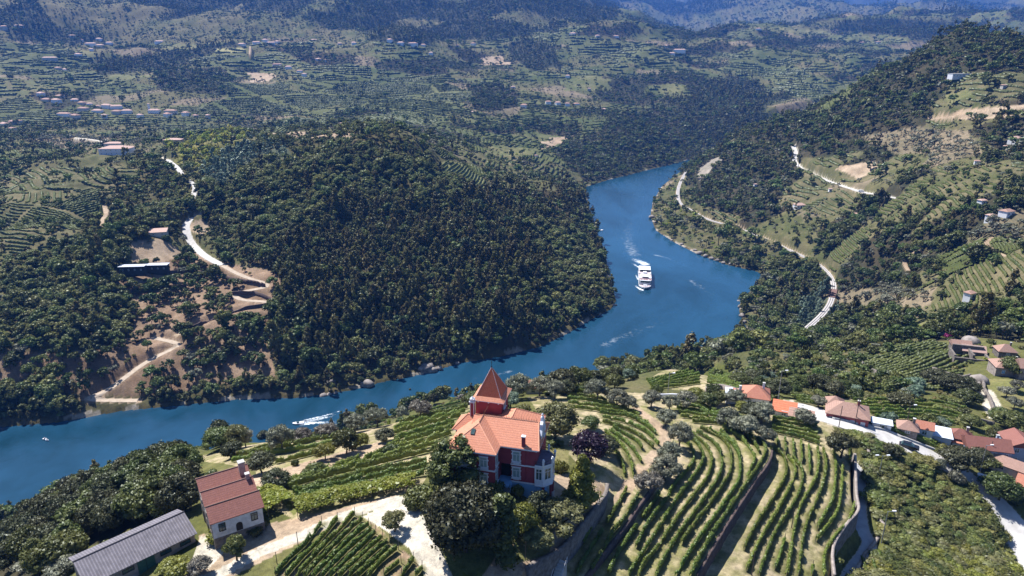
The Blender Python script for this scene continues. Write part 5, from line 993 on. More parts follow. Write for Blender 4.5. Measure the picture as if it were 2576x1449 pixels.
def resample(P, step):
    L = np.concatenate([[0], np.cumsum(np.hypot(*np.diff(P[:, :2], axis=0).T))]); q = np.arange(0, L[-1], step); return np.stack([np.interp(q, L, P[:, 0]), np.interp(q, L, P[:, 1])], -1), L[-1]
def vine_row(px, w, h, dens, rg, gaps=.1, base=.35):
    P = GP(smooth_line(px, 4)); C, L = resample(P, .45)
    if len(C) < 3: return None
    T = np.gradient(C, axis=0); T /= np.linalg.norm(T, axis=1)[:, None] + 1e-9; Nn = np.stack([-T[:, 1], T[:, 0]], -1)
    lump = .7 + .55 * vnoise(C[:, 0] / .9, C[:, 1] / .9, 3); lump *= np.where(vnoise(C[:, 0] / 1.7, C[:, 1] / 1.7, 8) < gaps * 2, .45, 1)
    zg = hz(C[:, 0], C[:, 1]); n = len(C); V = []
    for off, zz in ((-.30, base * .6), (-.36, .62), (-.12, .86), (.16, .86), (.36, .6), (.3, base * .6)):
        p = C + Nn * (off * w * lump)[:, None]; V.append(np.stack([p[:, 0], p[:, 1], zg + zz * h * lump + rg.normal(size=n) * .05], -1))
    V = np.stack(V, 1).reshape(-1, 3); k = np.arange(n - 1)[:, None] * 6
    Fq = np.concatenate([k + np.array([[a, a + 1, a + 7, a + 6]]) for a in range(5)])
    m = int(L * dens); i = rg.uniform(0, n - 1.001, m); i0 = i.astype(int); f = (i - i0)[:, None]; c = C[i0] * (1 - f) + C[i0 + 1] * f; nn = Nn[i0]; lp = lump[i0]
    keep = rg.uniform(size=m) < lp; a = rg.uniform(-.35, math.pi + .35, m); rr = rg.uniform(.75, 1.15, m)
    ox = np.cos(a) * .5 * w * rr * lp; oz = (base + .3 + np.sin(a) * (.86 - base - .05) * rr * .8) * h * lp
    pos = np.stack([c[:, 0] + nn[:, 0] * ox, c[:, 1] + nn[:, 1] * ox, hz(c[:, 0], c[:, 1]) + np.maximum(oz, .12)], -1)
    nr = np.stack([nn[:, 0] * np.cos(a), nn[:, 1] * np.cos(a), np.sin(a) + .3], -1) + rg.normal(size=(m, 3)) * .5; nr /= np.linalg.norm(nr, axis=1)[:, None]
    lv, lf = leaf_quads(pos[keep], nr[keep], .165, rg); return np.concatenate([V, lv]), np.concatenate([Fq, lf + len(V)]), P
rg = np.random.default_rng(11); ROWLINES = []
for ref, grp, w, h, rows in BLOCKS:
    D = np.linalg.norm(G(*rows[0][0]) - np.array((0, 0, H0)))
    lush = 1.25 if 'sloping vineyard' in ref or 'riverside' in ref else 1.0
    for k, px in enumerate(rows):
        got = vine_row(px, w * (.92 if lush > 1 else .8) * lush, h * .86 * lush, 66 * lush if D < 150 else 26, rg, .08)
        if got is None: continue
        v, f, P = got; ROWLINES.append(P); c0 = np.array((*P[len(P) // 2, :2], hz(*P[len(P) // 2, :2])))
        o = link('vine_row', mesh_np('vine_row', v - c0, f, [ROWM]), loc=c0)
        tag(o, '%s row of %s' % (ORD[k] if k < len(rows) - 1 or k == 0 else 'last', ref.replace('the ', '', 1) if False else ref), 'vine row', grp)
        if 'brown plot' in ref or 'lower terrace' in ref:
            for e in (0, -1):
                p = P[e]; b = MB(); b.tube((0, 0, -.3), (.03, .02, 1.75), .055, .05, 6); b.build('stake', WOODM, o, Vector((p[0] - c0[0], p[1] - c0[1], float(hz(p[0], p[1])) - c0[2])))
# pergolas: vines on a frame of posts and wires
def pergola(px, label, half=1.9):
    P = GP(smooth_line(px, 4)); C, L = resample(P, 2.6); c0 = np.array((*C[len(C) // 2], hz(*C[len(C) // 2]))); e = empty('pergola', c0); tag(e, label, 'pergola')
    T = np.gradient(C, axis=0); T /= np.linalg.norm(T, axis=1)[:, None]; Nn = np.stack([-T[:, 1], T[:, 0]], -1)
    for i in range(len(C)):
        for s in (-1, 1):
            p = C[i] + Nn[i] * s * half; b = MB(); b.tube((0, 0, -.3), (0, 0, 2.0), .06, .05, 6); b.build('post', WOODM, e, Vector((p[0] - c0[0], p[1] - c0[1], float(hz(*p)) - c0[2])))
    m = int(L * 260); i = rg.uniform(0, len(C) - 1.001, m); i0 = i.astype(int); f = (i - i0)[:, None]; c = C[i0] * (1 - f) + C[i0 + 1] * f; ox = rg.uniform(-1.35, 1.35, m) * half
    q = c + Nn[i0] * ox[:, None]; keep = vnoise(q[:, 0] / 1.2, q[:, 1] / 1.2, 4) > .12; z = hz(q[:, 0], q[:, 1]) + 1.75 + .55 * vnoise(q[:, 0], q[:, 1], 6) - .35 * (np.abs(ox) / half) ** 3 + rg.normal(size=m) * .08
    nr = rg.normal(size=(m, 3)) * .5 + np.array((0, 0, 1)); nr /= np.linalg.norm(nr, axis=1)[:, None]
    v, fq = leaf_quads((np.stack([q[:, 0], q[:, 1], z], -1) - c0)[keep], nr[keep], .27, rg); link('foliage', mesh_np('foliage', v, fq, [LIMEM]), e)
pergola(cB([(490,970),(600,930),(750,890),(900,855),(1050,835),(1200,795),(1330,775),(1410,755)]), 'long lime green vine pergola beside the white farm track')
pergola(cB([(240,850),(300,890),(360,940),(420,990)]), 'short vine pergola beside the white house with tiled gables', 2.2)

# weeds and grass left standing in the strip under each row, trodden soil between
fx, fy, near_ = GX.ravel(), GY.ravel(), np.nonzero((GR.ravel() < 300) & (GR.ravel() > 55) & (np.abs(GA.ravel()) < R(42)))[0]; dr = np.full(len(near_), 9.)
nx_, ny_ = fx[near_], fy[near_]
for P in ROWLINES:
    m = np.nonzero((nx_ > P[:, 0].min() - 2) & (nx_ < P[:, 0].max() + 2) & (ny_ > P[:, 1].min() - 2) & (ny_ < P[:, 1].max() + 2))[0]
    if len(m): dr[m] = np.minimum(dr[m], seg_dist(nx_[m], ny_[m], P[:, :2], False))
wd_ = np.clip(1 - (dr - .35 + .5 * fbm(nx_, ny_, 1.3, 3, 44)) / .75, 0, 1)[:, None] * .85
colr[near_] = colr[near_] * (1 - wd_) + np.array((.115, .115, .045)) * wd_
tuft = np.clip((fbm(nx_, ny_, 2.2, 4, 45) - .12) * 3, 0, 1)[:, None] * (GC.ravel()[near_] == FVINE)[:, None] * .65
colr[near_] = colr[near_] * (1 - tuft) + np.array((.14, .145, .05)) * tuft
ca.data.foreach_set('color', np.concatenate([colr, np.ones((len(colr), 1))], 1).astype(np.float32).ravel())
# ------------------------------------------------------------------ single trees near the mansion and the village
def near_proto(name, kind, seed, nc, nl, lf, lm, bark=BARK):
    v, q, t, cl = crown(kind, seed, nc, nl, lf)
    cm = mesh_np(name, v, [q, t], [lm]); tm = trunk_geo(kind, seed, cl, 8); me = bpy.data.meshes.new('trunk'); me.from_pydata([p[:] for p in tm.v], [], tm.f); me.materials.append(bark)
    z1 = float(v[:, 2].max()); wd_ = float(np.percentile(np.hypot(v[:, 0], v[:, 1]), 97) * 2); return cm, me, wd_, z1
LM = {'dark': leaf_mat('dark_leaf', (.042, .048, .022), (.08, .08, .038), .15, .35, .6), 'grey': LEAFM['olive'], 'purple': leaf_mat('plum_leaf', (.026, .014, .028), (.05, .027, .052), .2, .1, .6), 'lime': leaf_mat('yellow_green_leaf', (.14, .15, .024), (.22, .22, .045), .3, .25, .7),
      'green': leaf_mat('green_leaf', (.062, .08, .022), (.11, .122, .036), .25, .4, .6), 'pale': leaf_mat('pale_leaf', (.15, .155, .06), (.22, .21, .09), .35, .2, .6), 'brown': leaf_mat('grey_brown_leaf', (.15, .13, .105), (.22, .195, .16), .2, .2, .6), 'teal': LEAFM['teal'], 'conifer': leaf_mat('conifer_leaf', (.05, .066, .018), (.10, .115, .034), .22, .3, .6), 'bramble': leaf_mat('bramble_leaf', (.15, .165, .04), (.22, .22, .07), .35, .5, .5), 'magenta': leaf_mat('magenta_blossom', (.22, .02, .13), (.35, .05, .2), .3, .1)}
NP = {}
def proto(kind, lm, var):
    key = (kind, lm, var)
    if key not in NP:
        spec = {'broad': (40, 120, .23), 'olive': (30, 110, .17), 'cone': (60, 90, .22), 'column': (46, 80, .2), 'euc': (40, 90, .24), 'shrub': (18, 90, .15), 'pinepar': (24, 90, .22), 'tall': (60, 130, .2), 'bigbroad': (90, 190, .17)}[kind]
        kd = 'broad' if kind == 'bigbroad' else kind
        NP[key] = near_proto('crown', kd, 300 + var * 17 + len(kind), *spec, LM[lm], BARKP if lm in ('grey', 'brown') else BARK)
    return NP[key]
NM = {'broad': 'broadleaf_tree', 'tall': 'broadleaf_tree', 'bigbroad': 'broadleaf_tree', 'olive': 'olive_tree', 'cone': 'conifer_tree', 'column': 'cypress_tree', 'euc': 'eucalyptus_tree', 'shrub': 'bush', 'pinepar': 'pine_tree'}
TREE_AT = []
def plant(p, kind, lm, w, h, label, group=None, var=0, rz=None, name=None):
    cm, tm, w0, h0 = proto(kind, lm, var); e = empty(name or NM[kind], (p[0], p[1], p[2] - .05), rng.uniform(0, 6.28) if rz is None else rz); e.scale = (w / w0, w / w0, h / h0)
    link('trunk', tm, e); link('crown', cm, e); tag(e, label, 'bush' if kind == 'shrub' else 'tree', group); TREE_AT.append((p[0], p[1], w * .4)); return e
c1 = lambda x, y: (1032.2 + .3767 * x, 903.2 + .3767 * y)
b_ = lambda x, y: cB([(x, y)])[0]
a_ = lambda x, y: cA([(x, y)])[0]
c_ = lambda x, y: cC([(x, y)])[0]
SINGLE = [
 (c1(310, 890), 'tall', 'conifer', 9.4, 10.4, 'bushy dark green tree hiding the front left corner of the red mansion'), (c1(370, 1285), 'bigbroad', 'dark', 11.6, 11.6, 'huge dark round tree in front of the red mansion, beside the white gravel'),
 (c1(620, 1335), 'column', 'conifer', 5.2, 11.8, 'tall dark narrow cypress right of the huge dark round tree'), (c1(745, 1180), 'broad', 'lime', 5.2, 6.2, 'round yellow green tree in front of the mansion staircase'), (c1(870, 1095), 'broad', 'dark', 5, 5.8, 'dark leafy tree below the mansion corner bay'),
 (c1(1000, 1150), 'olive', 'pale', 8.4, 5.6, 'pale green spreading tree with open branches beside the garden wall'), (c1(842, 1265), 'olive', 'pale', 5.4, 3.8, 'small round tree on the garden lawn above the stone steps'), (c1(1140, 1000), 'cone', 'lime', 6.4, 11, 'tall olive green conical tree inside the curved garden wall'),
 (c1(1185, 715), 'broad', 'purple', 7.6, 7.8, 'dark purple plum tree right of the mansion'), (c1(970, 530), 'broad', 'pale', 9.5, 8.5, 'pale loose crowned tree directly behind the mansion roof on the right'), (c1(1000, 752), 'shrub', 'lime', 3.2, 2.4, 'round bush on the pale ground right of the mansion bay'),
 (c1(1205, 470), 'broad', 'green', 4.5, 3.4, 'low green tree behind the purple plum tree'), (c1(1300, 640), 'broad', 'dark', 5.5, 4.5, 'dark rounded tree right of the purple plum tree'), (c1(560, 920), 'shrub', 'green', 4, 3, 'green bush at the left foot of the mansion wall'), (c1(720, 915), 'shrub', 'lime', 2.4, 2.2, 'small yellow green bush beside the foot of the staircase'), (c1(90, 960), 'shrub', 'green', 6, 3.2, 'low green bush at the end of the pergola by the gravel'),
 ((1302, 1003), 'olive', 'grey', 7, 7.4, 'round grey olive tree right behind the mansion tower roof'), ((1190, 1003), 'olive', 'grey', 7, 4.4, 'low grey olive left of the mansion tower roof'), ((1160, 1008), 'olive', 'brown', 5, 3.6, 'brownish olive at the river edge left of the tower'), ((1357, 997), 'olive', 'grey', 6, 6, 'grey olive beside the orange hut behind the mansion'),
 ((1394, 1004), 'olive', 'grey', 6, 5.6, 'silvery olive in front of the dark tree right of the tower'), ((1412, 986), 'broad', 'dark', 8, 7.5, 'dark tree at the river edge right of the tower'), ((1454, 978), 'broad', 'green', 8.5, 7.6, 'large dark green tree on the river edge above the fan of vines'), ((1499, 1009), 'olive', 'grey', 6.4, 6.6, 'olive with a visible trunk standing in the top vine rows'),
 ((1092, 1018), 'broad', 'dark', 5.6, 6.8, 'dark oval tree standing alone left of the tower'), (b_(1440, 260), 'olive', 'brown', 6, 5.6, 'thin grey brown tree among the vines left of the tower'), (b_(1300, 272), 'olive', 'grey', 7, 8.4, 'tall grey olive at the river edge among the vines'), (b_(1360, 90), 'column', 'dark', 2.6, 6, 'slim dark conifer behind the tall grey olive'),
 (b_(1110, 322), 'olive', 'grey', 6.2, 5.8, 'grey olive right of the olive pair near the speedboat wake'), (b_(945, 362), 'olive', 'grey', 6, 5, 'grey olive in front of the broad dark tree by the wake'), (b_(895, 290), 'broad', 'green', 10, 7, 'broad dome shaped tree right of the speedboat wake'), (b_(1165, 432), 'broad', 'dark', 4.4, 3.2, 'small dark tree at the right end of the bare earth strip'),
 (b_(875, 522), 'broad', 'green', 6, 6, 'tall green tree on the bare earth strip'), (b_(985, 472), 'broad', 'lime', 4, 3.5, 'yellow green round tree on the right of the bare earth strip'), (b_(715, 566), 'broad', 'lime', 4.6, 4, 'yellow green ball shaped tree at the middle of the bare earth strip'), (b_(380, 505), 'olive', 'grey', 7.4, 8, 'large grey olive left of the speedboat wake'),
 (b_(250, 425), 'broad', 'dark', 7, 6.6, 'dark leafy tree left of the large grey olive'), (b_(430, 400), 'olive', 'brown', 6.6, 6, 'brownish olive right behind the large grey olive'), (b_(545, 442), 'olive', 'brown', 6, 4.8, 'low brown grey tree just under the speedboat wake'), (b_(730, 404), 'olive', 'brown', 6.4, 5, 'thin leaved brown grey tree right of the speedboat wake'),
 (b_(650, 385), 'shrub', 'lime', 4.6, 3, 'lime bush at the river edge below the wake'), (b_(60, 482), 'broad', 'pale', 6, 7, 'rounded pale tree at the river edge above the tiled white house'), (b_(115, 470), 'olive', 'grey', 5, 6, 'grey tree right of the rounded pale tree'), (b_(15, 552), 'broad', 'dark', 5, 4.4, 'dark low tree under the rounded pale tree'), (b_(240, 668), 'broad', 'dark', 5.8, 4.8, 'dark round tree behind the tiled white house'),
 (b_(345, 782), 'broad', 'dark', 5.2, 3.8, 'dark low tree right of the chimneys of the white house'), (b_(640, 692), 'shrub', 'green', 5.4, 2.5, 'wide low bush at the edge of the vines and bare earth'), (b_(1215, 532), 'shrub', 'green', 5, 2.2, 'clipped green bush at the corner of the bare earth strip'), (b_(490, 612), 'shrub', 'green', 1.8, 1.5, 'small bush alone on the bare earth strip'),
 (b_(1240, 1112), 'olive', 'pale', 4.6, 4.6, 'thin young tree standing on the white gravel forecourt'), (b_(45, 1332), 'olive', 'green', 4.6, 5.4, 'round tree with bare trunk in front of the tiled white house'), (b_(1420, 930), 'shrub', 'green', 5, 3.2, 'dark bush beside the left edge of the huge dark tree'),
 (a_(400, 175), 'olive', 'grey', 7, 6, 'grey olive above the fan of vines, second from the path'), (a_(490, 200), 'olive', 'grey', 5.6, 5, 'grey olive in the vines left of the path head'), (a_(660, 172), 'olive', 'grey', 6.2, 6, 'olive left of the white parapet wall'), (a_(800, 192), 'olive', 'grey', 5.4, 5, 'small olive below the white parapet wall'), (a_(920, 182), 'olive', 'grey', 7.2, 6, 'broad olive below the white parapet wall'),
 (a_(770, 312), 'olive', 'grey', 6, 5.4, 'olive leaning over the pale earth path'), (a_(870, 475), 'olive', 'grey', 6.8, 7.4, 'tall grey olive at the bend of the pale earth path'), (a_(800, 600), 'olive', 'grey', 6, 6, 'grey olive on the bank above the curved terrace'), (a_(760, 725), 'olive', 'grey', 7.4, 6.8, 'wide grey olive on the bank with its shade on the terrace'), (a_(640, 835), 'olive', 'brown', 6.6, 6, 'half bare grey brown tree at the lower end of the bank'),
 (a_(1240, 335), 'olive', 'grey', 7.4, 6.6, 'dense olive in the middle of the vines below the orange roof'), (a_(1360, 392), 'olive', 'grey', 8, 7, 'largest silver olive below the orange roof'), (a_(1520, 452), 'olive', 'grey', 5.6, 5.4, 'silver olive at the top of the dark terrace wall'), (a_(1490, 292), 'olive', 'grey', 8, 6.8, 'olive right of the dark round bush under the roofs'), (a_(1430, 262), 'broad', 'dark', 6.4, 4.6, 'dark round tree below the orange roof'),
 (a_(1345, 200), 'broad', 'lime', 3.6, 2.8, 'bright green small tree between two olives'), (a_(1080, 172), 'broad', 'green', 5.6, 4.4, 'green tree left of the white walled house'), (a_(1150, 150), 'broad', 'green', 5, 4, 'green tree touching the white walled house'), (a_(1310, 145), 'olive', 'grey', 8, 5, 'wide olive in front of the white walled house'), (a_(990, 120), 'broad', 'lime', 5, 4, 'olive green tree under the curved parapet'),
 (c_(455, 312), 'olive', 'grey', 6.4, 5.6, 'grey olive between the tile roofs and the red walled house'), (c_(730, 552), 'olive', 'dark', 8, 7.6, 'dark olive at the head of the walled lane'), (c_(1620, 645), 'broad', 'dark', 9, 6.2, 'wide dark tree between the road and the village roofs'), (c_(1930, 872), 'broad', 'green', 8.6, 7, 'big round green tree beside the blue cabinet'), (c_(1490, 628), 'shrub', 'grey', 3, 2.5, 'small grey bush at the road edge'),
 (c_(1600, 735), 'shrub', 'grey', 4, 3, 'grey green bush leaning over the road'), (c_(1690, 800), 'shrub', 'green', 4, 2.6, 'green bush at the lower road edge'), (c_(1110, 532), 'shrub', 'dark', 4.6, 3, 'dark bush beside the parked car'), (c_(1290, 112), 'olive', 'teal', 6.4, 6, 'blue grey tree above the east vine strip'), (c_(1690, 145), 'broad', 'green', 8, 5, 'green tree at the head of the white driveway'), (c_(1180, 167), 'broad', 'dark', 7, 4.6, 'dark tree on the slope behind the east vine strip'),
 (c_(1100, 285), 'shrub', 'teal', 4.4, 3, 'grey green bush beside the shed of the red walled house'), (c_(1055, 322), 'shrub', 'lime', 3, 1.8, 'yellow green bush at the road beside the red walled house'), (c_(1830, 640), 'broad', 'green', 6, 3.6, 'green tree below the long tile roof'), (c_(1770, 600), 'broad', 'dark', 6, 4.4, 'dark tree right of the wide dark roadside tree'), (c_(2060, 900), 'shrub', 'green', 4, 2.6, 'bush right below the big round tree'), (c_(565, 165), 'olive', 'grey', 5, 3.6, 'small olive left of the red walled house'),
 ((2392, 852), 'shrub', 'magenta', 6, 3.2, 'magenta flowering bush beside the teal canopy'), ((2300, 985), 'olive', 'teal', 7, 6.5, 'pale blue grey tree on the scrub slope'), ((2350, 968), 'broad', 'dark', 9, 6, 'dark dense tree below the terraced hamlet, left one'), ((2390, 985), 'broad', 'dark', 9, 6.5, 'dark dense tree below the terraced hamlet, middle one'), ((2425, 990), 'broad', 'dark', 9, 6, 'dark dense tree below the terraced hamlet, right one'), ((2545, 945), 'broad', 'green', 10, 7, 'dark green tree in front of the large slate coloured roof'),
 ((2555, 985), 'olive', 'grey', 6, 5, 'grey olive at the top of the bright lawn'), ((2530, 1000), 'olive', 'grey', 6, 5, 'grey olive in the middle of the bright lawn'), ((2550, 1030), 'olive', 'grey', 6, 5, 'grey olive at the bottom of the bright lawn'), ((2440, 1075), 'broad', 'green', 6, 4, 'green tree behind the round walled yard'), ((2535, 1078), 'broad', 'green', 9, 6, 'green tree behind the two storey house'), ((2515, 1062), 'broad', 'green', 7, 4.6, 'green tree left behind the two storey house'),
 ((95, 1440), 'olive', 'grey', 8, 4.6, 'grey olive bush at the left end of the long grey roof'), ((165, 1445), 'olive', 'grey', 7, 4.2, 'grey olive bush touching the long grey roof'), ((445, 1449), 'broad', 'lime', 5, 3, 'yellow green bush in front of the green barn door'), ((505, 1445), 'olive', 'brown', 4.6, 3.6, 'thin brown shrub in front of the farm buildings'), ((560, 1352), 'shrub', 'lime', 5, 2.2, 'leafy climber under the arched door of the white house'), ((640, 1335), 'shrub', 'green', 4.6, 2.2, 'leafy climber at the right corner of the white house'),
]
for k, (px, kind, lm, w, h, lab) in enumerate(SINGLE):
    q = .85 if kind == 'olive' and k > 30 else 1
    plant(G(*px), kind, lm, w * q, h * q, lab, var=k % 3)
TA = np.array(TREE_AT)
# woods close to the viewpoint: every tree an object, unlike far woods
x, y = jgrid(5.0, 100, 262, 77); z = hz(x, y); cl_ = class_at(x, y); sd = gsample(GSD, x, y); rg = np.random.default_rng(5)
uu_, _, _ = proj(x, y, z); p_ = np.select([cl_ == WOOD, cl_ == MIXED, cl_ == SCRUB], [1, .62, .3], .0); near_house = np.array([np.hypot(x - a, y - b).min() if False else 0 for a, b, c in TREE_AT[:1]])
p_ = np.where((cl_ == BRAMBLE) & (y > 150), np.where((x > -70) & (uu_ > 1000), np.where(x > 90, .35, .8), .12), p_)
dt = np.full(x.shape, 99.)
for a, b, c in TREE_AT: dt = np.minimum(dt, np.hypot(x - a, y - b) - c)
ok = (rg.uniform(size=len(x)) < p_) & seen(x, y, z, 8, .002) & off_road(x, y, 2.5) & off_build(x, y) & (dt > 1.5) & (sd > 3)
uu, vv_, dd_ = proj(x, y, z + 4); ok &= (uu > -60) & (uu < 2640) & (vv_ < 1500)
x, y, z, cl_ = x[ok], y[ok], z[ok], cl_[ok]; uu = uu[ok]; o_ = np.argsort(np.hypot(x, y))[:235]
for k in o_:
    left = uu[k] < 560; q = rg.uniform()
    if left: kd, lm, w, h = (('broad', 'green', rg.uniform(6.5, 9.5), rg.uniform(6.5, 9.5)) if q < .3 else ('broad', 'dark', rg.uniform(6, 9), rg.uniform(6.5, 9.5)) if q < .85 else ('euc', 'green', rg.uniform(4.5, 6), rg.uniform(7.5, 9)))
    else: kd, lm, w, h = (('broad', 'green', rg.uniform(4, 7), rg.uniform(3.5, 6)) if q < .35 else ('broad', 'dark', rg.uniform(4, 6.5), rg.uniform(3.5, 6)) if q < .55 else ('olive', 'teal', rg.uniform(4, 6), rg.uniform(3, 5)) if q < .68 else ('shrub', 'lime', rg.uniform(3.5, 6), rg.uniform(1.8, 3)) if q < .78 else ('shrub', 'green', rg.uniform(3.5, 6), rg.uniform(2, 3.4)))
    where = 'in the wood between the river and the long grey roof' if left else 'on the riverside slope behind the mansion' if uu[k] < 1500 else 'on the scrubby slope between the village and the river'
    ht = 'dark' if lm == 'dark' else 'yellow green' if lm == 'lime' else 'grey green' if lm == 'teal' else 'mid green'
    plant((x[k], y[k], z[k]), kd, lm, w, h, '%s %s %s' % (ht, {'broad': 'round crowned tree', 'euc': 'tall upright tree', 'olive': 'olive', 'shrub': 'bush'}[kd], where), group='%s %s' % ({'broad': 'round trees', 'euc': 'tall trees', 'olive': 'olives', 'shrub': 'bushes'}[kd] + ' ' + ht.replace(' ', '-'), where), var=int(rg.integers(3)))
print('near trees', len(TREE_AT))
# bramble thicket beside the white road
x, y = jgrid(1.7, 70, 240, 88); z = hz(x, y); cl_ = class_at(x, y); rg = np.random.default_rng(6); dt = np.full(x.shape, 99.)
for a, b, c in TREE_AT: dt = np.minimum(dt, np.hypot(x - a, y - b) - c)
uu, vv_, _ = proj(x, y, z)
inb = inside(uu, vv_, [(2100,1066),(2170,1092),(2300,1145),(2420,1225),(2550,1390),(2600,1500),(2130,1500),(2215,1340),(2190,1250),(2185,1150),(2140,1115)])
dl = np.minimum(polyline_near(x, y, ROADW['walled_lane'][0])[0], polyline_near(x, y, ROADW['village_road'][0])[0] - 1.6)
pr = np.where(inb, .95, np.where((cl_ == BRAMBLE) & (np.hypot(x, y) > 95), .12, 0)); pr = np.where(cl_ == MIXED, .45, pr)
fenced = np.zeros(x.shape, bool)
for pg in ([(480,1150),(1200,980),(1120,1260),(760,1330),(640,1260)], [(860,1290),(1180,1250),(1560,1180),(1560,1460),(420,1500),(480,1330)]): fenced |= inside(uu, vv_, pg)
ok = (rg.uniform(size=len(x)) < pr) & (dl > 2.6) & off_road(x, y, 1) & off_build(x, y) & (dt > .3) & ~fenced & seen(x, y, z, 3, .002) & (gsample(GSD, x, y) > 2)
x, y, z, inb = x[ok], y[ok], z[ok], inb[ok]
BUSH = [('shrub', s, 12, 60, .13, m) for s, m in ((21, LM['lime']), (22, LM['pale']), (23, LM['green']), (24, LM['bramble']), (25, LM['green']), (26, LM['bramble']))]
big = vnoise(x / 7, y / 7, 9); ix = np.clip((vnoise(x / 11, y / 11, 12) * 6.5 + rg.normal(size=len(x)) * .9).astype(int), 0, 5)
sc = (.62 + 1.15 * big ** 1.5 + rg.uniform(-.1, .25, len(x)))[:, None] * np.where(inb[:, None], np.array((1.25, 1.25, .72)), np.array((1., 1, .8))) * np.where(inb, 1, .8)[:, None]
gn_scatter('bramble_thicket', np.stack([x, y, z - .1], -1), ix, sc, rg.uniform(0, 6.28, len(x)), proto_collection('thicket_bush', BUSH), 'tangled green brambles and bushes filling the banks beside the white road'); print('thicket', len(x))
# ------------------------------------------------------------------ roads laid on the ground
ROADM = mat('pale_road', (.52, .50, .48), (.40, .38, .355), .5, .95, detail=8, bump=.15); LANEM = mat('lane_surface', (.40, .41, .43), (.31, .31, .33), .7, .9, detail=7)
def strip(P, w, lift, nx=6, step=.8):
    C, L = resample(P, step); T = np.gradient(C, axis=0); T /= np.linalg.norm(T, axis=1)[:, None] + 1e-9; Nn = np.stack([-T[:, 1], T[:, 0]], -1); n = len(C)
    jit = fbm(C[:, 0], C[:, 1], 4, 3, 5) * .35
    V = np.stack([np.stack([*(C + Nn * (o * (w + jit))[:, None] if np.ndim(o) == 0 else C).T, hz(*(C + Nn * (o * (w + jit))[:, None]).T) + lift], -1) for o in np.linspace(-.5, .5, nx + 1)], 1)
    k = (np.arange(n - 1)[:, None] * (nx + 1)); f = np.concatenate([k + np.array([[a, a + nx + 1, a + nx + 2, a + 1]]) for a in range(nx)]); f = f[:, ::-1]
    return V.reshape(-1, 3), f
for nm, m_, lift, lab in (('village_road', ROADM, .06, 'broad white road curving down through the village'), ('walled_lane', LANEM, .05, 'narrow grey lane between high stone walls'), ('hillside_road', ROADM, .25, 'pale road winding across the right hillside'), ('steep_road', ROADM, .2, 'white road climbing the wooded hill on the left'), ('forest_road', ROADM, .22, 'pale road through the trees on the left'), ('zigzag_track', mat('earth_track', (.44, .36, .28), (.34, .27, .2), .4, .95), .15, 'zigzag earth track on the wooded hill'), ('lower_track', MATS.get('earth_track'), .15, 'earth track running down to the river bank')):
    P, w = ROADW[nm]; v, f = strip(P, w, lift, step=.8 if 'lane' in nm or 'village' in nm else 2.5)
    tag(link(nm, mesh_np(nm, v, f, [m_ or MATS['earth_track']], smooth_=True)), lab, kind='structure')
P, w = ROADW['railway']; v, f = strip(P, 4.2, .25, step=3); rb_ = link('railway_bed', mesh_np('railway_bed', v, f, [mat('ballast', (.46, .44, .42), (.36, .34, .33), .8, .95)])); tag(rb_, 'single track railway bed following the right river bank', kind='structure')
rl = empty('railway_track', (*P[0, :2], float(hz(*P[0, :2])) + .3)); tag(rl, 'single railway track on its pale ballast along the right river bank', 'railway'); base = np.array(rl.location)
C, L = resample(P, 3); T = np.gradient(C, axis=0); T /= np.linalg.norm(T, axis=1)[:, None]; Nn = np.stack([-T[:, 1], T[:, 0]], -1)
for s in (-.8, .8):
    V = []
    for o in (-.14, .14): q = C + Nn * (s + o); V.append(np.stack([q[:, 0], q[:, 1], hz(q[:, 0], q[:, 1]) + .45], -1))
    V = np.stack(V, 1).reshape(-1, 3) - base; k = np.arange(len(C) - 1)[:, None] * 2; link('rail', mesh_np('rail', V, k + np.array([[0, 1, 3, 2]]), [mat('rusty_rail', (.12, .075, .055), (.09, .06, .045), 2, .6)]), rl)
# ------------------------------------------------------------------ dry-stone and retaining walls
def wall_line(P, label, mt, th=.5, above=.15, below=.6, reach=1.3, name='retaining_wall', cat='wall', cap=None, lo=None):
    C, L = resample(P, .6); T = np.gradient(C, axis=0); T /= np.linalg.norm(T, axis=1)[:, None] + 1e-9; Nn = np.stack([-T[:, 1], T[:, 0]], -1); n = len(C)
    za, zb = hz(*(C + Nn * reach).T), hz(*(C - Nn * reach).T); zt = relax(np.maximum(za, zb) + above + _hash(np.arange(n), np.zeros(n), 3) * .08, 2); zl = np.minimum(za, zb) - below
    if lo is not None: zt = np.maximum(za, zb) * 0 + hz(*C.T) + lo; zl = hz(*C.T) - below
    c0 = np.array((*C[n // 2], zt[n // 2])); j = (fbm(C[:, 0], C[:, 1], 1.2, 2, 8) * .08)[:, None]
    V = np.stack([np.column_stack([C + Nn * (th / 2 + j), zl]), np.column_stack([C + Nn * (th / 2 + j), zt]), np.column_stack([C - Nn * (th / 2 - j), zt]), np.column_stack([C - Nn * (th / 2 - j), zl])], 1).reshape(-1, 3) - c0
    k = np.arange(n - 1)[:, None] * 4; f = np.concatenate([k + np.array([[a, a + 1, a + 5, a + 4]]) for a in range(3)]); f = np.concatenate([f, [[0, 3, 2, 1], [4 * n - 4, 4 * n - 3, 4 * n - 2, 4 * n - 1]]])
    o = link(name, mesh_np(name, V, f, [mt]), loc=c0); tag(o, label, cat)
    if cap:
        V = np.stack([np.column_stack([C + Nn * s * (th / 2 + .03), zt + dz]) for s, dz in ((1, .003), (1, .14), (-1, .14), (-1, .003))], 1).reshape(-1, 3) - c0; link('coping', mesh_np('coping', V, f, [cap]), o)
    return o
wall_line(STEPW['garden'], 'curved stone retaining wall around the mansion garden', STONE, .7, .35); wall_line(STEPW['terrace'], 'long dark stone wall between the two big vine terraces', mat('dark_bank', (.12, .085, .075), (.06, .045, .04), 1.3, .95, bump=.8), .5, -.05)
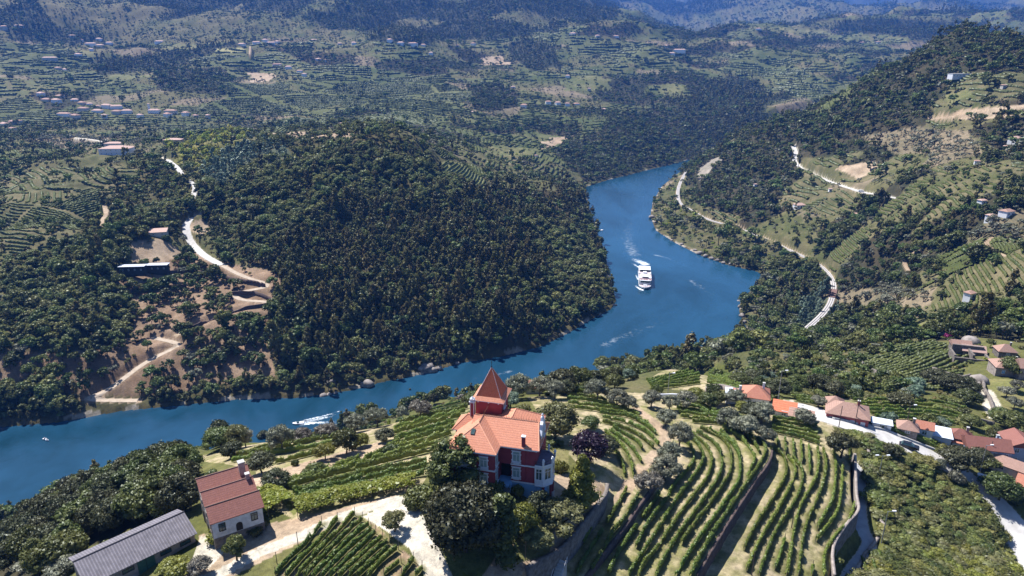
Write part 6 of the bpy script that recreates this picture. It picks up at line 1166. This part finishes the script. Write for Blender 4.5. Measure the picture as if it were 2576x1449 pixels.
wall_line(STEPW['bank'], 'overgrown earth bank wall under the grey olive trees', MATS['dark_bank'], .6, -.1, reach=1.0); wall_line(STEPW['lane'], 'tall stone lane wall with a pale coping', STONE, .45, .35, cap=STONEL)
lw = GP([(2180,1120),(2190,1160),(2193,1220),(2196,1280),(2225,1330),(2205,1362),(2175,1395),(2150,1450),(2135,1500)]); wall_line(lw, 'low rough stone wall on the outer side of the walled lane', STONEL, .6, .2, reach=1.6)
rw = GP([cH([(x, y)])[0] for x, y in ((-560, 120), (-200, 195), (0, 248), (200, 290), (400, 380), (700, 492), (985, 605))]); wall_line(rw, 'low pale parapet along the upper edge of the white road', CONC, .4, name='parapet', lo=.5)
wall_line(GP([(1655,1001),(1690,1000),(1740,1002),(1772,1003)]), 'long white parapet wall behind the olive trees', WHITE, .4, name='parapet', lo=1.2); wall_line(GP(cD([(720,225),(760,205),(830,192),(900,195),(960,208),(1030,225)])), 'curved grey stone wall beside the white cube house', STONEL, .5, name='yard_wall', lo=1.6)
wall_line(GP(cH([(1280,190),(1330,155),(1440,150),(1580,180),(1740,225)])), 'curved dark wall around the round yard in the village', STONE, .45, name='yard_wall', lo=1.2)
for k, pts in enumerate([[(2160,910),(2180,930),(2210,945),(2240,958)], [(2345,932),(2380,945),(2420,955),(2440,950)], [(2470,955),(2475,985),(2490,1010),(2500,1040)]]): wall_line(GP(pts), ('rounded stone terrace wall on the vine slope left of the hamlet', 'stone wall below the roofless ruin', 'hedge topped wall along the white driveway')[k], STONE, .6, name='terrace_wall', lo=1.5)
for k, (pts, lab) in enumerate((([(455,842),(500,822),(560,796),(640,776),(690,766)], 'long dark terrace wall under the zigzag track, the lowest one'), ([(585,742),(640,740),(690,760)], 'dark terrace wall in the hairpin of the zigzag track'), ([(560,700),(620,712),(668,722)], 'dark terrace wall above the hairpin of the zigzag track'), ([(330,735),(400,728),(470,722)], 'long terrace wall below the dark cabins'), ([(420,690),(470,684),(510,690)], 'short terrace wall right of the dark cabins'))): wall_line(GP(pts), lab, MATS['dark_bank'], .8, name='terrace_wall', lo=2.6)
# steps in the garden wall
p = G(1404, 1412); stp = empty('stone_steps', (p[0], p[1], p[2]), R(-28)); tag(stp, 'pale stone steps running down the garden wall', 'steps'); b = MB()
for k in range(10): b.box(.1, 1.5, -k * .42 - .42, -k * .42, -4, .5 - k * .36)
b.build('step_flight', CONC, stp); b = MB()
for s in (0, 1.5): b.tube((s, .1, 1.4), (s, -4.2, -2.2), .03, .03, 5); b.tube((s, .1, .3), (s, .1, 1.4), .03, .03, 5)
b.build('handrail', WHITE, stp)
# ------------------------------------------------------------------ poles and lamps
POLE = mat('wooden_pole', (.10, .08, .07), (.07, .055, .05), 3, .9); STEEL = mat('galvanised', (.34, .35, .36), (.26, .27, .28), 3, .45, metal=.4)
def pole(u, v, h, label, lamp=0, mt=POLE, arms=False, r=.11):
    p = at(u, v); e = empty('street_lamp' if lamp else 'utility_pole', p); tag(e, label, 'street lamp' if lamp else 'pole'); b = MB(); b.tube((0, 0, -.5), (0, 0, h), r, r * .7, 8); b.build('post', mt, e)
    for k in range(lamp):
        s = -1 if k else 1; b = MB(); b.tube((0, 0, h - .15), (s * 1.2, 0, h + .1), .05, .04, 6); b.build('arm', mt, e); b = MB(); b.box(min(s * .9, s * 1.6), max(s * .9, s * 1.6), -.16, .16, h + .02, h + .2); b.build('lamp_head', WHITE, e)
    if arms: b = MB(); b.box(-.7, .7, -.05, .05, h - .5, h - .38); b.build('crossarm', mt, e)
pole(2110, 1074, 5.8, 'thin dark pole on the near road edge before the red walled house'); pole(2151, 1066, 7.6, 'dark utility pole with a white cap against the red walled house', arms=True); pole(2277, 1083, 7.2, 'dark utility pole by the low brown roof', lamp=1); pole(2462, 1198, 8.5, 'grey lamp pole beside the blue cabinet', lamp=1, mt=STEEL)
pole(2484, 1163, 6.0, 'dark wooden pole among the village roofs'); pole(2210, 1200, 5.6, 'double headed street lamp in the bramble thicket', lamp=2, mt=STEEL); pole(2217, 1366, 7.6, 'street lamp at the bend of the walled lane', lamp=1, mt=STEEL); pole(1991, 1328, 4.4, 'dark post standing between the vine rows of the lower terrace', r=.09); pole(1891, 1448, 5, 'dark post at the bottom edge of the lower terrace', r=.09)
pole(1680, 990, 6.4, 'street lamp beside the long white parapet', lamp=1, mt=STEEL); pole(1957, 1006, 8.6, 'tall lamp pole behind the big orange roof', lamp=1, mt=STEEL); pole(1182, 1001, 7.4, 'pale lamp post rising before the river left of the tower', lamp=1, mt=STEEL); pole(1466, 1281, 4.4, 'thin wooden pole under the conical garden tree', r=.07); pole(1452, 1286, 4.4, 'thin wooden pole left of the other garden pole', r=.07); pole(1322, 1410, 3.4, 'thin post on the garden lawn near the steps', r=.06); pole(750, 1372, 2.6, 'short post beside the farm track', r=.07); pole(697, 1418, 2.2, 'short leaning post at the bottom of the farm track', r=.07)
# ------------------------------------------------------------------ parked car and blue cabinet
p = G(2286, 1128); car = empty('parked_car', (p[0], p[1], p[2] + .06), R(-32)); tag(car, 'dark parked car on the white road beside the thicket', 'car'); CARP = mat('black_car_paint', (.01, .011, .014), (.012, .013, .016), 1, .22, spec=.6); TYRE = mat('tyre', (.015, .015, .015), (.02, .02, .02), 4, .9)
def prof_solid(m, pts, y0, y1, inset=0): n = len(pts); v = [(x, y0, z) for x, z in pts] + [(x, y1, z) for x, z in pts]; return m.add(v, [tuple(range(n)), tuple(range(n, 2 * n))[::-1]] + [(i, n + i, n + (i + 1) % n, (i + 1) % n) for i in range(n)])
b = MB(); prof_solid(b, [(-2.15, .35), (-2.15, .85), (-1.9, .95), (-1.0, 1.0), (1.0, 1.02), (1.95, .9), (2.15, .75), (2.15, .35)], -.86, .86); bd = b.build('body', CARP, car); md = bd.modifiers.new('bevel', 'BEVEL'); md.width = .08; md.segments = 2
b = MB(); v = [(-1.75, -.78, .98), (1.05, -.78, 1.0), (1.05, .78, 1.0), (-1.75, .78, .98), (-1.35, -.62, 1.46), (.35, -.62, 1.48), (.35, .62, 1.48), (-1.35, .62, 1.46)]; b.add(v, [(0, 1, 5, 4), (1, 2, 6, 5), (2, 3, 7, 6), (3, 0, 4, 7)]); b.build('windows', GLASS, car).name = 'glasshouse'
b = MB(); b.box(-1.36, .36, -.63, .63, 1.455, 1.5); b.build('roof', CARP, car)
for x in (-1.3, 1.3):
    for y in (-.8, .8): b = MB(); b.tube((x, y - .1, .32), (x, y + .1, .32), .32, .32, 12); wl = b.build('wheel', TYRE, car); b = MB(); b.tube((x, y - .115, .32), (x, y + .115, .32), .18, .18, 10); b.build('rim', STEEL, wl)
for y in (-.6, .6): b = MB(); b.box(2.1, 2.17, y - .18, y + .18, .62, .76); b.build('headlight', WHITE, car); b = MB(); b.box(-2.17, -2.1, y - .16, y + .16, .68, .82); b.build('tail_light', mat('red_lamp', (.3, .01, .01)), car)
p = G(2468, 1209); cb = empty('cabinet', (p[0], p[1], p[2]), R(-38)); tag(cb, 'blue roadside cabinet with a white top', 'cabinet'); b = MB(); b.box(-.85, .85, -.5, .5, -.2, 1.5); b.build('cabinet_body', WHITE, cb)
for s in (-.42, .42): b = MB(); b.box(s - .38, s + .38, -.53, -.5, .05, 1.35); b.build('door', BLUE, cb)
b = MB(); b.box(-1.0, 1.0, -.68, .62, 1.5, 1.6); b.build('top', WHITE, cb)
p = G(2166, 484); vn = empty('van', (p[0], p[1], p[2] + .3), R(-15)); tag(vn, 'white van on the pale hillside road', 'van'); b = MB(); prof_solid(b, [(-2.6, .4), (-2.6, 2.1), (1.2, 2.15), (2.1, 1.3), (2.7, 1.1), (2.7, .4)], -.95, .95); b.build('body', WHITE, vn); b = MB(); b.box(-.5, 1.1, -.97, -.95, 1.3, 1.95); b.build('window', GLASS, vn)
for x in (-1.7, 1.7):
    for y in (-.85, .85): b = MB(); b.tube((x, y - .12, .36), (x, y + .12, .36), .36, .36, 12); b.build('wheel', TYRE, vn)
# ------------------------------------------------------------------ river cruise ship
S0, S1 = np.array((126.6, 624.)), np.array((118.9, 576.)); dv = S1 - S0; Ls = np.hypot(*dv); sh = empty('cruise_ship', ((S0 + S1)[0] / 2, (S0 + S1)[1] / 2, 0), math.atan2(dv[1], dv[0])); tag(sh, 'white river cruise ship heading downstream with a white canopy on its sun deck', 'ship')
SHW = mat('ship_white', (.8, .81, .83), (.74, .75, .78), .6, .35); NAVY = mat('navy_hull', (.02, .03, .06), (.025, .035, .07), .6, .35); DECKM = mat('sun_deck', (.5, .42, .42), (.42, .35, .36), .8, .8)
h = Ls / 2; wv_ = 5.7
def hullpoly(k, tip=1.0): return [(-h, -wv_ * k), (h - 8, -wv_ * k), (h - 4, -wv_ * .82 * k), (h - 1.3, -wv_ * .48 * k), (h + .2 * tip, -wv_ * .12), (h + .2 * tip, wv_ * .12), (h - 1.3, wv_ * .48 * k), (h - 4, wv_ * .82 * k), (h - 8, wv_ * k), (-h, wv_ * k)]
b = MB(); b.prism(hullpoly(.97), -1.5, 1.3); b.build('hull', NAVY, sh); b = MB(); b.prism(hullpoly(1), 1.3, 2.3); b.build('hull_band', SHW, sh)
b = MB(); b.prism([(-h + 1, -5.5), (h - 8.6, -5.5), (h - 7.2, -4.4), (h - 7.2, 4.4), (h - 8.6, 5.5), (-h + 1, 5.5)], 2.3, 6.2); b.build('superstructure', SHW, sh)
for z in (3.1, 5.0):
    for y in (-5.53, 5.53):
        for k in range(12): x = -h + 3 + k * 3.3; b = MB(); b.box(x, x + 2.6, y - .03, y + .03, z - .45, z + .55); b.build('cabin_window', GLASS, sh)
b = MB(); b.prism([(h - 7.25, -4.2), (h - 7.05, -4.2), (h - 7.05, 4.2), (h - 7.25, 4.2)], 4.2, 5.9); b.build('saloon_window', GLASS, sh)
b = MB(); b.box(-h + .8, h - 8.4, -5.6, 5.6, 6.2, 6.32); b.build('sun_deck', DECKM, sh); b = MB(); b.prism([(x * .995, y * .9) for x, y in hullpoly(1)], 2.3, 2.4); b.build('fore_deck', DECKM, sh)
b = MB(); b.box(-h + 2.5, -h + 15, -5.3, 5.3, 8.1, 8.3); cn = b.build('canopy', SHW, sh)
for x in (-h + 3, -h + 8.6, -h + 14.6):
    for y in (-5.1, 5.1): b = MB(); b.tube((x, y, 6.3), (x, y, 8.1), .08, .08, 6); b.build('canopy_post', SHW, cn)
b = MB(); b.box(h - 17, h - 12.5, -2.8, 2.8, 6.32, 8.4); wb = b.build('wheelhouse', SHW, sh); b = MB(); b.box(h - 12.52, h - 12.44, -2.5, 2.5, 7.2, 8.1); b.build('windscreen', GLASS, wb)
for x, y, lx, ly, z in ((-h + 19, 0, 3.2, 3.2, 7.6), (-h + 26, 0, 5.2, 4.2, 6.9), (h - 15, -4.4, 4, 1.8, 7.0), (h - 15, 4.4, 4, 1.8, 7.0), (-h + 20, -5.0, 4, .8, 7.1), (-h + 20, 5.0, 4, .8, 7.1), (-h + 26, -3.3, 4, .9, 6.8), (-h + 26, 3.3, 4, .9, 6.8)): b = MB(); b.box(x - lx / 2, x + lx / 2, y - ly / 2, y + ly / 2, 6.32, z); b.build('deck_house' if lx > 3 and ly > 3 else 'deck_locker', SHW, sh)
LOUNGE = mat('lounger_red', (.5, .12, .1), (.4, .1, .08), 2, .8)
for y in (-4.2, -1.6, .4, 3.6): b = MB(); b.box(h - 11, h - 10, y, y + 1.6, 6.32, 6.75); b.build('lounger', LOUNGE, sh)
b = MB()
for y in (-5.55, 5.55):
    for k in range(24): b.tube((-h + 1 + k * 1.85, y, 6.3), (-h + 1 + k * 1.85, y, 7.4), .04, .04, 4)
    b.tube((-h + 1, y, 7.4), (h - 8.6, y, 7.4), .05, .05, 4)
b.tube((h - 8.6, -5.55, 7.4), (h - 8.6, 5.55, 7.4), .05, .05, 4); b.tube((-h + 1, -5.55, 7.4), (-h + 1, 5.55, 7.4), .05, .05, 4); b.build('railing', SHW, sh)
b = MB(); b.tube((h - 2, 0, 2.3), (h - 2, 0, 5.0), .1, .06, 6); b.build('jackstaff', SHW, sh); b = MB(); b.box(h - 5.4, h - 3.2, -1.6, 1.6, 2.4, 3.1); b.build('windlass', SHW, sh)
# ------------------------------------------------------------------ foam and wakes lying on the water
def foam_mat(name, thr, soft, sc, alpha=1.0, st=(1, 1, 1)):
    m, nt, out = new_mat(name); d = N(nt, 'ShaderNodeBsdfDiffuse'); d.inputs[0].default_value = (.72, .8, .86, 1); t = N(nt, 'ShaderNodeBsdfTransparent'); mx = N(nt, 'ShaderNodeMixShader')
    at_ = N(nt, 'ShaderNodeAttribute', attribute_name='foam'); nz = noise(nt, sc, 6, .75, stretch=st); ad = N(nt, 'ShaderNodeMath', operation='ADD'); nt.links.new(nz, ad.inputs[0]); nt.links.new(at_.outputs['Fac'], ad.inputs[1])
    nt.links.new(ramp(nt, ad.outputs[0], thr, thr + soft, 0, alpha), mx.inputs[0]); nt.links.new(t.outputs[0], mx.inputs[1]); nt.links.new(d.outputs[0], mx.inputs[2]); nt.links.new(mx.outputs[0], out.inputs[0]); return m
FOAM = foam_mat('foam', .78, .3, .55); FOAML = foam_mat('faint_foam', .8, .4, .22, .45)
def foam(px, w0, w1, strength, label, m=FOAM, name='wake_foam', z=.05):
    P = np.array([PZ(u, v, 0) for u, v in smooth_line(px, 6)]); n = len(P); T = np.gradient(P[:, :2], axis=0); T /= np.linalg.norm(T, axis=1)[:, None] + 1e-9; Nn = np.stack([-T[:, 1], T[:, 0]], -1); w = np.linspace(w0, w1, n)
    off = np.linspace(-1, 1, 9); V = np.stack([np.column_stack([P[:, :2] + Nn * (o * w / 2)[:, None], np.full(n, z)]) for o in off], 1).reshape(-1, 3); k = np.arange(n - 1)[:, None] * 9; f = np.concatenate([k + np.array([[a, a + 1, a + 10, a + 9]]) for a in range(8)])
    me = mesh_np(name, V, f, [m]); al = np.linspace(0, 1, n)[:, None]; s = (strength * (1 - off[None] ** 2) * (1 - al ** 1.5) * np.clip(al * 12, .3, 1) + (al * 0)).ravel(); s = np.where(s < .03, -1, s)
    me.attributes.new('foam', 'FLOAT', 'POINT').data.foreach_set('value', s.astype(np.float32)); tag(link(name, me), label, kind='stuff')
foam([(1628,668),(1618,662),(1604,656),(1590,648),(1582,636)], 12, 20, .62, 'white churned foam behind the cruise ship'); foam([(1614,676),(1600,668),(1590,662),(1578,655)], 5, 8, .5, 'white foam streak off the ship stern'); foam([(1620,731),(1610,727),(1600,720),(1594,714)], 3.5, 5, .75, 'bow wave on the left of the ship'); foam([(1632,728),(1640,724),(1646,718)], 3, 4, .6, 'bow wave on the right of the ship'); foam([(1606,705),(1600,692),(1597,684)], 3, 3, .5, 'foam along the ship side')
foam([(1600,650),(1590,630),(1580,600),(1582,560),(1590,520),(1590,490)], 22, 34, .42, 'pale trail of the ship in the water', FOAML); foam([(1640,640),(1680,650),(1730,672)], 5, 6, .5, 'thin foam line on the water right of the ship', FOAML); foam([(1500,880),(1560,850),(1640,820),(1700,770),(1720,730)], 12, 26, .38, 'faint foam lines on the bend', FOAML); foam([(1300,930),(1240,945),(1150,955),(1050,985)], 8, 16, .36, 'faint foam lines under the far bank', FOAML); foam([(1730,700),(1780,740),(1800,800)], 10, 20, .36, 'faint foam lines by the right bank', FOAML)
for k, (pts, w) in enumerate(([[(748,1063),(775,1060),(810,1052),(845,1044),(900,1026)], 4], [[(748,1068),(790,1064),(840,1062),(880,1056)], 4], [[(750,1062),(800,1050),(850,1036),(960,1000)], 3], [[(760,1060),(800,1056),(850,1050)], 5])): foam(pts, w, w * 1.3, .7 - k * .05, ('upper', 'lower', 'long thin', 'middle')[k] + ' white streak of the speedboat wake')
def boat(u, v, L_, yaw, label, name='motorboat', outb=True):
    p = PZ(u, v, 0); e = empty(name, (p[0], p[1], .1), R(yaw)); tag(e, label, 'boat'); b = MB(); hp = [(-L_ / 2, -L_ * .17), (L_ * .2, -L_ * .17), (L_ * .42, -L_ * .08), (L_ / 2, 0), (L_ * .42, L_ * .08), (L_ * .2, L_ * .17), (-L_ / 2, L_ * .17)]
    b.prism([(x * .9, y * .8) for x, y in hp], -.3, .1); b.prism(hp, .1, .65); b.build('hull', SHW, e); b = MB(); b.box(-L_ * .1, L_ * .12, -L_ * .09, L_ * .09, .65, 1.25); b.build('cockpit' if outb else 'seat', GLASS if outb else DECKM, e)
boat(750, 1066, 6.5, 188, 'small white speedboat at the head of the foaming wake'); boat(113, 1106, 2.0, 10, 'left of the two tiny white boats drifting on the river', 'rowing_boat', False); boat(119, 1109, 2.0, -14, 'right of the two tiny white boats drifting on the river', 'rowing_boat', False); boat(1508, 580, 10, 15, 'grey white boat moored at the left bank upstream of the ship', 'moored_boat')
# ------------------------------------------------------------------ boulders on the banks
ROCKM = mat('boulder', (.32, .28, .25), (.15, .13, .115), .5, .95, bump=.7, detail=9)
def rock(u, v, w, label, group=None, z=None):
    p = PZ(u, v, .3) if z is None else at(u, v); rg = np.random.default_rng(int(u * 7 + v)); V = ICO2[0] * (1 + .22 * (vnoise(ICO2[0][:, 0] * 2 + u, ICO2[0][:, 1] * 2 + v, 3) - .5)[:, None] * 2 + rg.normal(size=(len(ICO2[0]), 1)) * .05) * np.array((w * .5, w * rg.uniform(.35, .5), w * rg.uniform(.25, .42))); o = link('boulder', mesh_np('boulder', V, ICO2[1], [ROCKM]), loc=(p[0], p[1], p[2] + w * .08), rz=rg.uniform(0, 3)); tag(o, label, 'boulder', group); return p
for k, (u, v, w) in enumerate(((832,965,7.5),(815,1000,6),(828,994,4.5),(800,1003,3.5),(845,990,3),(925,968,9),(1075,925,10),(1090,935,7),(1060,930,5),(1105,928,4.5),(1150,915,4),(1468,832,4),(1440,845,3.5),(1545,770,5),(1525,690,3.5))): rock(u, v, w, 'pale boulder at the water line of the left bank', 'boulders on the left river bank', z=1)
for k, (u, v, w) in enumerate(((1760,638,7),(1775,645,6),(1748,630,5),(1790,652,5.5),(1805,656,5),(1820,662,5),(1838,665,4.5),(1715,615,4.5),(1690,605,4),(1640,548,8),(1650,560,5),(1862,772,5),(1866,795,5),(1872,812,5),(1882,828,4.5),(1858,760,4),(1630,540,4))): rock(u, v, w, 'grey boulder at the water line of the right bank', 'boulders on the right river bank', z=1)
for u, v, w, lab in ((2440,866,8,'huge dark rock above the stone hamlet'), (2464,962,6.5,'big rounded rock below the stone ruin'), (2452,968,4.5,'rock with a round hollow beside the big rounded rock'), (525,1214,2.2,'flat grey rock behind the white house'), (667,1200,1.2,'small white rock behind the chimneys of the white house')): rock(u, v, w, lab, z=1)

# ------------------------------------------------------------------ short railway bridge at the mouth of the side valley
k = int(np.argmin([abs(proj(*q)[1] - 742) + abs(proj(*q)[0] - 2095) for q in RAILW])); P0 = ROADW['railway'][0][k]; P1 = ROADW['railway'][0][min(k + 2, len(RAILW) - 1)]
br = empty('rail_bridge', (P0[0], P0[1], float(hz(P0[0], P0[1]))), math.atan2(P1[1] - P0[1], P1[0] - P0[0])); tag(br, 'short rusty red railway bridge deck among dark trees on the right bank', 'bridge'); b = MB(); b.box(-11, 11, -2.6, 2.6, .5, .8); b.build('deck', mat('rust_deck', (.2, .12, .1), (.14, .085, .07), .8, .8), br)
for s in (-2.6, 2.6): b = MB(); b.box(-11, 11, s - .15, s + .15, .8, 2.2); b.build('girder', MATS['rust_deck'], br)
HAZE_DENSITY = .00008; EXPOSURE = 1.0
# ------------------------------------------------------------------ light and air
SUN_AZ, SUN_EL = math.atan2(-.72, .69), R(57)      # azimuth from +y towards +x: the sun stands ahead and to the left
wd = bpy.data.worlds.new('World'); scene.world = wd; wd.use_nodes = True; nt = wd.node_tree; bg = nt.nodes['Background']
sky = N(nt, 'ShaderNodeTexSky', sky_type='NISHITA'); sky.sun_disc = False; sky.sun_elevation = SUN_EL; sky.sun_rotation = SUN_AZ; sky.altitude = 200; sky.ozone_density = 5.0; sky.air_density = 1.0; sky.dust_density = .6
nt.links.new(sky.outputs[0], bg.inputs[0]); bg.inputs[1].default_value = .065
sl = bpy.data.lights.new('sun', 'SUN'); so = bpy.data.objects.new('sun', sl); COL.objects.link(so)
sl.energy = 5.0; sl.angle = R(.5); sl.color = (1, .975, .94)
sdir = Vector((math.sin(SUN_AZ) * math.cos(SUN_EL), math.cos(SUN_AZ) * math.cos(SUN_EL), math.sin(SUN_EL)))
so.rotation_euler = (-sdir).to_track_quat('-Z', 'Y').to_euler(); so.location = (0, 0, 900)
top = float(GH.max()) + 60
m, nt, out = new_mat('haze'); pv = N(nt, 'ShaderNodeVolumePrincipled'); pv.inputs['Color'].default_value = (.08, .3, 1.0, 1); pv.inputs['Density'].default_value = HAZE_DENSITY; pv.inputs['Anisotropy'].default_value = .0
nt.links.new(pv.outputs[0], out.inputs['Volume'])
b = MB(); b.box(-17000, 17000, -17000, 17000, float(GH.min()) - 2, top); hb = b.build('haze', m); tag(hb, kind='stuff', label='thin blue haze lying in the valley air')
scene.view_settings.view_transform = 'Standard'; scene.view_settings.look = 'None'; scene.view_settings.exposure = EXPOSURE; scene.view_settings.gamma = 1
cy = scene.cycles
cy.max_bounces = 5; cy.diffuse_bounces = 1; cy.glossy_bounces = 2; cy.transmission_bounces = 2; cy.volume_bounces = 0; cy.transparent_max_bounces = 6; cy.caustics_reflective = False; cy.caustics_refractive = False
cy.use_denoising = True
# ------------------------------------------------------------------ river
m, nt, out = new_mat('river_water'); b = N(nt, 'ShaderNodeBsdfPrincipled'); nt.links.new(b.outputs[0], out.inputs[0])
n1 = noise(nt, .009, 5, .65, dist=1.2, stretch=(1, .5, 1)); n2 = noise(nt, .05, 5, .65, dist=.8, stretch=(1, .45, 1))
nt.links.new(mixc(nt, ramp(nt, n1, .35, .65), (.006, .03, .052), (.014, .06, .115)), b.inputs['Base Color'])
b.inputs['Roughness'].default_value = .1; b.inputs['IOR'].default_value = 1.33
wv = noise(nt, .33, 6, .7, dist=.4, stretch=(1, .6, 1))
bp = N(nt, 'ShaderNodeBump'); bp.inputs['Strength'].default_value = .22; bp.inputs['Distance'].default_value = .6; nt.links.new(wv, bp.inputs['Height']); nt.links.new(bp.outputs[0], b.inputs['Normal'])
w = MB(); w.add([(x, y, 0) for x, y in ((-2500, -200), (2500, -200), (2500, 2500), (-2500, 2500))], [(0, 1, 2, 3)])
tag(w.build('river', m), kind='structure', label='broad blue river winding through the valley')
for tg, fo, pc, lab in (('woodland', FOREST[0], pc_mid, 'dense trees and shrubs covering the nearer valley slopes'), ('distant_woodland', None, pc_low, 'trees and woods covering the far hillsides')):
    if fo is None: fo = {q: np.concatenate([FOREST[w][q] for w in (1, 2, 3)]) for q in FOREST[1] if q != 'cell'}
    s = fo['s'][:, None] * np.array((1, 1, 1.)) * np.stack([np.ones(len(fo['s'])), np.ones(len(fo['s'])), .85 + .3 * np.random.default_rng(3).uniform(size=len(fo['s']))], -1)
    gn_scatter(tg, np.stack([fo['x'], fo['y'], fo['z']], -1), fo['k'], s, fo['r'], pc, lab); print(tg, len(s))
